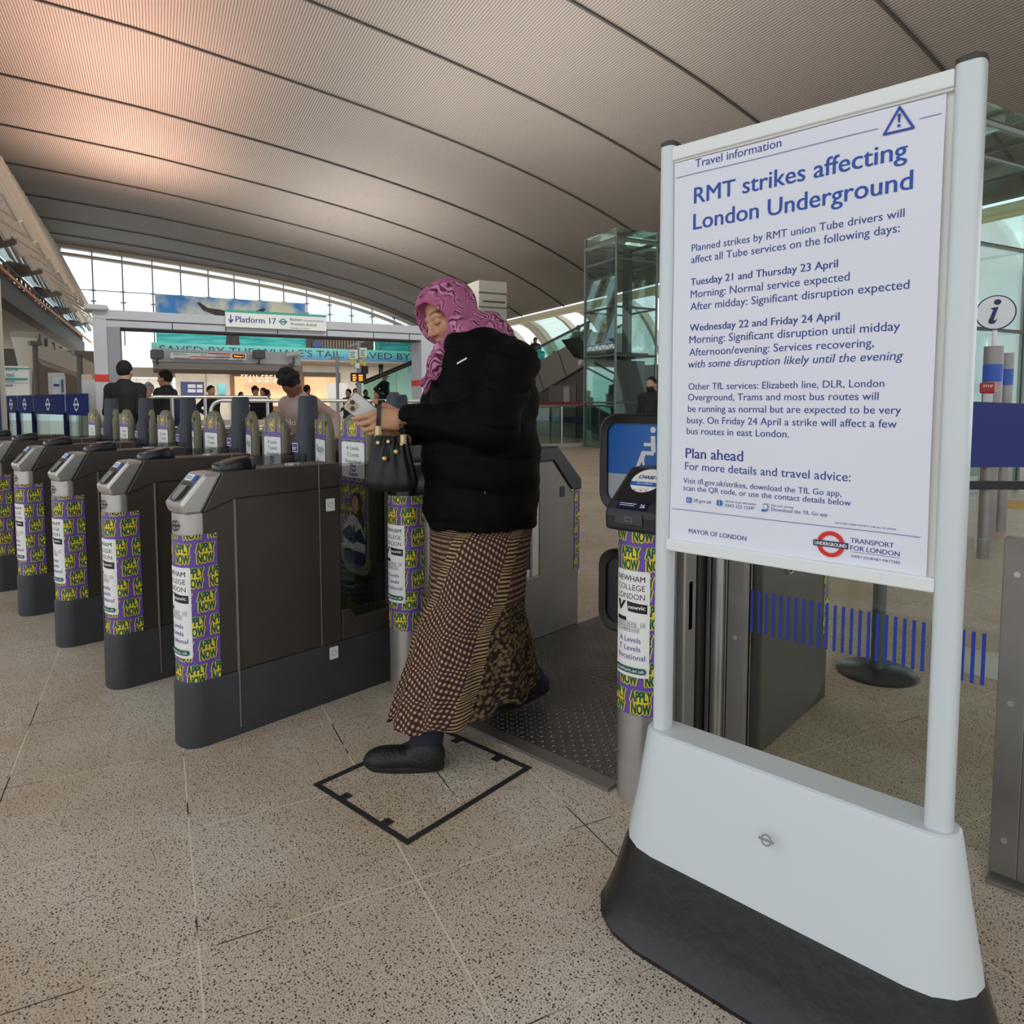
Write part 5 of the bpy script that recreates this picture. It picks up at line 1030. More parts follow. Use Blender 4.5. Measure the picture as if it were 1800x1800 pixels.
def translucent(m):
    t = m.node_tree; b = t.nodes['Principled BSDF']; o = t.nodes['Material Output']; tr = t.nodes.new('ShaderNodeBsdfTranslucent'); mx = t.nodes.new('ShaderNodeMixShader'); mx.inputs[0].default_value = .6
    t.links.new(b.inputs['Base Color'].links[0].from_socket, tr.inputs[0]); t.links.new(b.outputs[0], mx.inputs[1]); t.links.new(tr.outputs[0], mx.inputs[2]); t.links.new(mx.outputs[0], o.inputs[0]); return m
m = MB(); m.quad(hall(45.6, W0b, zs), hall(45.6, W1b, zs), hall(45.6, W1b, zt), hall(45.6, W0b, zt)); build('sky_print', m, translucent(cloudm()), bn)
m = MB(); m.quad(hall(45.6, W0b, zb0), hall(45.6, W1b, zb0), hall(45.6, W1b, zs), hall(45.6, W0b, zs)); build('sea_print', m, translucent(seam_()), bn)
wc = LWz(onL(408, 560, 45.6))[1]; kx = (W1b-W0b)/265
tp = [(-12, zb0), (-7, zs-.2), (-3, zs+1.0), (-20, zs+1.25), (-42, zs+1.5), (-56, zs+2.05), (-60, zs+1.9), (-50, zs+1.15), (-30, zs+.75), (-12, zs+.4)]
tail = [(x, z) for x, z in tp]; tail2 = [(-x, z) for x, z in tp[::-1]]
zk = (LWz(onL(350, 531, 45.6))[2]-zs)/2.05
m = MB(); m.slab([hall(45.595, wc+x*kx, zs+(z-zs)*zk if z > zs else z) for x, z in [(-13, zb0), (-10, zs-.3), (-12, zs+.4), (-30, zs+.9), (-50, zs+1.3), (-60, zs+1.95), (-56, zs+2.05), (-42, zs+1.55), (-20, zs+1.45), (0, zs+1.3), (20, zs+1.45), (42, zs+1.5), (56, zs+1.85), (61, zs+1.75), (52, zs+1.2), (30, zs+.85), (12, zs+.4), (10, zs-.3), (13, zb0)]], LD*-.02); build('tail_print', m, M('tail_dark', '2c2a2a', .6, noise=.4, nscale=3), bn)
ap = thing('lettered_banner', 'turquoise printed panel with large lettering above the balcony', 'banner', base(700, 610, 45.6))
hp = hpanel('panel', 659, 594, 760, 620, 45.6, translucent(seam_('panel_teal', '3fb3ae', '6fd0cb')), ap)
for i, t in enumerate(('AHMET', 'OGUT')):
    q = onL(667, 601+i*7.5, 45.58); F_ = Flat().text(t, 0, 0, width=(.85, .72)[i], size=.29); decal('lettering', [(F_, M('print_dark2', '1c4a52', .6))], pf(q, WD, (0, 0, 1)), hp, local=False, lift0=.01)
sl = thing('slatted_screen', 'brown slatted screen with a small blue sign above the fascia lettering', 'screen', base(600, 605, 45.2))
hpanel('backing', 538, 590, 657, 616, 45.3, M('screen_dark', '4d453d', .7), sl)
for x in range(555, 635, 5): hpanel('slat', x, 598, x+2.6, 613, 45.2, M('slat_tan', '8d7f6c', .6), sl)
hpanel('sign', 549, 600, 566, 610, 45.1, M('sign_navy', '1d3b8a', .5), sl)
hpanel('lintel', 538, 590, 657, 597, 45.1, M('lintel_grey', '9a968f', .6), sl)
# shops: flat panels on the back wall, warm interior light put in as glow
warm = M('shop_glow', 'd8b08a', .6, noise=.25, nscale=.6, emit=('e8b080', .35)); woodm = M('shop_wood', '6e4a34', .6)
def shop(label, x0, x1, y0, y1, L=47.9):
    s_ = thing('shop_front', label, 'shop', base((x0+x1)/2, 700, L))
    a, b2 = LWz(onL(x0, y0, L)), LWz(onL(x1, y1, L)); zt_ = a[2]; m = MB(); m.hbox((L, a[1], 0.02), (L+.06, b2[1], zt_)); build('interior', m, warm, s_)
    for w_ in (a[1], b2[1]): m = MB(); m.hbox((L-.08, w_-.12, 0), (L+.06, w_+.12, zt_+.1)); build('jamb', m, woodm, s_)
    m = MB(); m.hbox((L-.08, a[1], zt_-.18), (L+.06, b2[1], zt_+.12)); build('header', m, M('shop_header', '4a4038', .6), s_)
    m = MB(); m.hbox((L-.5, a[1]+.6, 0), (L-.1, b2[1]-.6, 1.1)); build('counter', m, woodm, s_)
    return s_, a, b2
s1, a, b2 = shop('warm lit cafe front with raised letters beneath the bridge', 408, 516, 656, 700)
q = onL(424, 664, 47.7); F_ = Flat().text('PETIT PRET', 0, 0, width=LWz(onL(487, 664, 47.7))[1]-LWz(q)[1], size=.5); mbt = F_.lay(plane_fn(q, WD, (0, 0, 1))); build('lettering', mbt, M('letter_white', 'e9e3da', .4, emit=('fff3e0', .4)), s1)
for w_ in np.linspace(a[1]+1, b2[1]-.7, 5): m = MB(); m.lathe(hall(47.4, w_, LWz(onL(440, 672, 47.4))[2]), [(.02, .25), (.05, .2), (.22, 0), (.2, -.02)]); build('pendant', m, M('pendant', 'cfc6b8', .4), s1)
s2, a, b2 = shop('second warm lit shop front right of the grey column', 531, 596, 657, 745)
wb = thing('white_hoarding', 'white hoarding board standing in front of the second shop', 'board', base(592, 690, 44)); hpanel('board', 576, 673, 611, 706, 44, M('hoarding', 'd5d6d6', .6), wb); hpanel('foot', 580, 706, 607, 746, 44, M('hoarding_foot', 'a5a5a5', .6), wb)
nb = thing('notice_panel', 'navy notice panel of white framed pictures on the concrete wall', 'notice board', base(339, 690, 47.9)); hpb = hpanel('panel', 317.5, 671, 359, 696, 47.9, M('panel_navy', '27345f', .5), nb)
for x0, y0, x1, y1 in ((330, 675.5, 344, 682), (346, 676, 356, 682), (330, 684, 344, 690), (346, 684, 356, 690)): hpanel('picture', x0, y0, x1, y1, 47.85, M('picture_grey', 'a9aeb8', .5), hpb)
tag(hpanel('defibrillator_box', 363.5, 683, 374, 693, 47.78, M('defib_yellow', 'd8cf2a', .5), None, .2), 'yellow defibrillator box on the concrete wall', 'wall box')
hpanel('door', 366, 685.5, 371.5, 690, 47.72, M('defib_white', 'dfe6e6', .4), bpy.data.objects['defibrillator_box'])
tag(hpanel('poster', 383, 674, 397, 694, 47.9, gradm('poster_teal', '2d7ba6', '7fd0c8', 2, 1.6, 2.6), None, .06), 'turquoise and blue poster on the concrete wall beside the cafe', 'poster')
bright = thing('glazed_entrance', 'bright glazed street entrance behind the two waiting people', 'entrance', base(260, 690, 49)); hpanel('glow_screen', 218, 664, 306, 744, 49, M('entrance_white', 'f0efec', .6), bright)
for x in (240, 262, 285): hpanel('frame', x, 664, x+.9, 702, 48.9, M('frame_grey', '8d8f90', .5), bright)
hpanel('header', 214, 645, 310, 664, 49, M('entrance_header', '8d867c', .6), bright)
# ---------------------------------------------------------------- platform portal
LP = 10.8; ptm = M('portal_grey', 'bfc1c5', .5, noise=.04, nscale=2); ptd = M('portal_shadow_gap', '3c3d42', .6); redm = M('band_red', 'd8352a', .5)
po_ = thing('platform_portal', 'grey portal frame with red banded columns over the platform entrance', 'portal', base(450, 700, LP))
def pw(x, y=640, L=LP): return LWz(onL(x, y, L))[1]
zT, zB = LWz(onL(165, 543, LP))[2], LWz(onL(400, 583, LP))[2]; zM = LWz(onL(400, 571, LP))[2]
wl0, wl1, wr0, wr1 = pw(166), pw(190), pw(741), pw(775)
bm = MB(); bm.hbox((LP, wl0, zM), (LP+.5, wr1, zT)); bmo = build('beam', bm, ptm, po_, bevel=.01)
m = MB(); m.hbox((LP+.015, wl1, zB), (LP+.5, wr0, zM-.012)); build('under_beam', m, ptm, po_)
m = MB(); m.hbox((LP+.03, wl1, zM-.012), (LP+.45, wr0, zM)); m.hbox((LP+.02, wl1, zB-.015), (LP+.45, wr0, zB)); build('shadow_gap', m, ptd, po_)
for x in (303, 397, 488, 575, 657, 720): m = MB(); w_ = pw(x, 578); m.hbox((LP+.012, w_-.006, zB), (LP+.016, w_+.006, zM)); build('panel_joint', m, ptd, po_)
m = MB(); m.hbox((LP-.1, wl0-.09, zT-.02), (LP+.3, wl0+.18, zT+.05)); build('end_cap', m, M('cap_pale', 'c4c2bd', .6), bmo, bevel=.02)
zr0, zr1 = LWz(onL(166, 671, LP))[2], LWz(onL(166, 658, LP))[2]
for w0, w1 in ((wl0, wl1), (wr0, wr1)):
    m = MB(); m.hbox((LP, w0, 0), (LP+.5, w1, zM if w0 < 1 else zM)); cl = build('column', m, ptm, po_, bevel=.006)
    m = MB(); m.hbox((LP-.004, w0-.004, zr0), (LP+.504, w1+.004, zr1)); build('red_band', m, redm, cl)
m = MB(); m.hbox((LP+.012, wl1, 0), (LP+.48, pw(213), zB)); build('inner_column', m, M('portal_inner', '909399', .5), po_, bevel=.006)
sg = thing('platform_sign', 'white hanging platform sign with green top edge on the portal beam', 'sign', base(485, 565, LP))
a, b2 = LWz(onL(396, 552, LP-.06)), LWz(onL(574, 578, LP-.06)); sz0, sz1 = LWz(onL(396, 574, LP-.06))[2], LWz(onL(574, 554, LP-.06))[2]
m = MB(); m.hbox((LP-.06, a[1], sz0), (LP-.0, b2[1], sz1)); sbo = build('board', m, M('sign_white', 'e9eae4', .4), sg, bevel=.003)
hS = sz1-sz0; wS = b2[1]-a[1]; F0 = Flat().rect(0, hS*.86, wS, hS); T_ = Flat().text('Platform 17', wS*.095, hS*.30, width=wS*.39, size=hS*.5, bold=.012)
T_.line((wS*.05, hS*.7), (wS*.05, hS*.3), hS*.06); T_.line((wS*.05, hS*.25), (wS*.03, hS*.45), hS*.07); T_.line((wS*.05, hS*.25), (wS*.07, hS*.45), hS*.07)
Rg = Flat().ring(wS*.555, hS*.45, hS*.13, hS*.19, 26); Rg.rect(wS*.512, hS*.41, wS*.598, hS*.49)
T2 = Flat().text('Beckton', wS*.625, hS*.55, width=wS*.12, size=hS*.25); T2.text('via Canning Town & ExCeL', wS*.76, hS*.55, width=wS*.21, size=hS*.15); T2.text('Woolwich Arsenal', wS*.625, hS*.27, width=wS*.27, size=hS*.25); T2.text('via London City Airport', wS*.625, hS*.07, width=wS*.20, size=hS*.13)
decal('lettering', [(F0, M('sign_teal', '3aa592', .5)), (T_, navy), (Rg, M('roundel_teal', '1f7f78', .5)), (T2, M('sign_grey', '4d5878', .5))], pf(hall(LP-.061, a[1], sz0), WD, (0, 0, 1)), sbo, local=False, lift0=.001)
# ---------------------------------------------------------------- second frame beyond, its sign and devices
LQ = 17.0
f2 = thing('inner_portal', 'second grey canopy frame with a red banded column beyond the platform portal', 'portal', base(420, 650, LQ))
q0, q1 = LWz(onL(268, 617, LQ)), LWz(onL(528, 625, LQ)); zt2, zb2 = LWz(onL(450, 618, LQ))[2], LWz(onL(450, 640, LQ))[2]
m = MB(); m.hbox((LQ, q0[1], zb2), (LQ+.4, q1[1], zt2)); build('beam', m, ptm, f2, bevel=.01)
m = MB(); m.hbox((LQ-.25, q0[1], zb2-.16), (LQ+2.2, q1[1], zb2-.02)); build('soffit', m, M('soffit2', '8e8880', .6), f2)
w0, w1 = LWz(onL(507, 650, LQ))[1], LWz(onL(527.5, 650, LQ))[1]; m = MB(); m.hbox((LQ-.01, w0, 0), (LQ+.35, w1, zt2)); cl = build('column', m, ptm, f2, bevel=.01)
m = MB(); m.hbox((LQ-.016, w0-.005, LWz(onL(520, 685, LQ))[2]), (LQ+.355, w1+.005, LWz(onL(520, 679, LQ))[2])); build('red_band', m, redm, cl)
is_ = thing('direction_sign', 'long white direction sign of coloured line names on the second canopy', 'sign', base(365, 625, LQ)); hb_ = hpanel('board', 299, 617.5, 433, 633, LQ-.3, M('sign_white', 'e9eae4', .4), is_, .05)
q = onL(299, 632, LQ-.31); u1 = (LWz(onL(433, 632, LQ-.31))[1]-LWz(q)[1])/134; z1_ = (LWz(onL(366, 618, LQ-.31))[2]-LWz(onL(366, 632, LQ-.31))[2])/14
G_, Bl, Rd, Or, Bk = Flat(), Flat(), Flat(), Flat(), Flat()
for t, x, y, w_ in (('Jubilee line', 6, 8.5, 22), ('National Rail', 8, 2, 26), ('Overground', 43, 1.5, 22), ('DLR', 53, 8.5, 10), ('Central line', 80, 7.5, 24), ('Elizabeth line', 78, 1.5, 24), ('Buses', 118, 1.5, 10)): (Rd if t in ('Overground', 'Central line') else Bl).text(t, x*u1, y*z1_, width=w_*u1, size=4.2*z1_)
Rd.rect(66*u1, 11.5*z1_, 105*u1, 13.4*z1_); Rd.rect(34*u1, 5.4*z1_, 66*u1, 6.6*z1_); Bl.rect(66*u1, 5.4*z1_, 105*u1, 6.8*z1_); G_.rect(0, 12.8*z1_, 66*u1, 14*z1_); Bk.rect(109*u1, 5.5*z1_, 131*u1, 12.5*z1_); Or.text('Mildmay 4', 112*u1, 7.3*z1_, width=17*u1, size=4.6*z1_)
decal('lettering', [(G_, M('sign_teal', '3aa592', .5)), (Rd, M('sign_red', 'c8302c', .5)), (Bl, navy), (Bk, black), (Or, M('led_amber', 'ff9a2a', .5, emit=('ff8a1a', 2)))], pf(q, WD, (0, 0, 1)), hb_, local=False, lift0=.004)
devm = M('device_grey', '5d5f63', .5)
for x, lab in ((276, 'grey box loudspeaker under the left end of the long direction sign'), (455, 'grey box loudspeaker right of the long direction sign')):
    ls_ = thing('loudspeaker', lab, 'loudspeaker', base(x, 625, LQ)); q = onL(x, 623, LQ-.3); m = MB(); m.box(q-[.11, .11, .1], q+[.11, .11, .1]); bd = build('case', m, devm, ls_, bevel=.03)
    m = MB(); m.tube([q+[0, 0, -.1], q+[0, 0, -.2], q+LD*.25+[0, 0, -.2]], .02, 6); build('bracket', m, ptd, ls_)
cv = thing('security_camera', 'white security camera on the head of the red banded column', 'camera', base(516, 628, LQ)); q = onL(516, 626, LQ-.3)
m = MB(); m.slab([q+WD*-.16+[0, 0, -.02], q+WD*.16+[0, 0, .04], q+WD*.16+[0, 0, .13], q+WD*-.16+[0, 0, .07]], LD*.12); build('housing', m, M('camera_white', 'c9c9c6', .4), cv, bevel=.01); m = MB(); m.tube([q+[0, 0, -.03], q+[0, 0, -.18]], .03, 8); m.tube([q+[0, 0, -.18], q+WD*-.1+[0, 0, -.22]], .05, 8); build('mount', m, devm, cv)
# pole with signs and departure screens
LD_ = 14.0; dp = thing('departure_post', 'steel post carrying yellow edged signs and an amber departure display', 'sign post', base(630, 700, LD_)); polem = M('pole_grey', '8f9499', .4, .3)
q = onL(630, 600, LD_); m = MB(); m.cyl((q[0], q[1]), .045, 0, q[2], 12); build('pole', m, polem, dp, auto=40)
m = MB(); m.slab([onL(614, 607, LD_), onL(646, 596, LD_), onL(646, 599, LD_), onL(614, 610, LD_)], LD*.15); build('top_arm', m, polem, dp)
for x0, y0, x1, y1, L in ((614, 614, 629, 632, LD_-.06), (632, 611, 645, 629, LD_-.1)):
    b_ = hpanel('sign', x0, y0, x1, y1, L, paper, dp, .03); hpanel('yellow_edge', x0, y1-2, x1, y1+.5, L-.01, M('edge_yellow', 'd9c233', .5), b_, .03)
    q = onL(x0+1.5, y0+6, L-.012); F_ = Flat(); [F_.rect(0, -.045*i, .10-.02*(i % 2), -.045*i+.018) for i in range(3)]; decal('lettering', [(F_, M('sign_teal', '3aa592', .5))], pf(q, WD, (0, 0, 1)), b_, local=False, lift0=.004)
for x0, y0 in ((617, 633), (632, 632), (638, 635)): hpanel('hanging_tag', x0, y0, x0+5, y0+8, LD_-.1, M('edge_yellow', 'd9c233', .5), dp, .03)
hpanel('junction_box', 625, 638, 632, 647, LD_-.12, paper, dp, .08)
sc_ = hpanel('departure_screen', 618, 655, 644, 671, LD_-.1, black, dp, .1); q = onL(620, 669, LD_-.115); F_ = Flat()
for i in range(3): F_.rect(0, .045*i, .06+.015*(i % 2), .045*i+.025); F_.rect(.12, .045*i, .2, .045*i+.025)
decal('display_text', [(F_, M('led_amber', 'ff9a2a', .5, emit=('ff8a1a', 2)))], pf(q, WD, (0, 0, 1)), sc_, local=False, lift0=.004)
hpanel('back_screen', 636, 643, 647.5, 657, LD_+.1, black, dp, .1)
sp_ = thing('slim_post', 'slim steel post topped by a small bracket, left of the departure post', 'post', base(592, 700, 15)); q = onL(592.5, 625, 15); m = MB(); m.cyl((q[0], q[1]), .035, 0, q[2], 10); build('pole', m, polem, sp_, auto=40); m = MB(); m.slab([onL(583, 629, 15), onL(596, 626, 15), onL(596, 630, 15), onL(583, 633, 15)], LD*.1); build('bracket', m, polem, sp_)
# ---------------------------------------------------------------- handrails behind the gates
railm = M('rail_steel', 'c9c8c4', .25, .85)
def hrail(label, xa, xb, L, ya, zlow=(.95, .62)):
    h_ = thing('handrail', label, 'handrail', base((xa+xb)/2, 700, L)); A, B = LWz(onL(xa, ya, L)), LWz(onL(xb, ya, L)); z = (A[2]+B[2])/2
    m = MB(); pts = [hall(L, A[1], z-.45)]+[hall(L, A[1]+.14*(1-math.cos(t)), z-.14+.14*math.sin(t)) for t in np.linspace(0, PI/2, 6)]+[hall(L, B[1], z)]; m.tube(pts, .026, 10); build('top_rail', m, railm, h_, auto=50)
    for zz in zlow: m = MB(); m.tube([hall(L, A[1]+.1, zz), hall(L, B[1], zz)], .016, 8); build('lower_rail', m, railm, h_, auto=50)
    for w_ in np.linspace(A[1]+.35, B[1], 4): m = MB(); p = hall(L, w_, 0); m.cyl((p[0], p[1]), .024, 0, z, 10); build('post', m, railm, h_, auto=50)
hrail('steel handrail with curved end beside the person with a backpack', 254, 470, 11.2, 698)
hrail('steel handrail with curved end behind the leaning person', 370, 760, 9.9, 704.5)
st_ = thing('stair_upstand', 'pale panelled upstand wall behind the handrails', 'low wall', base(480, 740, 12.5)); m = MB(); A, B = LWz(onL(215, 720, 12.5)), LWz(onL(800, 720, 12.5)); m.hbox((12.5, A[1], 0), (12.65, B[1], 1.02)); build('wall', m, M('upstand_pale', 'b3b0a9', .6), st_)
for w_ in np.linspace(A[1]+.4, B[1]-.3, 6): m = MB(); m.hbox((12.49, w_-.006, .05), (12.5, w_+.006, 1.0)); build('joint', m, M('joint_grey', '77726a', .7), st_)
# small escalator behind the departure post
tealg = glass('escalator_glass', 'e4f5f1', .03); handm = M('handrail_black', '26282a', .4)
def escal(label, p0, p1, L, hgt, trm, drop=.84, depth=1.0):
    e = thing('escalator', label, 'escalator', (*(onL(p0[0], p0[1], L)[:2]), 0)); a, b2 = onL(*p0, L), onL(*p1, L)
    for dl in (0, depth):
        o = LD*dl; m = MB(); m.slab([a+o-[0, 0, drop+.3], b2+o-[0, 0, drop+.3], b2+o+[0, 0, hgt], a+o+[0, 0, hgt]], LD*.03); bp_ = build('balustrade', m, tealg, e)
        m = MB(); m.tube([a+o+[0, 0, hgt]+(a-b2)*.0, b2+o+[0, 0, hgt]], .04, 8); build('moving_handrail', m, handm, bp_)
    m = MB(); m.slab([a-[0, 0, drop+.12], b2-[0, 0, drop+.12], b2-[0, 0, drop+.8], a-[0, 0, drop+.8]], LD*depth); build('truss', m, trm, e)
    m = MB(); n = 16
    for i in range(n): c0 = a+(b2-a)*i/n-[0, 0, drop]; c1 = a+(b2-a)*(i+1)/n-[0, 0, drop]; m.slab([c0, c1*[1, 1, 0]+[0, 0, c0[2]], c1*[1, 1, 0]+[0, 0, c0[2]-.1], c0-[0, 0, .1]], LD*depth)
    build('steps', m, handm, e); return e
escal('escalator with green glass rising behind the departure post', (640, 716), (752, 668), 22, .75, M('truss_dark', '3f4a4a', .6))
# ---------------------------------------------------------------- right: big escalator, lifts, balustrade
WE = 14.0
es = thing('escalator', 'large escalator with panelled grey side carrying people up to the right', 'escalator', (*(onW(960, 700, WE)[:2]), 0))
def EW(x, y, dw=0): return onW(x, y, WE)+WD*dw
def lnp(x, A, B): return A[1]+(B[1]-A[1])*(x-A[0])/(B[0]-A[0])
lowl = lambda x: lnp(x, (946, 690), (1022, 645)); upl = lambda x: lnp(x, (928, 646), (1003, 604)); hrl = lambda x: lnp(x, (917, 625), (1033, 567))
m = MB(); m.slab([EW(845, lowl(845)), EW(1040, lowl(1040)), EW(1040, upl(1040)), EW(845, upl(845))], WD*1.6); build('truss', m, M('truss_panel', '8b877f', .5), es)
for x in (955, 995, 915): m = MB(); m.slab([EW(x, lowl(x), -.01), EW(x+.7, lowl(x+.7), -.01), EW(x+.7-14, upl(x-14)+.3, -.01), EW(x-14, upl(x-14)+.3, -.01)], WD*-.01); build('panel_joint', m, ptd, es)
for dw in (0., 1.55):
    m = MB(); m.slab([EW(845, upl(845), dw), EW(1035, upl(1035), dw), EW(1035, hrl(1035), dw), EW(845, hrl(845), dw)], WD*.03); bp_ = build('balustrade', m, tealg, es)
    m = MB(); m.tube([EW(845, hrl(845), dw), EW(1036, hrl(1036), dw)], .05, 8); build('moving_handrail', m, M('rail_grey', '6d6f6c', .4), bp_)
m = MB(); n = 30; xs_ = np.linspace(850, 1030, n+1)
for i in range(n):
    c0, c1 = EW(xs_[i], upl(xs_[i])+46, .1), EW(xs_[i+1], upl(xs_[i+1])+46, .1); m.slab([c0, np.array([c1[0], c1[1], c0[2]]), np.array([c1[0], c1[1], c0[2]-.15]), c0-[0, 0, .15]], WD*1.4)
build('steps', m, handm, es)
wtb = thing('lift_tower', 'pale panelled tower block behind the headscarf', 'tower', base(860, 600, 25)); hpanel('clad_front', 842, 492, 891, 745, 25, M('tower_white', 'cfcdc0', .6), wtb, 2)
for y in (515, 540, 563): hpanel('joint', 842, y, 891, y+1, 24.98, M('joint_grey', '77726a', .7), wtb, .05)
hpanel('louvre', 850, 528, 888, 533, 24.95, M('louvre', '4a4640', .6), wtb, .06)
lg = glass('lift_glass', 'f0f6f4', .01); lsteel = M('lift_steel', '6f7672', .35, .6)
def lift(label, px, py, D, ll, ww, scale=1.):
    q = ond(px, py, D); l0, w0, zt_ = LWz(q); L_ = thing('glass_lift', label, 'lift', (q[0], q[1], 0)); c = [hall(l0, w0, 0), hall(l0+ll, w0, 0), hall(l0+ll, w0+ww, 0), hall(l0, w0+ww, 0)]; up = np.array([0, 0, 1.])
    for i in range(4):
        a, b2 = c[i], c[(i+1) % 4]; m = MB(); m.slab([a, b2, b2+up*zt_, a+up*zt_], np.cross(b2-a, up)/np.linalg.norm(b2-a)*.02); gp_ = build('glass_wall', m, lg, L_)
        m = MB(); m.tube([a, a+up*zt_], .035*scale, 8); build('corner_post', m, lsteel, L_)
        for k in range(1, 5): z = zt_*k/4.6; m = MB(); m.tube([a+up*z, b2+up*z], .03*scale, 6); build('joint_rail', m, lsteel, gp_)
        m = MB(); m.tube([a+up*zt_*.955, b2+up*zt_*.955], .06*scale, 6); build('ring_beam', m, lsteel, L_)
    m = MB(); m.slab([p+up*zt_ for p in c], up*.02); build('glass_roof', m, lg, L_)
    for f in (.32, .72): p = c[0]*(1-f)+c[3]*f+(c[1]-c[0])*.55; m = MB(); m.box(p-[.1*scale, .1*scale, 0], p+[.1*scale, .1*scale, zt_*.95]); build('guide_column', m, M('guide_grey', '55595a', .5), L_)
    m = MB(); m.slab([c[0]*.85+c[2]*.15+up*.2, c[1]*.85+c[3]*.15+up*.2, c[2]*.85+c[0]*.15+up*.2, c[3]*.85+c[1]*.15+up*.2], up*2.3); build('car', m, M('lift_car', '3c4242', .4), L_)
    m = MB(); m.slab([c[0]*.9+c[2]*.1+up*2.6, c[1]*.9+c[3]*.1+up*2.6, c[2]*.9+c[0]*.1+up*2.6, c[3]*.9+c[1]*.1+up*2.6], up*.12); build('landing', m, M('landing_dark', '33383a', .5), L_)
    return L_
lift('tall glass lift shaft left of the white board', 1084, 401, 19.0, 1.55, 1.4)
lift('glass lift shaft right of the white board, above the round information sign', 1640, 150, 9.0, 2.2, 2.4, .8)
bal = thing('glass_balustrade', 'long glass balustrade with steel posts and top rail behind the gates', 'balustrade', (*onpl(1000, 786, [0, 0, 0], [0, 0, 1])[:2], 0))
A = onpl(940, 786, [0, 0, 0], [0, 0, 1]); l0 = LWz(A)[0]-.3; wA, wB = 5.5, 13.8; zr = 1.22
m = MB(); m.tube([hall(l0, wA, zr), hall(l0, wB, zr)], .035, 8); build('top_rail', m, railm, bal)
m = MB(); m.slab([hall(l0, wA, .12), hall(l0, wB, .12), hall(l0, wB, zr-.05), hall(l0, wA, zr-.05)], LD*.012); build('glass_panel', m, glass('balustrade_glass', 'cfe0da', .04), bal)
for w_ in np.arange(wA+.1, wB, 1.02): m = MB(); p = hall(l0, w_, 0); m.cyl((p[0], p[1]), .028, 0, zr, 8); build('post', m, railm, bal, auto=40)
m = MB(); m.hbox((l0-.08, wA, 0), (l0+.1, wB, .1)); build('kerb', m, M('kerb_pale', 'bdbab2', .6), bal)
sb = thing('service_block', 'dark panelled service wall with a grey door under the large escalator', 'wall block', (*onpl(1000, 760, [0, 0, 0], [0, 0, 1])[:2], 0)); lb = l0+5.0; dkp = M('service_dark', '57544f', .6)
WS = WE-.06
def SW(x, y, d=0.): return onW(x, y, WS)-WD*d
m = MB(); gz = lambda x: SW(x, 700)*[1, 1, 0]; m.slab([gz(850), gz(1165), SW(1165, 640), SW(1030, 647), SW(850, lowl(850)+3)], WD*.05); build('wall', m, dkp, sb)
def wpanel(name, x0, y0, x1, y1, d, mat, floor=False):
    A, B = SW(x0, y0, d), SW(x1, y0, d); C0, D0 = SW(x1, y1, d), SW(x0, y1, d)
    if floor: C0, D0 = C0*[1, 1, 0], D0*[1, 1, 0]
    z1, z0 = (A[2]+B[2])/2, (C0[2]+D0[2])/2; m = MB(); m.slab([(A[0], A[1], z1), (B[0], B[1], z1), (B[0], B[1], z0), (A[0], A[1], z0)], WD*.03); return build(name, m, mat, sb)
for nm, x0, y0, x1, y1, mt, fl0 in (('door', 966, 677, 1014, 760, M('service_door', '6c6a66', .5), True), ('door_notice', 994, 680, 1004, 706, M('notice_grey', 'a9aaa8', .5), False), ('blue_band', 900, 733, 1160, 742, M('band_navy', '1f2d66', .5), False), ('red_band', 900, 706, 1110, 711, M('band_darkred', '8d2a28', .5), False), ('yellow_strip', 1056, 682, 1060, 712, M('strip_yellow', 'd9c92c', .5), False), ('notice', 1064, 700, 1071, 712, paper, False)):
    wpanel(nm, x0, y0, x1, y1, .04 if nm == 'door' else .08, mt, fl0)
ws = thing('wayfinding_sign', 'small white sign with green top edge hanging between two steel poles', 'sign', base(1056, 660, lb-1)); b_ = hpanel('board', 1042.5, 655, 1068, 669, lb-1.2, M('sign_white', 'e9eae4', .4), ws, .05); hpanel('green_edge', 1042.5, 655, 1068, 658, lb-1.22, M('sign_teal', '3aa592', .5), b_, .05); hpanel('pictogram', 1048, 660, 1051, 666.5, lb-1.22, navy, b_, .02); hpanel('text_line', 1052.5, 660, 1060, 662, lb-1.22, navy, b_, .02); hpanel('red_mark', 1064, 660, 1066, 666.5, lb-1.22, M('sign_red', 'c8302c', .5), b_, .02)
hpanel('hanger', 1054, 669, 1057, 700, lb-1.2, M('hanger_cream', 'bdb9a6', .5), ws)
ms = thing('hooded_screen', 'black hooded screen on a pale steel pole beside the glass lift', 'screen', base(1037, 700, l0+1.2)); Lm = l0+1.2
m = MB(); p = onL(1037, 628, Lm); m.cyl((p[0], p[1]), .12, 0, p[2], 14); build('pole', m, M('pole_pale', 'c4c6c4', .45), ms, auto=40)
m = MB(); m.slab([onL(998, 596, Lm), onL(1020, 592, Lm), onL(1028, 606, Lm), onL(1027, 628, Lm), onL(1021, 627, Lm)], LD*.4); build('screen', m, black, ms)
m = MB(); m.slab([onL(1019, 591, Lm), onL(1038, 589, Lm), onL(1047, 626, Lm), onL(1040, 631, Lm), onL(1027, 628, Lm), onL(1028, 606, Lm)], LD*.5); build('hood', m, M('hood_grey', '77736b', .5), ms)
m = MB(); m.tube([onL(1019, 637, Lm), onL(1037, 640, Lm)], .1, 8); build('arm', m, M('pole_pale', 'c4c6c4', .45), ms)
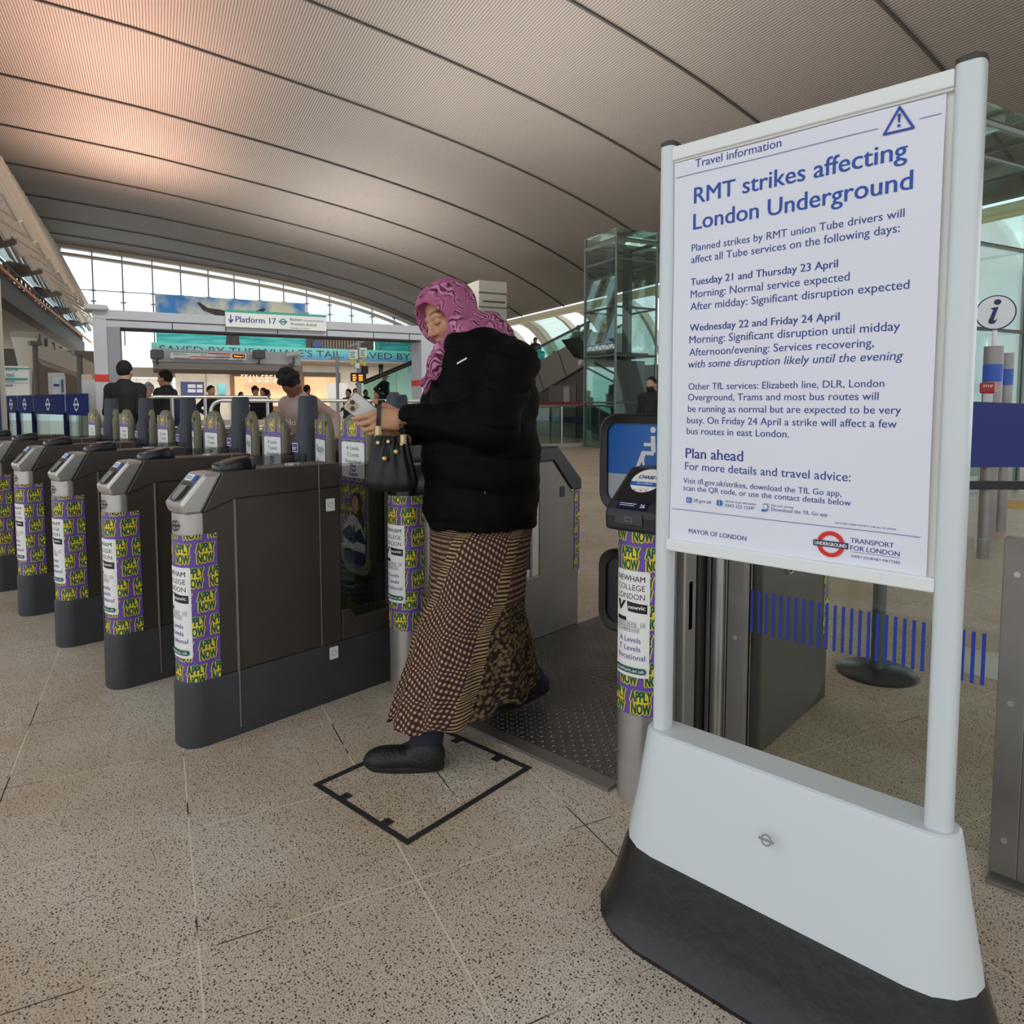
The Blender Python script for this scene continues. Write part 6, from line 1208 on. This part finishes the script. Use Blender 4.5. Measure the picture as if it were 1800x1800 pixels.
p2_ = thing('lamp_post', 'slim pale steel pole right of the hooded screen', 'post', base(1073, 700, l0+.9)); p = onL(1073, 587, l0+.9); m = MB(); m.cyl((p[0], p[1]), .09, 0, p[2], 14); build('pole', m, M('pole_pale2', 'b5b8b6', .45), p2_, auto=40); m = MB(); m.cyl((p[0], p[1]), .15, 0, .5, 14); build('base_sleeve', m, M('pole_pale', 'c4c6c4', .45), p2_, auto=40); m = MB(); m.cyl((p[0], p[1]), .1, p[2]-.2, p[2], 14); build('collar', m, lsteel, p2_, auto=40)
# ---------------------------------------------------------------- right edge: information disc, belt barrier, mat
idp = ond(1750, 550, 6.5)
ii = thing('information_sign', 'round white information sign on a steel and blue post', 'sign', (idp[0], idp[1], 0)); r_ = .16; nv_ = -VW*0+(CAM-idp); nv_[2] = 0; nv_ /= np.linalg.norm(nv_); su_x = np.cross([0, 0, 1.], nv_)
def disc(c, r, n_, h): return [[c+n_*d+(su_x*math.cos(t)+np.array([0, 0, 1.])*math.sin(t))*r for t in np.linspace(0, 2*PI, 40, endpoint=False)] for d in (0, h)]
m = MB(); m.loft(disc(idp, r_, nv_, .03)); dsc = build('disc', m, M('disc_rim', '25305e', .4), ii, auto=40); m = MB(); m.loft(disc(idp+nv_*.03, r_*.93, nv_, .004)); build('disc_face', m, M('disc_white', 'f0f1f1', .4), dsc, auto=40)
F_ = Flat().disc(.012, .095, .028, .026); F_.poly([(-.035, .045), (.022, .05), (-.012, -.065), (-.008, -.075), (.018, -.06), (.02, -.055), (-.005, -.1), (-.035, -.105), (-.052, -.09), (-.05, -.07), (-.02, .02), (-.024, .03), (-.036, .033)]); decal('letter', [(F_, M('disc_navy', '232a5c', .5))], pf(idp+nv_*.034, su_x, (0, 0, 1)), dsc, local=False, lift0=.002)
m = MB(); m.cyl((idp[0], idp[1]), .02, 1.2, idp[2]-.15, 10); build('stem', m, M('disc_white', 'f0f1f1', .4), ii)
m = MB(); m.cyl((idp[0], idp[1]), .08, 0, 1.83, 18); pst = build('post', m, stile, ii, auto=40); m = MB(); m.cyl((idp[0], idp[1]), .0815, 1.5, 1.66, 18); build('blue_band', m, M('band_blue', '2a58b8', .4), pst, auto=40)
ps = ond(1768, 640, 7.0); p5 = thing('steel_post', 'steel post with blue band right behind the round information sign', 'post', (ps[0], ps[1], 0)); m = MB(); m.cyl((ps[0], ps[1]), .07, 0, 1.8, 16); pst = build('post', m, stile, p5, auto=40); m = MB(); m.cyl((ps[0], ps[1]), .0715, 1.48, 1.64, 16); build('blue_band', m, M('band_blue', '2a58b8', .4), pst, auto=40)
q = ond(1737, 681, 6.0); al = thing('alarm_post', 'small red emergency button on a white base before the steel posts', 'alarm', (q[0], q[1], 0)); m = MB(); m.cyl((q[0], q[1]), .05, 0, q[2]+.02, 14, .035); build('base', m, M('alarm_white', 'dcdcd8', .4), al, auto=40); m = MB(); m.box(q-[.055, .055, .05], q+[.055, .055, .04]); bx_ = build('button_box', m, M('alarm_red', 'b3262c', .4), al, bevel=.01)
F_ = Flat().text('STOP', 0, 0, width=.07, size=.03, align='C', bold=.02); decal('lettering', [(F_, paper)], pf(q+nv_*.08, su_x, (0, 0, 1)), bx_, local=False)
A, B = ond(1690, 705, 5.7), ond(1860, 712, 5.7); bb = thing('blue_barrier', 'wide plain navy barrier banner hung between posts at the right', 'barrier', (*((A+B)/2)[:2], 0)); zl = ond(1705, 822, 5.7)[2]
m = MB(); m.slab([A, B, np.array([B[0], B[1], zl]), np.array([A[0], A[1], zl])], [0, .03, 0]); bn_ = build('banner', m, M('barrier_navy', '1b2d78', .55), bb)
m = MB(); z0 = ond(1705, 862, 5.7)[2]; m.slab([np.array([A[0], A[1], z0]), np.array([B[0], B[1], z0]), np.array([B[0], B[1], z0+.07]), np.array([A[0], A[1], z0+.07])], [0, .05, 0]); build('lower_bar', m, rubber, bb)
for t in (.27, .8): p = A*(1-t)+B*t; m = MB(); m.cyl((p[0], p[1]+.1), .045, 0, A[2]-.03, 14); build('post', m, stile, bb, auto=40)
m = MB(); T0 = [onpl(x, y, [0, 0, 0], [0, 0, 1]) for x, y in ((1752, 878), (1742, 891), (1840, 898), (1840, 884))]; m.slab(T0, [0, 0, .01]); tag(build('tactile_mat', m, M('tactile_yellow', 'd9a636', .6, bump=.3, bscale=60)), 'yellow tactile floor strip at the right edge under the navy barrier', 'floor strip')
dq_ = np.array([-.943, 3.60]); dst = thing('barrier_stand', 'round black weighted stand with grey post seen through the glass gate', 'barrier stand', (*dq_, 0))
m = MB(); m.lathe((*dq_, 0), [(.175, 0), (.178, .008), (.165, .02), (.05, .03), (.03, .032)], 40); build('base', m, M('stand_black', '1d1d1f', .3), dst, auto=50); m = MB(); m.cyl(dq_, .03, .03, 1.0, 16); build('post', m, M('stand_grey', '5d6064', .4, .4), dst, auto=40); m = MB(); m.cyl(dq_, .04, .9, 1.02, 16); build('belt_head', m, rubber, dst, auto=40)
kb_ = MB(); kb_.box((-.75, 3.9, 0), (.9, 3.98, .1)); tag(build('white_kerb', kb_, M('kerb_white', 'd9d8d3', .5)), 'low white kerb on the floor behind the glass gate', 'kerb')
# ---------------------------------------------------------------- left: glass fence with blue bands, boards, column, stair
fblue = M('fence_blue', '15235f', .7, spec=.1); fg_ = glass('fence_glass', 'dce8e6', .04); YF = 2.3
xs_ = [onY(x, 700, YF)[0] for x in (158, 116, 59.5, 31.5, 11.5, -20)]
FL_ = ['glass fence panel with blue roundel band next to the last gate', 'second blue banded glass fence panel from the gates, the widest', 'third blue banded glass fence panel from the gates', 'fourth blue banded glass fence panel, beside the tall blue pillar', 'outermost blue banded glass fence panel behind the tall blue pillar']
for i in range(5):
    x1, x0 = xs_[i]-.03, xs_[i+1]+.03; f_ = thing('fence_panel', FL_[i], 'fence', ((x0+x1)/2, YF, 0), 0, 'blue banded fence panels'); zt_, zb_2 = 1.40, 1.17
    m = MB(); m.box((x0, YF-.006, .3), (x1, YF+.006, zt_)); build('glass_pane', m, fg_, f_)
    m = MB(); m.box((x0, YF-.012, zb_2), (x1, YF-.0065, zt_)); bd = build('blue_band', m, fblue, f_)
    R = Flat().ring(0, 0, .05, .072, 28); R.rect(-.1, -.012, .1, .012); decal('roundel', [(R, M('roundel_pale', '9db3c0', .4))], pf(((x0+x1)/2, YF-.0125, (zt_+zb_2)/2), (1, 0, 0), (0, 0, 1)), bd, local=False, lift0=.002)
    m = MB(); m.box((x0-.045, YF-.03, 0), (x0-.015, YF+.03, 1.2)); build('post', m, M('fence_post', '161d42', .7, spec=.1), f_); m = MB(); m.box((x0, YF-.05, 0), (x1, YF+.05, .3)); build('foot_rail', m, steel, f_)
lp_ = onX(2, 700, -9.2); tb_ = thing('blue_pillar', 'tall blue edged pillar at the left picture edge', 'pillar', (lp_[0], lp_[1], 0)); m = MB(); q = ond(0, 700, 8); m.box((q[0]-.1, q[1]-.2, 0), (q[0]+.045, q[1]+.05, q[2]+1.35)); build('core', m, M('pillar_cream', 'b9b2a2', .5), tb_); m = MB(); q2 = ond(0, 700, 7.9); m.box((q2[0]-.05, q2[1]-.1, .0), (q2[0]+.025, q2[1], q2[2]+1.3)); build('blue_edge', m, M('pillar_blue', '232a5a', .4), tb_)
ms_ = thing('line_map_board', 'white line map board with green bars behind the blue fence', 'notice board', base(30, 670, 15)); b_ = hpanel('board', 6, 643, 53, 700, 15, M('sign_white', 'e9eae4', .4), ms_)
def onb(x, y): return onL(x, y, 14.97)
for nm, x0, y0, x1, y1, mt in (('top_bar', 6, 646, 52, 648.5, M('sign_teal', '3aa592', .5)), ('middle_bar', 6, 664, 48, 668, M('sign_teal', '3aa592', .5)), ('grey_tab', 8, 676, 22, 678.5, M('tab_grey', '7c8296', .5)), ('rule', 6, 672.4, 52, 672.8, M('tab_grey', '7c8296', .5))): hpanel(nm, x0, y0, x1, y1, 14.96, mt, b_, .03)
F_ = Flat(); kx_ = LWz(onb(40, 660))[1]-LWz(onb(10, 660))[1]
F_.text('Beckton via Poplar', 0, .13, width=kx_*.72, size=.09); F_.text('Woolwich Arsenal', -.18, .02, width=kx_*1.18, size=.12); F_.text('via London City Airport', -.1, -.07, width=kx_*.9, size=.06); F_.text('Hackney Wick', .26, -.44, width=kx_*.62, size=.05); decal('lettering', [(F_, navy)], pf(onb(11, 664.5), WD, (0, 0, 1)), b_, local=False, lift0=.004)
wcq = onL(45, 640, 20); wc_ = thing('flared_column', 'white flared concrete column behind the line map board', 'column', (wcq[0], wcq[1], 0)); hz = onL(45, 603, 20)[2]; m = MB(); m.lathe((wcq[0], wcq[1], 0), [(.1, 0), (.1, 1.6), (.12, 2.0), (.2, hz-.2), (.24, hz), (.26, hz+.12)], 24); build('shaft', m, M('column_white', 'd9d6cb', .6), wc_, auto=40); m = MB(); m.cyl((wcq[0], wcq[1]), .28, hz+.12, hz+.25, 24); build('capital', m, M('capital_grey', 'a7a398', .6), wc_, auto=40)
pf_ = thing('framed_poster', 'framed poster of a standing figure beyond the blue fence', 'poster', base(104, 680, 16)); b_ = hpanel('frame', 84, 655, 121, 830, 16, M('frame_pale', 'c6c3bf', .5), pf_); hp2 = hpanel('picture', 91, 661.5, 116, 700, 15.95, M('picture_blue', 'c7d6e0', .4), b_, .04); hpanel('figure', 107, 667, 112, 690, 15.92, M('figure_dark', '4a5568', .5), hp2, .02); hpanel('caption', 94, 675, 104, 679, 15.92, navy, hp2, .02)
for x, y, L, lab in ((61, 600, 17, 'dark steel post left of the framed poster'), (139, 617, 15, 'dark steel post right of the framed poster')):
    q = onL(x, y, L); t_ = thing('steel_post', lab, 'post', (q[0], q[1], 0)); m = MB(); m.cyl((q[0], q[1]), .05, 0, q[2], 12); build('shaft', m, M('post_dark', '55514e', .5), t_, auto=40); m = MB(); m.box((q[0]-.1, q[1]-.1, q[2]-.08), (q[0]+.1, q[1]+.1, q[2])); build('head_plate', m, M('post_dark', '55514e', .5), t_)
ww_ = thing('pale_hoarding', 'pale grey hoarding between the dark steel post and the portal', 'board', base(155, 690, 13)); hpanel('board', 143, 667, 175, 846, 13, M('hoarding_grey', 'c4c4c4', .6), ww_); hpanel('lit_top', 143, 658, 162, 667, 13.2, M('hoarding_tan', 'cdb592', .6), ww_)
sr = thing('stair_flight', 'underside of a stair flight with a row of small lamps at the left', 'stairs', base(110, 650, 22)); m = MB()
A, B = onL(60, 600, 24), onL(165, 655, 30); m.slab([onL(58, 590, 22), onL(168, 640, 30), onL(168, 668, 30), onL(62, 628, 22)], LD*.3); build('stair_side', m, M('stair_glass', 'b3b0a8', .5), sr)
m = MB(); m.slab([onL(60, 628, 22), onL(168, 668, 30), onL(168, 674, 30), onL(75, 642, 22)], LD*1.5); build('stair_soffit', m, M('stair_soffit', '8a857a', .6), sr)
for i in range(8): t = i/7; q = onL(70+88*t, 603+45*t, 21.9+8*t); m = MB(); m.tube([q-LD*.1, q-LD*.12+[0, 0, .22]], .04, 6); build('baluster', m, M('baluster', '5b564e', .5), sr)
bk_ = MB(); bk_.hbox((33, -12, 0), (33.3, -2.2, 3.4)); struct('wall_left_far', bk_, M('far_wall', '7d766c', .7))
# ---------------------------------------------------------------- other people
def figure(name, label, loc, yaw, top='1a1a1d', legs='1c1d22', skin='b98a6c', hair='17120f', lean=0., arms=((.05, -.25, -.3), (.05, .22, -.5)), stride=.12, hgt=1.72, hairf='short', h=.018, bulky=1., beard=False, group=None, headpitch=0.):
    """standing or leaning person: one body mesh; clothing and hair are its children. arms = (hand forward, hand side offset, hand height from shoulder) for right, left"""
    p = thing(name, label, 'person', loc, yaw, group); k = hgt/1.72
    def Lx(v):
        v = np.array(v, float)
        if lean and v[2] > .9:
            c, s_ = math.cos(lean), math.sin(lean); x, z = v[0], v[2]-.9; v = np.array([x*c+z*s_, v[1], -x*s_+z*c+.9])
        return v
    HCn = Lx((.0, 0, 1.6)); c, s_ = math.cos(lean+headpitch), math.sin(lean+headpitch); Rm = np.array([[c, 0, s_], [0, 1, 0], [-s_, 0, c]])
    head = su(.02, ell((0, 0, .02), (.095, .074, .105)), ell((.02, 0, -.05), (.068, .058, .075)), rc((.09, 0, .0), .012, (.105, 0, -.03), .014))
    head = sub(.01, head, ell((.1, .03, .005), (.016, .016, .012))); head = sub(.01, head, ell((.1, -.03, .005), (.016, .016, .012)))
    head = su(.008, head, ell((-.005, .078, -.01), (.025, .012, .032)), ell((-.005, -.078, -.01), (.025, .012, .032)))
    headw = xf(head, Rm, HCn); nk = rc(HCn+Rm@np.array([-.02, 0, -.06]), .055, Lx((-.02, 0, 1.42)), .06)
    arm, arml, hand_ = [], [], []
    for sgn, (fx, sy, dz) in ((-1, arms[0]), (1, arms[1])):
        sh = Lx((-.01, sgn*.175, 1.39)); hd = sh+np.array([fx, sgn*abs(sy)-sgn*.175 if abs(sy) > 0 else 0, dz]); d = hd-sh; dist = min(np.linalg.norm(d), .53); d = d/np.linalg.norm(d); hd = sh+d*dist
        bend = math.sqrt(max(.275**2-(dist/2)**2, 0)); bn = np.array([-.75, sgn*.22, -.45]); bn -= d*(bn@d); bn /= np.linalg.norm(bn); el_ = (sh+hd)/2+bn*bend
        arm += [rc(sh, .052, el_, .042), rc(el_, .042, hd, .03)]; arml += [rc(sh, .07*bulky, el_, .058*bulky), rc(el_, .058*bulky, hd-d*.03, .048*bulky)]
        hand_.append(rc(hd, .032, hd+(hd-el_)/np.linalg.norm(hd-el_)*.1, .026))
        fdir = (hd-el_)/np.linalg.norm(hd-el_); sd_ = np.cross(fdir, [0, 0, 1.]); sd_ /= (np.linalg.norm(sd_)+1e-9)
        for q in (-1.5, -.5, .5, 1.5): hand_.append(rc(hd+fdir*.07+sd_*q*.018, .012, hd+fdir*.16+sd_*q*.019-np.array([0, 0, .02]), .009))
        hand_.append(rc(hd+fdir*.02, .013, hd+fdir*.09+sd_*-sgn*.05, .01))
    leg, legl, shoes = [], [], []
    for sgn, st in ((-1, stride), (1, -stride)):
        hp = np.array([0, sgn*.09, .9]); kn = np.array([st*.75+.03, sgn*.095, .48]); an = np.array([st-.02, sgn*.1, .09])
        leg += [rc(hp, .085, kn, .055), rc(kn, .055, an, .04)]; legl += [rc(hp, .105, kn, .075), rc(kn, .075, an+[0, 0, .02], .06)]; shoes.append(su(.02, rc(an+[-.03, 0, -.045], .045, an+[.16, 0, -.055], .035), rc(an, .05, an+[0, 0, -.03], .05)))
    tor = su(.05, rc((0, 0, .92), .13, Lx((0, 0, 1.15)), .125), rc(Lx((0, 0, 1.15)), .125, Lx((0, 0, 1.32)), .13), rc(Lx((0, .14, 1.38)), .065, Lx((0, -.14, 1.38)), .065))
    body = su(.025, su(.03, tor, nk, *arm), headw, *leg); body = su(.012, body, *hand_)
    def sc_(f): return lambda Q: f(Q/k)*k
    lo, hi = np.array([-.5, -.6, 0.])*k, np.array([.95, .6, 1.85])*k
    soft('body', sc_(body), lo, hi, h, M('skin_'+skin, skin, .5), p, local=True)
    torl = su(.05, rc((0, 0, .84), .155*bulky, Lx((0, 0, 1.15)), .15*bulky), rc(Lx((0, 0, 1.15)), .15*bulky, Lx((0, 0, 1.32)), .16*bulky), rc(Lx((0, .15, 1.39)), .085*bulky, Lx((0, -.15, 1.39)), .085*bulky), rc(Lx((-.02, 0, 1.40)), .085, Lx((-.03, 0, 1.46)), .075))
    soft('jacket', sc_(inter(su(.03, torl, *arml), half((0, 0, .80), (0, 0, -1)))), lo, hi, h, M('cloth_'+top, top, .8), p, local=True, iters=2)
    soft('trousers', sc_(su(.03, rc((0, 0, .84), .135, (0, 0, .95), .13), *legl)), lo, hi*[1, 1, .65], h, M('cloth_'+legs, legs, .85), p, local=True)
    for f in shoes: soft('shoe', sc_(inter(f, half((0, 0, .0), (0, 0, -1)))), lo, hi*[1, 1, .15], h, M('shoe_dark', '18181a', .6), p, local=True)
    if hairf == 'short': hf = inter(ell((-.012, 0, .035), (.104, .083, .108)), half((.035, 0, .035), (.75, 0, -.66)))
    elif hairf == 'cap': hf = su(.01, inter(ell((-.005, 0, .04), (.108, .086, .1)), half((0, 0, .035), (0, 0, -1))), ell((.13, 0, .04), (.07, .06, .012)))
    elif hairf == 'bun':
        blob = [ell((-.04+.085*math.cos(a)*math.cos(b_), .09*math.sin(a)*math.cos(b_), .10+.09*math.sin(b_)), (random.uniform(.014, .034),)*3) for a, b_ in [(random.uniform(0, 6.28), random.uniform(-.7, 1.5)) for _ in range(80)]]; hf = su(.008, inter(ell((-.015, 0, .035), (.108, .088, .11)), half((.0, 0, .045), (.8, 0, -.6))), *blob)
    else: hf = inter(su(.03, ell((-.015, 0, .03), (.108, .09, .115)), rc((-.06, 0, 0), .075, (-.07, 0, -.16), .065)), half((.045, 0, .04), (.85, 0, -.5)))
    soft('hair' if hairf != 'cap' else 'cap', sc_(xf(hf, Rm, HCn)), HCn*k-.3*k, HCn*k+.3*k, h*.7, M('hair_'+hair, hair, .85), p, local=True)
    if beard: soft('beard', sc_(xf(inter(ell((.03, 0, -.07), (.07, .066, .07)), half((0, 0, -.045), (-.35, 0, 1))), Rm, HCn)), HCn*k-.3*k, HCn*k+.3*k, h*.7, M('hair_'+hair, hair, .85), p, local=True)
    return p
def at(x, yh, D, hgt=1.72):
    """floor point at horizontal distance D whose person of that height tops out near picture row yh; returns location"""
    q = ond(x, yh, D); return (q[0], q[1], 0)
def facing(dx, dtoward, loc):
    """yaw for a facing given as (picture right, towards camera) at loc"""
    v = np.array([loc[0], loc[1], 0.])-np.array([0, 0, 0.]); v /= np.linalg.norm(v); r = np.array([v[1], -v[0], 0]); d = r*dx-v*dtoward; return math.atan2(d[1], d[0])
def at_h(x, yh, hgt): D = (hgt-H)*FPX/(709-yh); return at(x, yh, D*1.0)
l = at(219, 636, 8.8); ma = figure('person', 'person in a black padded jacket seen from behind beside the red banded portal column', l, facing(.45, -.9, l), top='17171a', legs='20242e', skin='c39a80', hgt=1.82, bulky=.98, arms=((.12, .16, -.45), (.2, .13, -.4)), h=.012)
l = at(289, 651, 10.6); mb_ = figure('person', 'person in dark clothes with a backpack looking left behind the gates', l, facing(-.8, -.45, l), top='141519', legs='1b1c22', skin='b5886a', hgt=1.79, bulky=1.0, arms=((.3, .12, -.28), (.32, .1, -.3)), h=.012)
yb = facing(-.8, -.45, l); bpk = thing('backpack', 'dark navy backpack worn by the person looking left', 'backpack', (l[0], l[1], 0), yb); m = MB()
R_ = [[(-.22-.11*math.copysign(abs(math.cos(t))**.6, math.cos(t))*s_-.02, .15*math.copysign(abs(math.sin(t))**.6, math.sin(t))*s_, z) for t in np.linspace(0, 2*PI, 24, endpoint=False)] for z, s_ in ((.93, .75), (.97, 1), (1.2, 1.02), (1.33, .92), (1.40, .6))]; m.loft(R_); build('bag', m, M('backpack_navy', '252e4e', .7), bpk, local=True, auto=50)
m = MB(); m.loft([[(-.35-.045*math.copysign(abs(math.cos(t))**.6, math.cos(t))*s_, .11*math.copysign(abs(math.sin(t))**.6, math.sin(t))*s_, z) for t in np.linspace(0, 2*PI, 20, endpoint=False)] for z, s_ in ((.96, .8), (1.0, 1), (1.14, 1), (1.18, .8))]); build('front_pocket', m, M('backpack_navy2', '2f3a5e', .7), bpk, local=True, auto=50)
for s_ in (-1, 1): m = MB(); m.tube([(-.16, s_*.12, 1.36), (-.05, s_*.125, 1.475), (.1, s_*.125, 1.42), (.17, s_*.13, 1.25), (.05, s_*.16, 1.05), (-.13, s_*.14, 1.0)], .017, 6); build('strap', m, M('backpack_navy', '252e4e', .7), bpk, local=True)
l = at(553, 700, 7.0); yg = facing(-.62, .75, l); gi = figure('person', 'person in a dusty pink sweatshirt with curly hair tied up, leaning over a gate', l, yg, top='a78d84', legs='1c1c20', skin='80503a', hair='15100d', hgt=1.66, lean=.5, hairf='bun', arms=((.22, .2, -.42), (-.12, .36, -.36)), h=.011, headpitch=.5, bulky=1.05)
F_ = Flat().text('No', 0, 0, width=.12, size=.12, shear=.25, bold=.02); kk = 1.66/1.72; cL, sL = math.cos(.5), math.sin(.5)
decal('lettering', [(F_, paper)], lambda x, y, l_: np.array([(.192)*cL+(.36+y)*sL-.0, .09-x*-1-.16, -(.192)*sL+(.36+y)*cL+.9])*kk, gi, lift0=.004)
l = at_h(1145, 664, 1.74); be = figure('person', 'bearded person in a black open jacket standing beside the white board', l, facing(-.45, .85, l), top='1e1f23', legs='15161a', skin='c0917a', hair='241a15', hgt=1.74, beard=True, arms=((.12, .24, -.5), (.12, .24, -.5)), h=.013)
l = at_h(676, 657, 1.72); q = onL(676, 657, 22.5); l = (q[0], q[1], q[2]-1.72); ea_ = figure('person', 'person in a cap and black clothes riding the escalator behind the departure post', l, facing(.8, .5, l), top='1b1c20', legs='202126', hairf='cap', hair='2a2c30', h=.022)
bg = thing('luggage_trolley', 'red topped grey case on the escalator beside the person in a cap', 'luggage', (l[0], l[1], l[2])); m = MB(); q = onL(690, 692, 22.45); m.box(q-[.18, .15, .05], q+[.18, .15, .05]); build('red_top', m, M('case_red', 'b3262c', .5), bg, bevel=.02); m = MB(); m.box(q-[.16, .14, .5], q-[-.16, -.14, .05]); build('case', m, M('case_grey', '8d9194', .4), bg, bevel=.02)
crowd = [(190+272, 683, 21, '22232a', 'long', 'first cafe visitor in dark clothes at the left, near the cafe front', -.6, .5), (449, 684, 20, '14151a', 'bun', 'cafe visitor in black with big dark hair beside the curly haired person', .3, .8), (470, 686, 22, '2b2a30', 'long', 'cafe visitor partly hidden behind the curly haired person', .8, -.2), (424, 690, 26, 'b9b4b8', 'long', 'cafe visitor in a pale top near the cafe left jamb', .5, .6), (540, 678, 19, '1d1d22', 'short', 'visitor with dark hair passing right of the red banded column', .6, -.6), (612, 685, 21, '26313f', 'short', 'visitor in blue grey left of the departure post', -.6, .6), (625, 684, 25, '2a2328', 'long', 'visitor standing directly behind the departure post', .2, .9), (643, 686, 27.5, '1b1b20', 'short', 'visitor in black right of the departure post', .7, .5), (662, 688, 20, '33303a', 'long', 'visitor at the foot of the green glass escalator', -.5, .7), (259, 680, 14, '19191d', 'bun', 'small visitor with grey hair between the two people at the portal', -.4, .6), (371, 679, 15.5, '17171b', 'short', 'visitor in black behind the backpack, near the yellow defibrillator box', .5, .6)]
protos = {}
for x, yh, D, top, hf, lab, dx, dt in crowd:
    l = at(x, yh, D); hg = H+(709-yh)/FPX*D; hg = min(max(hg, 1.5), 1.85)
    figure('person', lab, l, facing(dx, dt, l), top=top, legs='202127', hairf=hf, hair='8d8a88' if 'grey hair' in lab else '17120f', hgt=hg, h=.024, stride=random.uniform(.05, .25), group='visitors in the far concourse')
ep = [(911, 592, '4a3f3a', .5, 'long', 'escalator rider lowest on the far handrail, beside the black coat shoulder'), (936, 606, '25262c', .0, 'short', 'escalator rider in dark clothes with grey trousers, nearest the black coat'), (961, 617, '3f7a4a', .0, 'long', 'escalator rider in a green headcover'), (984, 570, '22252a', .5, 'short', 'escalator rider with dark hair far up the escalator'), (1007, 566, '2a2a30', .3, 'long', 'escalator rider with a dark bag at the top of the escalator')]
for x, yh, top, dw, hf, lab in ep:
    q = EW(x, yh, .35+dw); hg = 1.68; figure('person', lab, (q[0], q[1], q[2]-hg), math.atan2(-LD[1], -LD[0]), top=top, legs='6a665f' if x == 936 else '26272c', hairf=hf, hair='3f7a4a' if x == 961 else '17120f', hgt=hg, h=.024, group='escalator riders')
for x, yh, lab in ((720, 611, 'leftmost of two people standing on the bridge below the turquoise panel lettering'), (728.5, 609, 'rightmost person on the bridge before the turquoise panel'), (669, 612, 'person on the bridge under the start of the turquoise panel')):
    q = onL(x, yh, 44.4 if x == 720 else 45.0); figure('person', lab, (q[0], q[1], q[2]-1.7), facing(.2, .9, q), top='2a2a2e', h=.03, group='people on the bridge')
